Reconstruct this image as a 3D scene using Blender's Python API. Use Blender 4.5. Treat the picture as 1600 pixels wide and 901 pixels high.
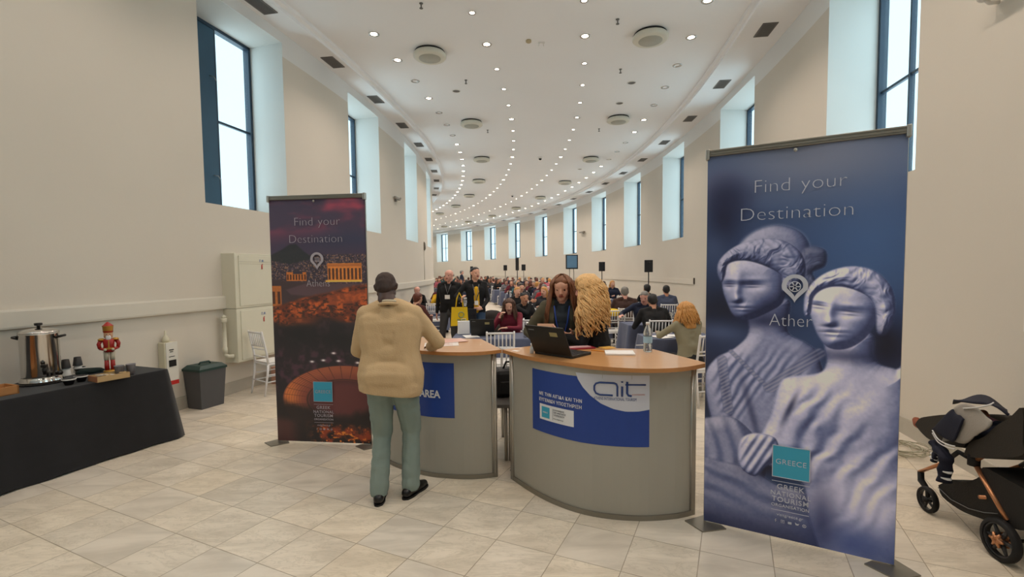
import bpy, bmesh, math, random
import numpy as np
from mathutils import Vector, Matrix
for _o in list(bpy.data.objects): bpy.data.objects.remove(_o)
SC = bpy.context.scene
C = SC.collection
PI = math.pi
# ---------------------------------------------------------------- camera (frame 1600 x 901)
F, PITCH, ROLL, PY, CAMH = 746.3, .0552, -.0108, 464.17, 1.73
_cd = bpy.data.cameras.new('camera'); CAM = bpy.data.objects.new('camera', _cd); C.objects.link(CAM)
_cd.sensor_width = 36; _cd.lens = F/1600*36; _cd.shift_y = (PY-450.5)/1600; _cd.clip_start = .05; _cd.clip_end = 300
CAM.matrix_world = Matrix.Translation((0, 0, CAMH)) @ Matrix.Rotation(PI/2-PITCH, 4, 'X') @ Matrix.Rotation(ROLL, 4, 'Z')
SC.camera = CAM
# ---------------------------------------------------------------- exposure and sky
SC.view_settings.view_transform = 'Standard'; SC.view_settings.look = 'None'
SC.view_settings.exposure = 0.0; SC.view_settings.gamma = 1.0; SC.view_settings.use_curve_mapping = False
SKY_COL, SKY_STR = (.72, .93, 1.0), 1.6
DAY_COL, DAY_RAD = (.80, .95, 1.0), 1.5      # daylight arriving at each window
LAMP_COL, LAMP_W, LAMP_W2 = (1.0, .84, .71), 66.0, 37.0
W_ = bpy.data.worlds.new('sky'); SC.world = W_; W_.use_nodes = True
_bg = W_.node_tree.nodes['Background']; _bg.inputs[0].default_value = (*SKY_COL, 1); _bg.inputs[1].default_value = SKY_STR
SC.cycles.max_bounces = 7; SC.cycles.diffuse_bounces = 5; SC.cycles.glossy_bounces = 3; SC.cycles.transmission_bounces = 6; SC.cycles.transparent_max_bounces = 8
SC.cycles.sample_clamp_indirect = 6; SC.cycles.sample_clamp_direct = 0; SC.cycles.use_denoising = True; SC.cycles.caustics_reflective = False; SC.cycles.caustics_refractive = False
SC.cycles.blur_glossy = 1.0; SC.cycles.use_light_tree = True
# ---------------------------------------------------------------- a pixel of the frame turned into a place
def ray(x, y):
    u, v = x-800, y-PY; c, s = math.cos(ROLL), math.sin(ROLL)
    u, v = c*u+s*v, -s*u+c*v
    zc = -v/F; p = PITCH
    return Vector((u/F, math.cos(p)+zc*math.sin(p), -math.sin(p)+zc*math.cos(p)))
def atz(x, y, z=0.0):
    d = ray(x, y); t = (z-CAMH)/d.z; return Vector((d.x*t, d.y*t, z))
def aty(x, y, Y):
    d = ray(x, y); t = Y/d.y; return Vector((d.x*t, Y, CAMH+d.z*t))
# the hall is a piece of a ring: centre, inner radius, width
HX, HY, HR, HW = -44.595, 15.705, 41.48, 8.366
def pol(a, r, z=0.0):        # angle round the centre, distance from the left wall
    return Vector((HX+(HR+r)*math.cos(a), HY+(HR+r)*math.sin(a), z))
def topol(x, y):
    return math.atan2(y-HY, x-HX), math.hypot(x-HX, y-HY)-HR
# ---------------------------------------------------------------- materials
def lin(c):
    return tuple((v/12.92 if v <= .04045 else ((v+.055)/1.055)**2.4) for v in c)
def hx(s):
    return lin(tuple(int(s[i:i+2], 16)/255 for i in (0, 2, 4)))
MATS = {}
def P(name, col, rough=.6, metal=0.0, var=.06, scale=6.0, bump=0.0, bscale=40.0, emit=None, estr=0, coat=0, alpha=1, trans=0, ior=1.45, spec=.5, sheen=0):
    if name in MATS: return MATS[name]
    m = bpy.data.materials.new(name); m.use_nodes = True; nt = m.node_tree; b = nt.nodes['Principled BSDF']
    col = hx(col) if isinstance(col, str) else col
    b.inputs['Roughness'].default_value = rough; b.inputs['Metallic'].default_value = metal
    b.inputs['Specular IOR Level'].default_value = spec; b.inputs['IOR'].default_value = ior
    if coat: b.inputs['Coat Weight'].default_value = coat
    if trans: b.inputs['Transmission Weight'].default_value = trans
    if alpha < 1: b.inputs['Alpha'].default_value = alpha
    if sheen: b.inputs['Sheen Weight'].default_value = sheen
    if emit:
        b.inputs['Emission Color'].default_value = (*(hx(emit) if isinstance(emit, str) else emit), 1); b.inputs['Emission Strength'].default_value = estr
    tc = nt.nodes.new('ShaderNodeTexCoord')
    if var > 0:
        n = nt.nodes.new('ShaderNodeTexNoise'); n.inputs['Scale'].default_value = scale; n.inputs['Detail'].default_value = 4
        r = nt.nodes.new('ShaderNodeMixRGB'); r.inputs[1].default_value = (*[max(0, c*(1-var)) for c in col], 1); r.inputs[2].default_value = (*[min(1, c*(1+var)) for c in col], 1)
        nt.links.new(tc.outputs['Object'], n.inputs['Vector']); nt.links.new(n.outputs['Fac'], r.inputs[0]); nt.links.new(r.outputs[0], b.inputs['Base Color'])
    else:
        b.inputs['Base Color'].default_value = (*col, 1)
    if bump:
        n2 = nt.nodes.new('ShaderNodeTexNoise'); n2.inputs['Scale'].default_value = bscale; n2.inputs['Detail'].default_value = 3
        bp = nt.nodes.new('ShaderNodeBump'); bp.inputs['Strength'].default_value = bump; bp.inputs['Distance'].default_value = .01
        nt.links.new(tc.outputs['Object'], n2.inputs['Vector']); nt.links.new(n2.outputs['Fac'], bp.inputs['Height']); nt.links.new(bp.outputs[0], b.inputs['Normal'])
    MATS[name] = m; return m
def wood_mat(name, a, b_, rough=.35, scale=(1, 14, 1), coat=.2):
    m = bpy.data.materials.new(name); m.use_nodes = True; nt = m.node_tree; b = nt.nodes['Principled BSDF']
    tc = nt.nodes.new('ShaderNodeTexCoord'); mp = nt.nodes.new('ShaderNodeMapping'); mp.inputs['Scale'].default_value = scale
    n = nt.nodes.new('ShaderNodeTexNoise'); n.inputs['Scale'].default_value = 3; n.inputs['Detail'].default_value = 6; n.inputs['Distortion'].default_value = .6
    r = nt.nodes.new('ShaderNodeMixRGB'); r.inputs[1].default_value = (*hx(a), 1); r.inputs[2].default_value = (*hx(b_), 1)
    nt.links.new(tc.outputs['Object'], mp.inputs[0]); nt.links.new(mp.outputs[0], n.inputs['Vector']); nt.links.new(n.outputs['Fac'], r.inputs[0]); nt.links.new(r.outputs[0], b.inputs['Base Color'])
    b.inputs['Roughness'].default_value = rough; b.inputs['Coat Weight'].default_value = coat
    MATS[name] = m; return m
# ---------------------------------------------------------------- objects
def link(o, parent=None):
    C.objects.link(o)
    if parent is not None: o.parent = parent
    return o
def empty(name, loc=(0, 0, 0), rz=0.0):
    o = bpy.data.objects.new(name, None); o.location = loc; o.rotation_euler = (0, 0, rz); o.empty_display_size = .1; C.objects.link(o); return o
def tag(o, label=None, cat=None, group=None, kind=None):
    if label: o['label'] = label
    if cat: o['category'] = cat
    if group: o['group'] = group
    if kind: o['kind'] = kind
    return o
def children(o): return [c for c in bpy.data.objects if c.parent == o]
def copy_tree(o, parent=None, kids=None):
    kids = kids if kids is not None else KIDS(o)
    c = o.copy(); C.objects.link(c)
    if parent is not None: c.parent = parent
    for ch, gk in kids: copy_tree(ch, c, gk)
    return c
def KIDS(o): return [(ch, KIDS(ch)) for ch in o.children]
class MB:
    """collects shapes and links them as ONE mesh object"""
    def __init__(s): s.v = []; s.f = []; s.m = []; s.sm = []
    def add(s, vs, fs, mi=0, smooth=False, M=None):
        b = len(s.v)
        s.v += [tuple(M @ Vector(p)) for p in vs] if M is not None else [tuple(p) for p in vs]
        s.f += [tuple(i+b for i in f) for f in fs]; s.m += [mi]*len(fs); s.sm += [smooth]*len(fs); return s
    def box(s, lo, hi, mi=0, M=None, bev=0.0):
        x0, y0, z0 = lo; x1, y1, z1 = hi
        if bev <= 0:
            vs = [(x0, y0, z0), (x1, y0, z0), (x1, y1, z0), (x0, y1, z0), (x0, y0, z1), (x1, y0, z1), (x1, y1, z1), (x0, y1, z1)]
            return s.add(vs, [(0, 3, 2, 1), (4, 5, 6, 7), (0, 1, 5, 4), (1, 2, 6, 5), (2, 3, 7, 6), (3, 0, 4, 7)], mi, False, M)
        bm = bmesh.new(); bmesh.ops.create_cube(bm, size=1)
        for v in bm.verts: v.co = Vector(((x0+x1)/2+v.co.x*(x1-x0), (y0+y1)/2+v.co.y*(y1-y0), (z0+z1)/2+v.co.z*(z1-z0)))
        bmesh.ops.bevel(bm, geom=bm.edges[:], offset=bev, segments=2, profile=.5, affect='EDGES')
        bm.verts.index_update(); s.add([v.co[:] for v in bm.verts], [[v.index for v in f.verts] for f in bm.faces], mi, False, M); bm.free(); return s
    def lathe(s, prof, seg=24, mi=0, M=None, smooth=True, cap=True, sy=1.0):
        vs = []; fs = []
        for r, z in prof:
            for k in range(seg):
                a = 2*PI*k/seg; vs.append((r*math.cos(a), r*math.sin(a)*sy, z))
        for i in range(len(prof)-1):
            for k in range(seg):
                a, b = i*seg+k, i*seg+(k+1) % seg; fs.append((a, b, b+seg, a+seg))
        if cap:
            if prof[0][0] > 1e-6: fs.append(tuple(range(seg))[::-1])
            if prof[-1][0] > 1e-6: fs.append(tuple((len(prof)-1)*seg+k for k in range(seg)))
        return s.add(vs, fs, mi, smooth, M)
    def tube(s, pts, r, seg=8, mi=0, closed=False, smooth=True, M=None, flat=1.0):
        pts = [Vector(p) for p in pts]; n = len(pts); vs = []; fs = []
        rr = r if hasattr(r, '__len__') else [r]*n
        up = None
        for i, p in enumerate(pts):
            if closed: t = pts[(i+1) % n]-pts[i-1]
            else: t = pts[min(i+1, n-1)]-pts[max(i-1, 0)]
            t = t.normalized() if t.length > 1e-9 else Vector((0, 0, 1))
            if up is None: up = Vector((0, 0, 1)) if abs(t.z) < .95 else Vector((0, 1, 0))
            x = up.cross(t); x = x.normalized() if x.length > 1e-6 else t.orthogonal().normalized(); y = t.cross(x).normalized(); up = y
            for k in range(seg):
                a = 2*PI*k/seg; vs.append(p+x*(math.cos(a)*rr[i])+y*(math.sin(a)*rr[i]*flat))
        m = n if closed else n-1
        for i in range(m):
            for k in range(seg):
                a, b = i*seg+k, i*seg+(k+1) % seg; c, d = ((i+1) % n)*seg+(k+1) % seg, ((i+1) % n)*seg+k
                fs.append((a, b, c, d))
        if not closed: fs.append(tuple(range(seg))[::-1]); fs.append(tuple((n-1)*seg+k for k in range(seg)))
        return s.add(vs, fs, mi, smooth, M)
    def prism(s, poly, z0, z1, mi=0, M=None):
        n = len(poly); vs = [(x, y, z0) for x, y in poly]+[(x, y, z1) for x, y in poly]
        ar = sum(poly[i][0]*poly[(i+1) % n][1]-poly[(i+1) % n][0]*poly[i][1] for i in range(n))
        fs = [tuple(range(n))[::-1], tuple(range(n, 2*n))]+[(i, (i+1) % n, n+(i+1) % n, n+i) for i in range(n)]
        if ar < 0: fs = [f[::-1] for f in fs]
        return s.add(vs, fs, mi, False, M)
    def ball(s, c, r, mi=0, seg=16, M=None):
        r = r if hasattr(r, '__len__') else (r, r, r); vs = []; fs = []; n = seg//2
        for i in range(n+1):
            t = PI*i/n
            for k in range(seg):
                a = 2*PI*k/seg; vs.append((c[0]+r[0]*math.sin(t)*math.cos(a), c[1]+r[1]*math.sin(t)*math.sin(a), c[2]-r[2]*math.cos(t)))
        for i in range(n):
            for k in range(seg):
                a, b = i*seg+k, i*seg+(k+1) % seg; fs.append((a, b, b+seg, a+seg))
        return s.add(vs, fs, mi, True, M)
    def build(s, name, mats, parent=None, loc=None, rz=0.0):
        me = bpy.data.meshes.new(name); me.from_pydata(s.v, [], s.f); 
        if not isinstance(mats, (list, tuple)): mats = [mats]
        for m in mats: me.materials.append(m)
        me.polygons.foreach_set('material_index', s.m); me.polygons.foreach_set('use_smooth', s.sm); me.update()
        o = bpy.data.objects.new(name, me)
        if loc is not None: o.location = loc
        o.rotation_euler = (0, 0, rz)
        return link(o, parent)
def text(name, body, size, mat, parent, M, align='LEFT', weight=0.0, ext=.0006, spacing=1.0, sx=1.0):
    """lettering as thin raised mesh; M places the text plane (x right, y up)"""
    cu = bpy.data.curves.new(name, 'FONT'); cu.body = body; cu.size = size; cu.align_x = align; cu.extrude = ext; cu.offset = weight; cu.space_character = spacing; cu.resolution_u = 3
    o = bpy.data.objects.new(name, cu); C.objects.link(o)
    dg = bpy.context.evaluated_depsgraph_get(); me = bpy.data.meshes.new_from_object(o.evaluated_get(dg)); bpy.data.objects.remove(o)
    me.transform(M @ Matrix.Diagonal((sx, 1, 1, 1)))
    me.materials.clear(); me.materials.append(mat)
    return link(bpy.data.objects.new(name, me), parent)
def frame(o, x, y):           # matrix with axes x, y (and their cross) at o
    x = Vector(x).normalized(); y = Vector(y).normalized(); z = x.cross(y)
    return Matrix(((x.x, y.x, z.x, o[0]), (x.y, y.y, z.y, o[1]), (x.z, y.z, z.z, o[2]), (0, 0, 0, 1)))
ORD = ['first', 'second', 'third', 'fourth', 'fifth', 'sixth', 'seventh', 'eighth', 'ninth', 'tenth', 'eleventh', 'twelfth', 'thirteenth', 'fourteenth', 'fifteenth', 'sixteenth', 'seventeenth', 'eighteenth', 'nineteenth', 'twentieth']
TENS = {2: 'twenty', 3: 'thirty', 4: 'forty', 5: 'fifty'}
def ordn(i):                  # 0 -> first
    if i < 20: return ORD[i]
    t, u = divmod(i+1, 10)
    return {2: 'twentieth', 3: 'thirtieth', 4: 'fortieth', 5: 'fiftieth'}[t] if u == 0 else TENS[t]+'-'+ORD[u-1]
# ================================================================ the hall
A0, A1 = -.62, .93            # from behind the camera to beyond the far bend
M_WALL = P('beige_wall_paint', (.63, .58, .505), .85, var=.05, scale=.6, bump=.05, bscale=60)
M_WHITE = P('white_wall_paint', (.72, .71, .69), .8, var=.03, scale=1.0)
M_REVEAL = P('white_reveal_paint', (.66, .66, .63), .75, var=.03, scale=1.0)
M_CEIL = P('white_ceiling_paint', (.83, .825, .83), .75, var=.03, scale=.5)
M_TRIM = P('ivory_trunking', (.64, .60, .52), .5, var=.04, scale=2)
M_MARBLE = P('grey_marble_skirting', (.44, .41, .35), .4, var=.25, scale=3)
M_FRAME = P('dark_teal_steel', '24384a', .45, var=.1)
M_PANEL = P('dark_blue_panel', '31536a', .55, var=.08)
def floor_mat():
    m = bpy.data.materials.new('marble_tiles'); m.use_nodes = True; nt = m.node_tree; b = nt.nodes['Principled BSDF']; N = nt.nodes.new; Lk = nt.links.new
    tc = N('ShaderNodeTexCoord'); mp = N('ShaderNodeMapping'); mp.vector_type = 'TEXTURE'
    mp.inputs['Location'].default_value = (-1.738, 3.303, 0); mp.inputs['Rotation'].default_value = (0, 0, -.4357); mp.inputs['Scale'].default_value = (.4001, .4001, 1)
    Lk(tc.outputs['Object'], mp.inputs[0])
    fl = N('ShaderNodeVectorMath'); fl.operation = 'FLOOR'; fr = N('ShaderNodeVectorMath'); fr.operation = 'FRACTION'; Lk(mp.outputs[0], fl.inputs[0]); Lk(mp.outputs[0], fr.inputs[0])
    wn = N('ShaderNodeTexWhiteNoise'); wn.noise_dimensions = '2D'; Lk(fl.outputs[0], wn.inputs['Vector'])
    sp = N('ShaderNodeSeparateXYZ'); Lk(fr.outputs[0], sp.inputs[0])
    def mth(op, a, bb=None):
        n = N('ShaderNodeMath'); n.operation = op
        for i, v in enumerate((a, bb)):
            if v is None: continue
            if isinstance(v, (int, float)): n.inputs[i].default_value = v
            else: Lk(v, n.inputs[i])
        return n.outputs[0]
    ex = mth('ABSOLUTE', mth('SUBTRACT', sp.outputs[0], .5)); ey = mth('ABSOLUTE', mth('SUBTRACT', sp.outputs[1], .5))
    e = mth('MAXIMUM', ex, ey)
    jt = N('ShaderNodeTexNoise'); jt.inputs['Scale'].default_value = 5; Lk(tc.outputs['Object'], jt.inputs['Vector'])
    edge = mth('GREATER_THAN', mth('ADD', e, mth('MULTIPLY', mth('SUBTRACT', jt.outputs['Fac'], .5), .006)), .4935)
    # each slab with its own run of veins
    off = N('ShaderNodeVectorMath'); off.operation = 'MULTIPLY_ADD'; Lk(wn.outputs['Color'], off.inputs[0]); off.inputs[1].default_value = (40, 40, 0); Lk(tc.outputs['Object'], off.inputs[2])
    vm = N('ShaderNodeMapping'); vm.inputs['Rotation'].default_value = (0, 0, .5); vm.inputs['Scale'].default_value = (1.1, 3.4, 1); Lk(off.outputs[0], vm.inputs[0])
    n1 = N('ShaderNodeTexNoise'); n1.inputs['Scale'].default_value = 1.6; n1.inputs['Detail'].default_value = 7; n1.inputs['Roughness'].default_value = .6; n1.inputs['Distortion'].default_value = .9; Lk(vm.outputs[0], n1.inputs['Vector'])
    r1 = N('ShaderNodeValToRGB'); cr = r1.color_ramp; cr.elements[0].position = .36; cr.elements[0].color = (.60, .53, .43, 1); cr.elements[1].position = .62; cr.elements[1].color = (.75, .67, .555, 1); Lk(n1.outputs['Fac'], r1.inputs[0])
    n2 = N('ShaderNodeTexNoise'); n2.inputs['Scale'].default_value = 2.2; n2.inputs['Detail'].default_value = 8; n2.inputs['Roughness'].default_value = .7; n2.inputs['Distortion'].default_value = 2.2; Lk(vm.outputs[0], n2.inputs['Vector'])
    vein = mth('SUBTRACT', 1.0, mth('MULTIPLY', mth('ABSOLUTE', mth('SUBTRACT', n2.outputs['Fac'], .5)), 30)); vein = mth('MULTIPLY', mth('MAXIMUM', vein, 0), mth('GREATER_THAN', wn.outputs['Value'], .35))
    mv = N('ShaderNodeMixRGB'); Lk(mth('MULTIPLY', vein, .42), mv.inputs[0]); Lk(r1.outputs[0], mv.inputs[1]); mv.inputs[2].default_value = (.42, .37, .28, 1)
    br = N('ShaderNodeHueSaturation'); Lk(mth('ADD', .91, mth('MULTIPLY', wn.outputs['Value'], .15)), br.inputs['Value']); Lk(mth('ADD', .85, mth('MULTIPLY', wn.outputs['Value'], .3)), br.inputs['Saturation']); Lk(mv.outputs[0], br.inputs['Color'])
    mg = N('ShaderNodeMixRGB'); Lk(mth('MULTIPLY', edge, .85), mg.inputs[0]); Lk(br.outputs[0], mg.inputs[1]); mg.inputs[2].default_value = (.26, .21, .14, 1)
    Lk(mg.outputs[0], b.inputs['Base Color'])
    Lk(mth('ADD', .24, mth('MULTIPLY', n1.outputs['Fac'], .2)), b.inputs['Roughness'])
    bp = N('ShaderNodeBump'); bp.inputs['Strength'].default_value = .35; bp.inputs['Distance'].default_value = .003; Lk(mth('SUBTRACT', 1.0, edge), bp.inputs['Height']); Lk(bp.outputs[0], b.inputs['Normal'])
    return m
def ring_quads(mb, a0, a1, prof, mi=0, step=.02, smooth=True):
    """sweep a list of (r, z) points round the hall"""
    n = max(1, int(abs(a1-a0)/step+.5)); k = len(prof); vs = []; fs = []
    for i in range(n+1):
        a = a0+(a1-a0)*i/n
        for r, z in prof: vs.append(pol(a, r, z))
    for i in range(n):
        for j in range(k-1): fs.append((i*k+j, i*k+j+1, (i+1)*k+j+1, (i+1)*k+j))
    return mb.add(vs, fs, mi, smooth)
def ring_solid(mb, a0, a1, prof, mi=0, step=.02):
    ring_quads(mb, a0, a1, prof+[prof[0]], mi, step, False)
    for a in (a0, a1): mb.add([pol(a, r, z) for r, z in prof], [tuple(range(len(prof)))], mi)
    return mb
fb = MB(); ring_quads(fb, A0, A1, [(-.3, 0), (2, 0), (4.2, 0), (6.4, 0), (HW+.3, 0)], smooth=False)
fb.add([pol(A0, -.3, -.15), pol(A0, HW+.3, -.15), pol(0, HW+.3, -.15), pol(0, -.3, -.15)], [(0, 1, 2, 3)])
tag(fb.build('floor', floor_mat()), kind='structure')
# main ceiling, two lower strips beside it with a moulded edge
ZS, ZC, RS0, RS1 = 5.75, 5.85, .47, HW-.77
cb = MB(); ring_quads(cb, A0, A1, [(RS0-.02, ZC), (2.5, ZC), (HW/2, ZC), (6, ZC), (RS1+.02, ZC)], smooth=False)
tag(cb.build('ceiling', M_CEIL), kind='structure')
for nm, prof in (('ceiling_strip_left', [(-.75, ZS), (RS0-.05, ZS), (RS0-.05, ZS-.035), (RS0, ZS-.035), (RS0, ZS+.02), (RS0+.05, ZS+.05), (RS0+.06, ZC)]),
                 ('ceiling_strip_right', [(HW+.75, ZS), (RS1+.05, ZS), (RS1+.05, ZS-.035), (RS1, ZS-.035), (RS1, ZS+.02), (RS1-.05, ZS+.05), (RS1-.06, ZC)])):
    b = MB(); ring_quads(b, A0, A1, prof, smooth=False); tag(b.build(nm, M_CEIL), kind='structure')
WZ0, WZ1, WD, WH = 2.70, 5.57, .70, .0205
WIN_L = [-.2024-.0945*3+.004, -.2024-.0945*2+.004, -.303, -.2024, -.1078, -.0125, .082, .1765]  # leading ones are unseen, behind the camera, added for their light
WIN_L += [.1765+.0935*k for k in range(1, 8)]
WIN_R = [-.199-.094*4, -.199-.094*3, -.199-.094*2, -.199-.094, -.199, -.099, -.001, .0888, .178, .265, .360, .4527, .540, .6266, .716, .806, .893]  # here too the leading windows are unseen and added for light
def wall(name, side, wins):
    mb = MB(); R0 = 0.0 if side < 0 else HW; rd = R0+side*WD
    def wq(a0, a1, z0, z1, mi):
        n = max(1, int((a1-a0)/.01+.5))
        for i in range(n):
            p, q = a0+(a1-a0)*i/n, a0+(a1-a0)*(i+1)/n
            mb.add([pol(p, R0, z0), pol(q, R0, z0), pol(q, R0, z1), pol(p, R0, z1)], [(0, 1, 2, 3)] if side < 0 else [(3, 2, 1, 0)], mi)
    cuts = [A0]
    for w in wins: cuts += [w-WH, w+WH]
    cuts.append(A1)
    for i in range(0, len(cuts), 2):
        wq(cuts[i], cuts[i+1], 0, 5.35, 0); wq(cuts[i], cuts[i+1], 5.35, ZS+.02, 1)
    for w in wins:
        a, b = w-WH, w+WH; wq(a, b, 0, WZ0, 0); wq(a, b, WZ1, ZS+.02, 1)
        zs, zt = WZ0+.06, WZ1-.04
        mb.add([pol(a, R0, WZ0), pol(b, R0, WZ0), pol(b, rd, zs), pol(a, rd, zs)], [(0, 1, 2, 3)], 2)
        mb.add([pol(a, R0, WZ1), pol(b, R0, WZ1), pol(b, rd, zt), pol(a, rd, zt)], [(3, 2, 1, 0)], 2)
        mb.add([pol(a, R0, WZ0), pol(a, rd, zs), pol(a, rd, zt), pol(a, R0, WZ1)], [(0, 1, 2, 3)], 2)
        mb.add([pol(b, R0, WZ0), pol(b, rd, zs), pol(b, rd, zt), pol(b, R0, WZ1)], [(3, 2, 1, 0)], 2)
    return tag(mb.build(name, [M_WALL, M_WHITE, M_REVEAL]), kind='structure')
wall('wall_left', -1, WIN_L); wall('wall_right', 1, WIN_R)
for nm, a in (('wall_back', A0+.002), ('wall_far', A1-.002)):
    b = MB(); da = .003 if a < 0 else -.003
    vs = [pol(a-da*s, r, z) for s in (0, 1) for r, z in ((-.1, 0), (HW+.1, 0), (HW+.1, 5.9), (-.1, 5.9))]
    b.add(vs, [(0, 1, 2, 3), (7, 6, 5, 4), (0, 4, 5, 1), (3, 2, 6, 7), (0, 3, 7, 4), (1, 5, 6, 2)]); tag(b.build(nm, M_WALL), kind='structure')
# windows: dark steel frame, mullion, cross bar, glass; daylight comes in from outside each
M_GLASS = bpy.data.materials.new('window_glass'); M_GLASS.use_nodes = True; _nt = M_GLASS.node_tree
_b = _nt.nodes['Principled BSDF']; _tr = _nt.nodes.new('ShaderNodeBsdfTransparent'); _tr.inputs[0].default_value = (.93, .98, 1, 1); _mx = _nt.nodes.new('ShaderNodeMixShader'); _mx.inputs[0].default_value = .06
_b.inputs['Roughness'].default_value = .15; _b.inputs['Base Color'].default_value = (.7, .85, .9, 1)
_nt.links.new(_tr.outputs[0], _mx.inputs[1]); _nt.links.new(_b.outputs[0], _mx.inputs[2]); _nt.links.new(_mx.outputs[0], _nt.nodes['Material Output'].inputs[0])
def window(idx, side, a, panel=0):
    R0 = 0.0 if side < 0 else HW; rd = R0+side*(WD-.04); p0, p1 = pol(a-WH, rd), pol(a+WH, rd); w = (p1-p0).length
    z0, z1 = WZ0+.055, WZ1-.035; o = pol(a, rd, 0)
    # local frame: x along the wall, y outwards, z up
    d = (p1-p0).normalized(); out = (pol(a, rd+side)-o).normalized()
    M = Matrix(((d.x, out.x, 0, o.x), (d.y, out.y, 0, o.y), (0, 0, 1, 0), (0, 0, 0, 1))); h = w/2
    fr = MB(); t = .05
    for lo, hi in (((-h, -.05, z0), (-h+t, .05, z1)), ((h-t, -.05, z0), (h, .05, z1)), ((-h, -.05, z0), (h, .05, z0+t)), ((-h, -.05, z1-t), (h, .05, z1))): fr.box(lo, hi, 0, M)
    [fr.box((xm-.016, -.03, z0), (xm+.016, .03, z1), 0, M) for xm in ((-h*.33, h*.33) if side > 0 else (h*.12,))]; fr.box((-h, -.02, 4.09), (h, .02, 4.125), 0, M)
    for xx in (-h*.5, h*.5): pass
    f = fr.build('window_%d' % idx, M_FRAME); tag(f, kind='structure')
    g = MB(); g.box((-h+t*.8, -.004, z0+t*.8), (h-t*.8, .004, z1-t*.8), 0, M); g.build('glass', M_GLASS, f)
    if panel:
        pb = MB(); x0, x1 = (-h+t, h*.12-.016) if side < 0 else (-h+t, -h*.33); pb.box((x0, -.03, z0+t), (x1, -.012, z1-t), 0, M); pb.build('dark_panel', M_PANEL, f)
    if idx in (4,):
        hb = MB()
        for z in (3.25, 4.75): hb.tube([M @ Vector((-.03, -.04, z)), M @ Vector((-.0, -.09, z-.01)), M @ Vector((.05, -.09, z-.06))], .008, 6)
        hb.build('window_latch', P('latch_grey', '8a8f90', .4, .6), f)
    L = bpy.data.lights.new('daylight', 'AREA'); L.shape = 'RECTANGLE'; L.size = w*1.0; L.size_y = z1-z0; L.color = DAY_COL; L.energy = DAY_RAD*PI*w*(z1-z0)
    lo = bpy.data.objects.new('daylight', L); z = (z0+z1)/2; c = M @ Vector((0, .10, z)); n = -out
    lo.matrix_world = frame(c, -d if side < 0 else d, (0, 0, 1)); C.objects.link(lo)
    zax = lo.matrix_world.to_3x3() @ Vector((0, 0, -1))
    if zax.dot(n) < 0: lo.matrix_world = frame(c, d if side < 0 else -d, (0, 0, 1))
for i, a in enumerate(WIN_L): window(i+1, -1, a, panel=-1 if i == 3 else 0)
for i, a in enumerate(WIN_R): window(i+21, 1, a, panel=-1 if i in (10,) else 0)
# trunking rail, skirting
for nm, side in (('trim_1', -1), ('trim_2', 1)):
    b = MB(); R0, s = (0, 1) if side < 0 else (HW, -1)
    if side < 0: ring_solid(b, A0, A1, [(R0-.01, 1.24), (R0+s*.05, 1.24), (R0+s*.055, 1.26), (R0+s*.055, 1.40), (R0+s*.05, 1.42), (R0-.01, 1.42)])
    else: ring_solid(b, topol(5.21, 13.62)[0], A1, [(R0+.01, 1.28), (R0+s*.03, 1.28), (R0+s*.03, 1.43), (R0+.01, 1.43)])
    tag(b.build(nm, M_TRIM if side < 0 else M_WALL), kind='structure')
for nm, R0, s in (('baseboard_left', 0, 1), ('baseboard_right', HW, -1)):
    b = MB(); ring_solid(b, A0, A1, [(R0-s*.01, 0), (R0+s*.018, 0), (R0+s*.018, .17), (R0-s*.01, .17)]); tag(b.build(nm, M_MARBLE), kind='structure')
# ---------------------------------------------------------------- ceiling fittings
M_VENT = P('grey_vent', '6b6763', .6); M_VENTD = P('dark_vent_gap', '4a4744', .7); M_PLAS = P('white_plastic', (.72, .70, .66), .4, var=.03); M_OFF = P('unlit_lamp_grey', '8b8783', .3, .4); M_CHROME = P('chrome_ring', 'c9c5c0', .2, .9, 0)
M_LAMP = P('lamp_glow', (1, .9, .75), emit=(1, .84, .62), estr=22); M_LAMP2 = P('small_lamp_glow', (1, .95, .85), emit=(1, .9, .74), estr=14)
M_DISC = P('ivory_diffuser', (.66, .64, .55), .5, var=.03); M_DISCG = P('grey_diffuser_core', (.40, .39, .33), .6); M_DARK = P('dark_gap', '2b2826', .9)
for side, r, nm in ((-1, .22, 'left'), (1, HW-.36, 'right')):
    proto = None
    for k in range(17):
        a = (-.2005 if side < 0 else -.1982)+.0481*k
        if k == 0:
            e = empty('air_grille', pol(a, r, ZS), a); b = MB(); b.box((-.12, -.235, -.012), (-.10, .235, .004)).box((.10, -.235, -.012), (.12, .235, .004)).box((-.12, -.235, -.012), (.12, -.215, .004)).box((-.12, .215, -.012), (.12, .235, .004)); b.build('frame', M_VENT, e)
            s = MB()
            for j in range(9): s.box((-.10+j*.0235, -.22, -.010), (-.10+j*.0235+.012, .22, .003))
            s.build('slats', M_VENT, e); g = MB(); g.box((-.11, -.225, -.004), (.11, .225, -.001)); g.build('backing', M_VENTD, e); proto = e  # backing sheet coloured dark as the shade between the slats
        else:
            if side < 0 and k > 9: break
            e = copy_tree(proto); e.location = pol(a, r, ZS); e.rotation_euler = (0, 0, a)
        tag(e, 'rectangular air grille in the %s ceiling strip, %s from the entrance' % (nm, ordn(k)), 'air grille', 'air grilles in the %s ceiling strip' % nm)
proto = None
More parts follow.
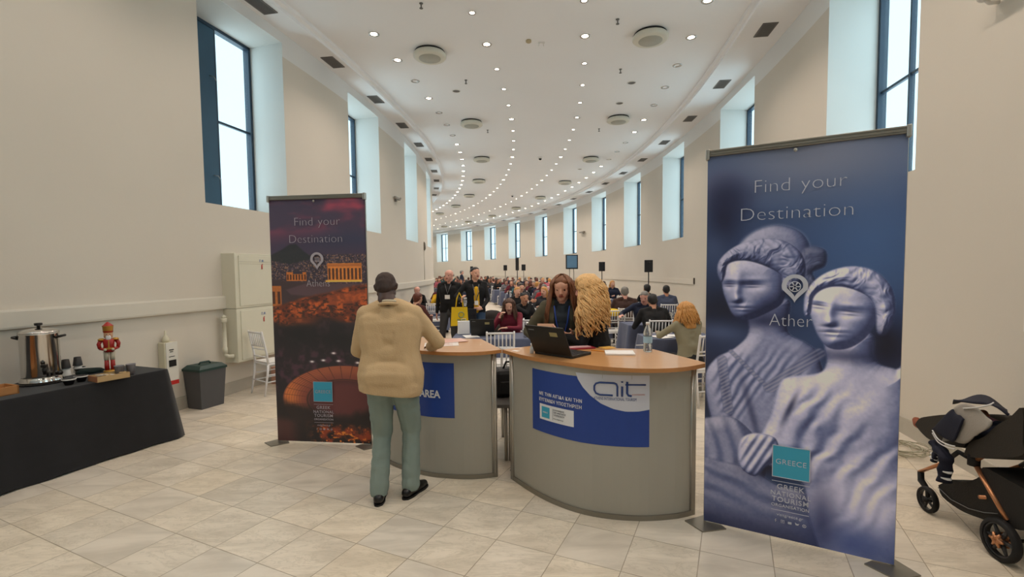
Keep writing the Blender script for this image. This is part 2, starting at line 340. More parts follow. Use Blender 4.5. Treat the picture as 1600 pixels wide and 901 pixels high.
for side, r, nm in ((-1, 2.11, 'left'), (1, 6.12, 'right')):
    for k in range(10):
        a = -.1498+.0972*k
        if proto is None:
            e = empty('ceiling_diffuser', pol(a, r, ZC), a)
            MB().lathe([(.27, 0), (.28, -.012), (.22, -.02), (.18, -.06)], 32).build('backing', M_DARK, e)  # dark colour stands for the shade in the gap above the ring
            MB().lathe([(.20, -.03), (.285, -.035), (.305, -.06), (.305, -.10), (.28, -.125), (.20, -.13)], 36, cap=True).build('ring', M_DISC, e)
            MB().lathe([(.0, -.132), (.17, -.132), (.20, -.122), (.205, -.128), (.20, -.136), (.0, -.138)], 36).build('core', M_DISCG, e); proto = e
        else: e = copy_tree(proto); e.location = pol(a, r, ZC); e.rotation_euler = (0, 0, a)
        tag(e, 'round ivory air diffuser in the %s row, %s from the entrance' % (nm, ordn(k)), 'ceiling diffuser', 'round diffusers in the %s ceiling row' % nm)
_lamps = {}
def downlight(a, r, kind, label, group):
    key = kind
    if key not in _lamps:
        e = empty('downlight'); R_ = .072 if kind != 'small' else .050
        MB().lathe([(R_*.80, 0), (R_*.80, -.006), (R_*1.25, -.010), (R_*1.3, -.004), (R_*1.3, .004)], 20, cap=False).build('ring', M_CHROME, e)
        MB().lathe([(0, .012), (R_*.9, .012), (R_*.92, -.002), (R_*.5, -.006 if kind != 'off' else .004), (0, -.007 if kind != 'off' else .006)], 20, cap=False).build('lamp', {'big': M_LAMP, 'small': M_LAMP2, 'off': M_OFF}[kind], e)
        if kind != 'off':
            L = bpy.data.lights.new('lamp_light', 'SPOT'); L.energy = LAMP_W if kind == 'big' else LAMP_W2; L.color = LAMP_COL; L.spot_size = 2.3; L.spot_blend = .8; L.shadow_soft_size = .05
            lo = bpy.data.objects.new('lamp_light', L); lo.location = (0, 0, -.05); link(lo, e)
        _lamps[key] = e
    else: e = copy_tree(_lamps[key])
    e.location = pol(a, r, ZC); tag(e, label, 'downlight', group); return e
RING = [(1.38, 'ring of downlights nearest the left wall'), (3.22, 'second ring from the left wall'), (4.99, 'third ring from the left wall'), (6.86, 'ring nearest the right wall')]
for ri, (r, nm) in enumerate(RING):
    amax = [.53, .70, .74, .80][ri]; k0 = -7 if ri in (1, 2) else -8; k = k0
    while True:
        a = -.1763+.02425*k if ri in (1, 2) else -.1686+.0243*k
        if a > amax: break
        if ri in (1, 2): kind = 'big' if (k-1) % 4 == 0 else 'small'
        else:
            kind = 'big'
            if ri == 0 and k in (2, 4, 5, 7-1, -3): kind = 'off'
            if ri == 3 and k in (2, 3, 4, 7, 8, 9): kind = 'off'
        if k >= 0 or k % 2 == 0 or ri == 3:  # negative steps: out-of-view lamps added to brighten foreground and right wall
            downlight(a, r, kind, '%s ceiling downlight, %s, %s from the entrance' % ({'big': 'bright round', 'small': 'small bright', 'off': 'unlit grey'}[kind], 'outer '+nm if ri in (0, 3) else nm, ordn(k-k0)), 'downlights in the '+nm if ri in (0, 3) else 'downlights in the '+nm)
        k += 1
# round grey speakers, sprinklers, detector, dome camera
for k, (x, y) in enumerate(((987, 129), (902, 183.5), (713, 142), (968, 166-5), (906, 264))):
    e = empty('ceiling_speaker', atz(x, y, ZC)); MB().lathe([(.0, -.004), (.062, -.006), (.07, -.008), (.085, -.004), (.085, .004)], 20).build('grille', M_VENT, e)
    MB().lathe([(.082, -.003), (.085, -.012), (.1, -.006), (.1, .004)], 20, cap=False).build('rim', M_PLAS, e); tag(e, 'flat round grey ceiling speaker, %s one from the entrance' % ordn((1, 3, 0, 2, 4)[k]), 'ceiling speaker', 'round grey ceiling speakers')
for k, (x, y) in enumerate(((965, 30), (969.5, 108), (658, 5), (728, 125), (936, 201), (762, 203))):
    e = empty('sprinkler', atz(x, y, ZC)); MB().lathe([(.03, 0), (.03, -.008), (.012, -.012), (.010, -.07), (.016, -.075)], 12).build('stem', M_VENT, e)
    MB().lathe([(0, -.072), (.028, -.074), (.028, -.080), (0, -.082)], 12).build('deflector', M_VENT, e); tag(e, 'small pendent sprinkler head on the ceiling, %s' % ('by the nearest right diffuser', 'beyond the nearest right diffuser', 'at the top edge left of centre', 'beyond the nearest left diffuser', 'by the second right diffuser', 'by the second left diffuser')[k], 'sprinkler', 'sprinkler heads on the ceiling')
e = empty('smoke_detector', atz(826, 63, ZC)); MB().lathe([(.05, 0), (.05, -.03), (.03, -.045), (0, -.047)], 20).build('body', P('yellowed_plastic', 'b9a988', .5), e); tag(e, 'small yellowed smoke detector in the middle of the ceiling', 'smoke detector')
e = empty('cable_clip', atz(846, 66, ZC)); b = MB(); b.box((-.06, -.01, -.02), (.06, .01, 0), bev=.003).tube([(-.04, 0, -.01), (-.05, 0, -.07)], .005).tube([(.03, 0, -.01), (.04, 0, -.07)], .005); b.build('bracket', M_PLAS, e); tag(e, 'white bracket with two hanging clips beside the smoke detector', 'bracket')
for k, (x, y) in enumerate(((844, 246), (800.5, 305))):
    e = empty('dome_camera', atz(x, y, ZC)); MB().lathe([(.08, 0), (.08, -.03), (.06, -.04)], 20).build('base', M_PLAS, e); MB().lathe([(.055, -.038), (.05, -.07), (.03, -.09), (0, -.096)], 20).build('dome', P('black_gloss', '111111', .15), e)
    tag(e, ('black dome camera between the two middle rings of lights, nearer one', 'black dome camera between the two middle rings of lights, farther one')[k], 'camera', 'dome cameras on the ceiling')
# ================================================================ banners
# ---------------------------------------------------------------- printed pictures of the two banners (u right, v down, metres)
def grid_uv(nx, ny, w=1.0, h=2.5):
    return np.meshgrid((np.arange(nx)+.5)/nx*w, (np.arange(ny)+.5)/ny*h)
def vnoise(U, V, scale, seed, octv=4, ax=1.0, ay=1.0):
    rg = np.random.RandomState(seed); out = 0*U; amp = 1.0; tot = 0
    for o in range(octv):
        g = rg.rand(64, 64); x = U*scale*ax*2**o; y = V*scale*ay*2**o
        xi = np.floor(x).astype(int); yi = np.floor(y).astype(int); fx = x-xi; fy = y-yi
        fx = fx*fx*(3-2*fx); fy = fy*fy*(3-2*fy)
        a = g[yi % 64, xi % 64]; b = g[yi % 64, (xi+1) % 64]; c = g[(yi+1) % 64, xi % 64]; d = g[(yi+1) % 64, (xi+1) % 64]
        out = out+amp*((a*(1-fx)+b*fx)*(1-fy)+(c*(1-fx)+d*fx)*fy); tot += amp; amp *= .5
    return out/tot
def sst(a, b, x):
    t = np.clip((x-a)/(b-a), 0, 1); return t*t*(3-2*t)
def mix(A, B, m):
    return A*(1-m[..., None])+np.asarray(B, float)*m[..., None]
def poly_sd(U, V, pts):
    d = 1e9+0*U; inside = np.zeros(U.shape, bool); n = len(pts)
    for i in range(n):
        x0, y0 = pts[i]; x1, y1 = pts[(i+1) % n]
        ex, ey = x1-x0, y1-y0; wx, wy = U-x0, V-y0
        t = np.clip((wx*ex+wy*ey)/(ex*ex+ey*ey+1e-12), 0, 1)
        d = np.minimum(d, np.hypot(wx-ex*t, wy-ey*t))
        c = ((y0 > V) != (y1 > V)) & (U < (x1-x0)*(V-y0)/((y1-y0) if abs(y1-y0) > 1e-9 else 1e-9)+x0)
        inside ^= c
    return np.where(inside, -d, d)
def smooth_pts(pts, k=6):
    P = np.array(pts, float); n = len(P); out = []
    for i in range(n):
        a, b, c, d = P[(i-1) % n], P[i], P[(i+1) % n], P[(i+2) % n]
        for j in range(k):
            t = j/k
            out.append(.5*((2*b)+(-a+c)*t+(2*a-5*b+4*c-d)*t*t+(-a+3*b-3*c+d)*t**3))
    return [tuple(p) for p in out]
def G(U, V, x, y, sx, sy, rot=0):
    c, s = np.cos(rot), np.sin(rot); a = (U-x)*c+(V-y)*s; b = -(U-x)*s+(V-y)*c
    return np.exp(-.5*((a/sx)**2+(b/sy)**2))
def paint_statues(nx, ny):
    U, V = grid_uv(nx, ny); px = 1/nx
    n1 = vnoise(U, V, 3.1, 3, 3); n2 = vnoise(U, V, 60, 4, 3)
    C = np.zeros(U.shape+(3,))
    C[:] = (.13, .19, .32)
    C = mix(C, (.20, .27, .40), sst(.6, 0, V)*.8)
    C = mix(C, (.19, .28, .43), G(U, V, .85, .62, .25, .3))
    C = mix(C, (.38, .39, .45), G(U, V, .6, .06, .4, .2)*.85)
    C = mix(C, (.30, .31, .40), G(U, V, .07, .22, .10, .10)*.8)
    C = mix(C, (.05, .07, .17), G(U, V, .10, .42, .07, .14))
    C = mix(C, (.06, .08, .19), G(U, V, .12, .30, .09, .09)*.8)
    C = mix(C, (.19, .24, .36), G(U, V, .04, .62, .06, .08)*.7)
    C = mix(C, (.04, .05, .12), G(U, V, .12, 1.02, .2, .14)*.9)
    C = mix(C, (.22, .27, .40), G(U, V, .08, 1.18, .12, .05)*.9)
    C = mix(C, (.05, .06, .15), G(U, V, .95, 1.22, .10, .13))
    C = mix(C, (.05, .06, .14), G(U, V, .04, 1.55, .1, .18))
    hi = np.array((.74, .72, .80)); lo = np.array((.055, .075, .19)); md = np.array((.33, .36, .50))
    L = np.array((-.45, -.55, .70)); L /= np.linalg.norm(L)
    def element(C, pts, bulge, height, soft=.006, gain=1.0, amb=.10, tint=1.0, bias=0.0):
        sd = poly_sd(U, V, smooth_pts(pts)); m = sst(soft, -soft, sd)
        ins = np.clip(-sd, 0, bulge)/bulge
        z = bulge*.9*np.sqrt(np.clip(1-(1-ins)**2, 0, 1))+height
        gy, gx = np.gradient(z, px)
        nl = (-gx*L[0]-gy*L[1]+L[2])/np.sqrt(1+gx*gx+gy*gy)
        s = np.clip(nl, 0, 1)*gain+amb+bias
        s = np.clip(s+(n2-.5)*.10, 0, 1)[..., None]
        col = np.where(s < .5, lo+(md-lo)*s*2, md+(hi-md)*(s-.5)*2)*tint
        return C*(1-m[..., None])+col*m[..., None]
    hair = vnoise(U+.25*vnoise(U, V, 9, 8, 2), V*.6, 26, 9, 3)
    # blurred bun and crown behind the first head
    C = element(C, [(.19, .62), (.26, .52), (.38, .48), (.5, .52), (.56, .62), (.54, .76), (.3, .75)], .10, 0*U, .02, .75, .1, .9)
    C = element(C, [(.52, .66), (.57, .62), (.64, .65), (.64, .74), (.58, .78), (.60, .85), (.55, .88), (.52, .80)], .05, .02*hair, .014, .6, .05, .8)
    # first figure: shoulders and dress
    fold = np.sin((U*1.0+V*.55)*120+7*vnoise(U, V, 6, 11, 2))
    C = element(C, [(.0, 1.50), (.06, 1.36), (.17, 1.28), (.25, 1.17), (.25, .98), (.46, .95), (.46, 1.15), (.56, 1.22), (.62, 1.3), (.66, 1.6), (.5, 2.0), (.2, 2.05), (.05, 1.8)],
                .09, .003*fold*sst(.22, .10, np.abs(U-.16)+np.abs(V-1.5)*.5)+.0025*fold*G(U, V, .42, 1.42, .1, .1), .008, .85, .04, .95)
    C = mix(C, lo, G(U, V, .33, 1.09, .10, .035)*.75)
    C = mix(C, lo, G(U, V, .28, 1.72, .015, .16, -.25)*.55); C = mix(C, lo, G(U, V, .12, 1.56, .012, .13, -.2)*.7)
    # dress straps meeting on the chest
    for a, b, w in (((.15, 1.30), (.36, 1.52), .014), ((.62, 1.28), (.37, 1.52), .035), ((.10, 1.36), (.14, 1.70), .03)):
        sd = poly_sd(U, V, [a, b, (b[0]+.001, b[1]+.001)])-w
        t = .5+.5*np.sin((U*.8+V)*230+5*n1)
        C = mix(C, .25*md+.75*np.array((.24, .27, .40)), sst(.006, -.006, sd)*.6); C = mix(C, hi*.75, sst(.004, -.01, sd)*t*.55)
    # first head
    zf = (.032*G(U, V, .172, .92, .020, .07, .12)+.03*G(U, V, .185, .955, .02, .018)+.012*G(U, V, .205, .995, .04, .010)+.012*G(U, V, .213, 1.02, .03, .008)
          + .03*G(U, V, .225, 1.055, .04, .03)+.02*G(U, V, .14, .80, .05, .04)-.022*G(U, V, .135, .858, .028, .016)-.026*G(U, V, .262, .864, .042, .018)+.010*G(U, V, .137, .86, .018, .008)+.012*G(U, V, .262, .866, .028, .009)
          + .005*G(U, V, .13, .826, .04, .012)+.006*G(U, V, .26, .826, .06, .013, -.05))
    C = element(C, [(.095, .80), (.10, .90), (.125, .98), (.155, 1.05), (.20, 1.085), (.27, 1.08), (.36, 1.03), (.43, .97), (.45, .84), (.40, .70), (.25, .66), (.13, .70)], .13, zf, .005, .92, .07, .95)
    C = mix(C, lo, (G(U, V, .18, .972, .022, .006)+G(U, V, .212, 1.006, .034, .004))*.75)
    C = mix(C, lo, np.clip(G(U, V, .137, .852, .022, .004)+G(U, V, .262, .854, .036, .005)+.6*G(U, V, .137, .868, .018, .003)+.6*G(U, V, .262, .872, .03, .003), 0, 1)*.8)
    C = mix(C, lo, G(U, V, .36, 1.0, .05, .06)*.45)
    C = element(C, [(.065, .77), (.08, .69), (.16, .61), (.28, .565), (.42, .575), (.52, .66), (.545, .78), (.50, .88), (.43, .90), (.42, .80), (.33, .735), (.22, .70), (.13, .72), (.11, .80), (.09, .84)],
                .07, .026*hair+.0015*np.sin((U-V*.6)*160+16*n1), .006, .8, .08, .93)
    # lower left: knee and drapery of the first figure
    fold2 = np.sin((U*.9-V*.25)*75+6*n1)
    C = element(C, [(-.05, 1.85), (.05, 1.76), (.18, 1.75), (.30, 1.86), (.36, 2.0), (.30, 2.2), (-.05, 2.3)], .10, .006*fold2, .01, .8, .06, .9)
    C = element(C, [(-.05, 2.10), (.12, 2.06), (.28, 2.08), (.42, 2.15), (.60, 2.2), (.66, 2.6), (-.05, 2.6)], .10, .008*np.sin((V*1.2-U*.35)*48+9*n1)*sst(2.5, 2.1, V), .012, .75, .04, .88)
    C = mix(C, lo, sst(2.30, 2.5, V)*.65)
    C = mix(C, (.03, .04, .12), G(U, V, .33, 2.06, .07, .035)*.9)
    # second figure: torso
    fold3 = np.sin((U*1.15+V*.6)*46+11*vnoise(U, V, 4, 21, 3))
    fm = G(U, V, .72, 1.95, .25, .22)+.5*G(U, V, .60, 1.65, .12, .15)
    C = element(C, [(.42, 1.50), (.47, 1.44), (.62, 1.40), (.66, 1.33), (.66, 1.18), (.86, 1.14), (.89, 1.30), (.98, 1.34), (1.05, 1.36), (1.05, 2.6), (.72, 2.6), (.60, 2.35), (.56, 2.12), (.46, 2.08), (.36, 2.0), (.33, 1.85), (.38, 1.70)],
                .13, .008*fold3*fm+.05*G(U, V, .55, 1.66, .09, .09)+.05*G(U, V, .86, 1.66, .11, .12), .008, .85, .16, 1.0)
    C = mix(C, lo, G(U, V, .48, 1.64, .012, .07, .35)*.8)
    C = mix(C, lo, G(U, V, .76, 1.285, .12, .03)*.6)
    C = mix(C, (.10, .17, .38), G(U, V, .83, 2.42, .16, .10)*.75); C = mix(C, (.08, .11, .25), G(U, V, .66, 2.30, .05, .16)*.8)
    C = mix(C, hi, G(U, V, .86, 2.15, .15, .12)*.5)
    # hand on the lap
    C = element(C, [(.20, 1.98), (.22, 1.88), (.30, 1.83), (.41, 1.85), (.42, 1.98), (.36, 2.04), (.30, 2.12), (.22, 2.08)], .05, .004*np.sin((U+V*.5)*130), .006, .85, .14, .97)
    # second head
    zf = (.032*G(U, V, .662, 1.04, .021, .07, .10)+.034*G(U, V, .672, 1.085, .022, .018)+.012*G(U, V, .682, 1.127, .045, .009)+.014*G(U, V, .688, 1.155, .034, .009)
          + .03*G(U, V, .70, 1.20, .045, .028)-.022*G(U, V, .61, .985, .032, .017)-.026*G(U, V, .765, 1.022, .045, .019)+.012*G(U, V, .612, .99, .024, .009)+.013*G(U, V, .765, 1.025, .032, .010)
          + .005*G(U, V, .61, .95, .045, .012, .15)+.006*G(U, V, .765, .978, .06, .013, .1))
    C = element(C, [(.57, .92), (.565, 1.0), (.59, 1.10), (.62, 1.18), (.67, 1.24), (.75, 1.24), (.83, 1.18), (.88, 1.08), (.89, .95), (.82, .84), (.68, .82)], .14, zf, .005, .9, .20, 1.0)
    C = mix(C, lo, (G(U, V, .668, 1.103, .026, .006)+G(U, V, .684, 1.141, .040, .0035))*.7)
    C = mix(C, lo, np.clip(G(U, V, .612, .978, .026, .004, .15)+G(U, V, .765, 1.012, .038, .005, .1)+.5*G(U, V, .612, .998, .022, .003, .15)+.5*G(U, V, .765, 1.034, .03, .003, .1), 0, 1)*.7)
    C = element(C, [(.54, 1.0), (.55, .90), (.60, .82), (.68, .765), (.78, .745), (.88, .78), (.95, .88), (.965, 1.02), (.93, 1.14), (.89, 1.13), (.88, 1.0), (.84, .92), (.74, .87), (.65, .875), (.59, .93), (.575, 1.03), (.55, 1.05)],
                .075, .024*hair+.0015*np.sin((U*.8+V*.5)*150+16*n1), .006, .85, .16, 1.0)
    C = mix(C, (.03, .03, .10), G(U, V, .93, 1.20, .035, .06)*.8)
    return np.clip(C, 0, 1)
def paint_city(nx, ny):
    U, V = grid_uv(nx, ny)
    n1 = vnoise(U, V, 3, 31, 4); n2 = vnoise(U, V, 14, 32, 4); n3 = vnoise(U, V, 70, 33, 3); n4 = vnoise(U, V, 34, 35, 2, 1, 1.6)
    C = np.zeros(U.shape+(3,)); C[:] = (.17, .13, .20)
    cl = vnoise(U, V, 2.4, 41, 4, 1, 2.2)
    C = mix(C, (.40, .15, .22), sst(.34, .60, cl)*sst(.55, .15, V)); C = mix(C, (.55, .20, .24), sst(.52, .72, cl)*sst(.40, 0, V)*.8)
    C = mix(C, (.13, .13, .21), G(U, V, .8, .42, .4, .07))
    city = sst(.555, .575, V)
    C = mix(C, (.13, .10, .14), city); C = mix(C, (.30, .24, .27), city*sst(.52, .72, n3)*.8); C = mix(C, (.45, .33, .25), city*sst(.66, .8, vnoise(U, V, 90, 36, 1))*.8)
    hill = poly_sd(U, V, [(-.1, .60), (.0, .565), (.12, .51), (.2, .46), (.27, .455), (.35, .53), (.45, .60), (.2, .66)])
    C = mix(C, (.075, .085, .10), sst(.01, -.01, hill)*.92)
    g = sst(.83, .87, V-.08*(U-.5))
    C = mix(C, (.17, .12, .13), g)
    # paved ground round the temple
    C = mix(C, (.24, .17, .19), sst(.01, -.01, poly_sd(U, V, [(.15, .92), (.35, .86), (.95, .86), (.75, .93), (.45, .99), (.2, .97)])))
    def block(C, x0, y0, x1, y1, cols, base=(.72, .42, .14), gap=(.20, .09, .05)):
        m = sst(.003, -.003, np.maximum(np.maximum(x0-U, U-x1), np.maximum(y0-V, V-y1)))
        C = mix(C, np.array(base)*.92, m*(.75+.25*n3))
        inner = m*sst(y0+(y1-y0)*.25, y0+(y1-y0)*.30, V)*sst(y0+(y1-y0)*.90, y0+(y1-y0)*.86, V)
        ph = np.abs(((U-x0)/(x1-x0)*cols) % 1-.5)
        return mix(C, gap, inner*sst(.30, .22, ph))
    C = block(C, .595, .655, .95, .84, 9); C = mix(C, (.85, .55, .22), sst(.004, -.004, np.abs(V-.835)-.008)*sst(.004, -.004, np.abs(U-.76)-.19))
    C = mix(C, (.50, .27, .12), sst(.003, -.003, np.maximum(np.abs(U-.77)-.18, np.abs(V-.675)-.012))*.8)
    C = block(C, .16, .74, .37, .83, 7, (.66, .36, .10)); C = mix(C, (.12, .10, .14), sst(.004, -.004, np.maximum(np.abs(U-.28)-.05, np.abs(V-.745)-.015)))
    C = block(C, -.01, .88, .10, 1.09, 2, (.60, .33, .12))
    # rock wall under the temple
    wall = poly_sd(U, V, smooth_pts([(.0, 1.12), (.15, 1.06), (.4, .99), (.6, .95), (1.05, .88), (1.05, 1.2), (.6, 1.26), (.3, 1.28), (-.05, 1.3)]))
    C = mix(C, (.30, .12, .055), sst(.02, -.02, wall)); C = mix(C, (.56, .25, .09), sst(.02, -.02, wall)*sst(.42, .7, n2)); C = mix(C, (.10, .05, .045), sst(.0, -.02, wall)*sst(.54, .35, n4)*.7)
    C = mix(C, (.50, .22, .09), sst(.01, -.01, poly_sd(U, V, [(.58, .98), (1.02, .91), (1.02, 1.0), (.86, 1.06), (.6, 1.08)]))*.6)
    # dark trees
    low = sst(1.20, 1.30, V-.05*np.sin(U*9))
    C = mix(C, (.085, .055, .075), low); C = mix(C, (.20, .12, .15), low*sst(.5, .8, n2)*.8)
    C = mix(C, (.035, .025, .035), (G(U, V, .25, 1.38, .14, .09)+G(U, V, .72, 1.42, .20, .10))*.9)
    C = mix(C, (.42, .20, .10), G(U, V, .33, 1.24, .1, .03)*.6)
    C = mix(C, (.20, .11, .15), sst(1.5, 1.62, V)*sst(2.1, 1.8, V)*sst(.4, .7, n2)*.9)
    for x, y in ((.63, 1.57), (.52, 1.645), (.68, 1.65), (.88, 1.665), (.40, 1.66)):
        C = mix(C, (.75, .70, .70), G(U, V, x, y, .016, .008))
    # open-air theatre: an oval bowl of seat rows
    cx, cy = .74, 2.06; a, b = .66, .36; r = np.hypot((U-cx)/a, (V-cy)/b)
    bowl = sst(1.02, .99, r)*sst(2.42, 2.25, V+.35*(U-.3)*0)
    C = mix(C, (.36, .17, .13), bowl)
    ring = .5+.5*np.sin(r*150); C = mix(C, (.58, .32, .18), bowl*ring*sst(.62, .9, r)*.75); C = mix(C, (.68, .38, .16), bowl*G(U, V, .14, 2.05, .07, .22)*.6)
    ray = np.abs(((np.arctan2((V-cy)/b, (U-cx)/a)*5.2) % 1)-.5); C = mix(C, (.16, .08, .07), bowl*sst(.06, .02, ray)*sst(.6, .68, r)*.6)
    C = mix(C, (.21, .09, .10), sst(.60, .57, r)); C = mix(C, (.30, .13, .13), sst(.60, .4, r)*.7)
    C = mix(C, (.09, .05, .05), sst(.03, .0, np.abs(r-.61))*.7*bowl)
    C = mix(C, (.07, .04, .045), sst(2.14, 2.26, V+.25*np.abs(U-.7)-.06*n2)*sst(1.2, .5, r*0+.6)*1.0)
    bot = sst(2.25, 2.36, V-.10*(U-.5)); C = mix(C, (.45, .17, .07), bot*sst(.42, .72, n2)*sst(.25, .55, U)); C = mix(C, (.80, .42, .12), bot*sst(.62, .8, n4)*sst(.3, .6, U)*.9)
    C = mix(C, (.35, .17, .15), bot*sst(.3, .1, U)*.5)
    C = mix(C, (.10, .05, .06), sst(.008, 0, .5-np.abs(U-.5))*.5)
    return np.clip(C, 0, 1)
M_ALU = P('brushed_aluminium', 'b0aca4', .35, .85, var=.04); M_ALUD = P('grey_aluminium', '8b867c', .4, .7, var=.05)
M_INK = P('white_ink', (.50, .52, .60), .6, var=0); M_INK2 = P('pale_ink', (.42, .38, .42), .6, var=0); M_TEAL = P('teal_square', '3a9fbe', .55, var=.04); M_BACKING = P('banner_backing', 'b9b6b0', .7)
GAIN = {'statues': 1.95, 'city': 2.3}
def print_mat(name, rough):
    m = bpy.data.materials.new(name); m.use_nodes = True; nt = m.node_tree; b = nt.nodes['Principled BSDF']; at = nt.nodes.new('ShaderNodeVertexColor'); at.layer_name = 'print'
    nt.links.new(at.outputs[0], b.inputs['Base Color']); b.inputs['Roughness'].default_value = rough; b.inputs['Specular IOR Level'].default_value = .35; return m
def printed_sheet(name, arr, mat, parent, w, h, z0, wave):
    """a dense cloth sheet whose points carry the colours of the print; x across, z up, front towards -y"""
    ny, nx = arr.shape[:2]
    X, Z = np.meshgrid((np.arange(nx)/(nx-1)-.5)*w, z0+h-np.arange(ny)/(ny-1)*h)
    Y = wave(X, Z)
    vs = np.stack([X, Y, Z], -1).reshape(-1, 3); vs2 = vs.copy(); vs2[:, 1] = .0115
    i = np.arange(nx*ny).reshape(ny, nx); a, b, c, d = i[:-1, :-1].ravel(), i[1:, :-1].ravel(), i[1:, 1:].ravel(), i[:-1, 1:].ravel()
    f = np.stack([a, b, c, d], 1)
    me = bpy.data.meshes.new(name); n = len(vs)
    # the back is a coarse sheet joined in the same mesh
    bi = [0, nx-1, nx*ny-1, nx*(ny-1)]; back = vs2[bi]
    V = np.concatenate([vs, back]); me.vertices.add(len(V)); me.vertices.foreach_set('co', V.ravel())
    F = np.concatenate([f, np.array([[n, n+1, n+2, n+3]])]); me.loops.add(F.size); me.loops.foreach_set('vertex_index', F.ravel().astype(np.int32)); me.polygons.add(len(F))
    me.polygons.foreach_set('loop_start', np.arange(0, F.size, 4, dtype=np.int32)); me.polygons.foreach_set('use_smooth', np.ones(len(F), bool))
    me.materials.append(mat); me.materials.append(M_BACKING); mi = np.zeros(len(F), np.int32); mi[-1] = 1; me.polygons.foreach_set('material_index', mi)
    col = me.color_attributes.new('print', 'FLOAT_COLOR', 'POINT'); L = np.clip(np.where(arr <= .04045, arr/12.92, ((arr+.055)/1.055)**2.4)*GAIN[mat.name.split('_')[-1]]+(.014 if 'statues' in mat.name else .028), 0, .9)  # small offset paints haze and glossy sheen into the print colours
    cc = np.ones((len(V), 4), np.float32); cc[:n, :3] = L.reshape(-1, 3); col.data.foreach_set('color', cc.ravel()); me.update(); me.validate()
    return link(bpy.data.objects.new(name, me), parent)
def pin(parent, x, z, s, M0, y=-.004):
    """map pin outline: ring drawn out to a point, small round emblem inside"""
    b = MB(); n = 40; out = []; inn = []
    for k in range(n+1):
        t = -PI/2+2*PI*k/n; px, pz = math.cos(t), math.sin(t); q = max(0, -pz)
        if pz < -.35: px *= 1-(q-.35)/.65; pz = -.35-(q-.35)/.65*1.15
        out.append((px*s, pz*s)); inn.append((px*s*.62, pz*s*.66+.02*s))
    vs = [(x+p[0], y, z+p[1]) for p in out]+[(x+p[0], y, z+p[1]) for p in inn]; m = n+1
    b.add(vs, [(i, i+1, m+i+1, m+i) for i in range(n)])
    return b
def banner(p0, p1, arr, label, dark, who):
    p0, p1 = Vector(p0), Vector(p1); c = (p0+p1)/2; rz = math.atan2(p1.y-p0.y, p1.x-p0.x); e = empty('roll_up_banner', (c.x, c.y, 0), rz); w, h = (p1-p0).length, 2.5
    sheet = printed_sheet('printed_banner', arr, print_mat('printed_fabric_'+who, .42 if who == 'statues' else .5), e, w-.012, h-.05, .015, lambda X, Z: .004*np.sin(X*7+Z*1.3)*(Z/2.5)+.003*np.sin(Z*3.1+X*2)*0+.006*np.exp(-((X+.02)/.1)**2-((2.45-Z)/.35)**2))
    rail = MB(); rail.box((-w/2-.004, -.016, h-.042), (w/2+.004, .014, h), bev=.004).box((-w/2, -.020, h-.030), (w/2, -.014, h-.022)).box((-w/2, -.020, h-.012), (w/2, -.014, h-.004)); rail.build('top_rail', M_ALUD, e)
    for s in (-1, 1):
        k = MB(); k.box((s*(w/2-.006)-.012, -.024, h-.062), (s*(w/2-.006)+.012, .018, h+.004), bev=.004); k.build('corner_clip', M_ALU, e)
        q = MB(); q.box((s*(w/2-.01)-.008, .006, .0), (s*(w/2-.01)+.008, .022, h-.03), bev=.003); q.build('upright', M_ALU, e)
        ft = MB(); ft.prism([(s*(w/2-.02)-.13, -.05), (s*(w/2-.02), -.14), (s*(w/2-.02)+.13, -.03), (s*(w/2-.02), .12)], 0, .008); ft.build('foot', M_ALUD, e)
    MB().ball((-.02, -.016, h-.062), (.012, .008, .012), 0, 10).build('centre_clip', M_ALU, e)
    T = lambda u, v: (u-.5, -.009, h-v)
    fr = lambda u, v: frame(T(u, v), (1, 0, 0), (0, 0, 1))
    ink = M_INK if who == 'statues' else M_INK2; y = -.009
    off = 0.0 if who == 'statues' else .004
    text('headline_lettering', 'Find', .118, ink, sheet, frame((.252-.5+off, y, h-.300), (1, 0, 0), (0, 0, 1)), 'LEFT', -.0030, sx=1.06)
    text('headline_lettering', 'your', .118, ink, sheet, frame((.745-.5+off, y, h-.300), (1, 0, 0), (0, 0, 1)), 'RIGHT', -.0030, sx=1.06)
    text('headline_lettering', 'Destination', .118, ink, sheet, frame((.48-.5+off, y, h-.470), (1, 0, 0), (0, 0, 1)), 'CENTER', -.0030, sx=1.10 if who == 'statues' else 1.04)
    ZE = 0.0 if who == 'statues' else .245
    b = pin(sheet, -.008, h-.900+.02+ZE, .070, None, y); b.build('map_pin', ink, sheet)
    g = MB()
    if who == 'statues':
        for k in range(6):
            a = k*PI/3; g.tube([(-.008+.006*math.cos(a), y, h-.885+ZE+.006*math.sin(a)), (-.008+.028*math.cos(a), y, h-.885+ZE+.028*math.sin(a))], .004, 5)
        g.tube([(-.008+.03*math.cos(a), y, h-.885+ZE+.03*math.sin(a)) for a in [PI*2*i/20 for i in range(20)]], .003, 5, closed=True)
    else:
        for zz in (.018, 0, -.014): g.box((-.03, y-.001, h-.885+ZE+zz-.004), (.02, y, h-.885+ZE+zz+.003))
    g.build('pin_emblem', ink, sheet)
    return e, sheet, y, h, fr, ink
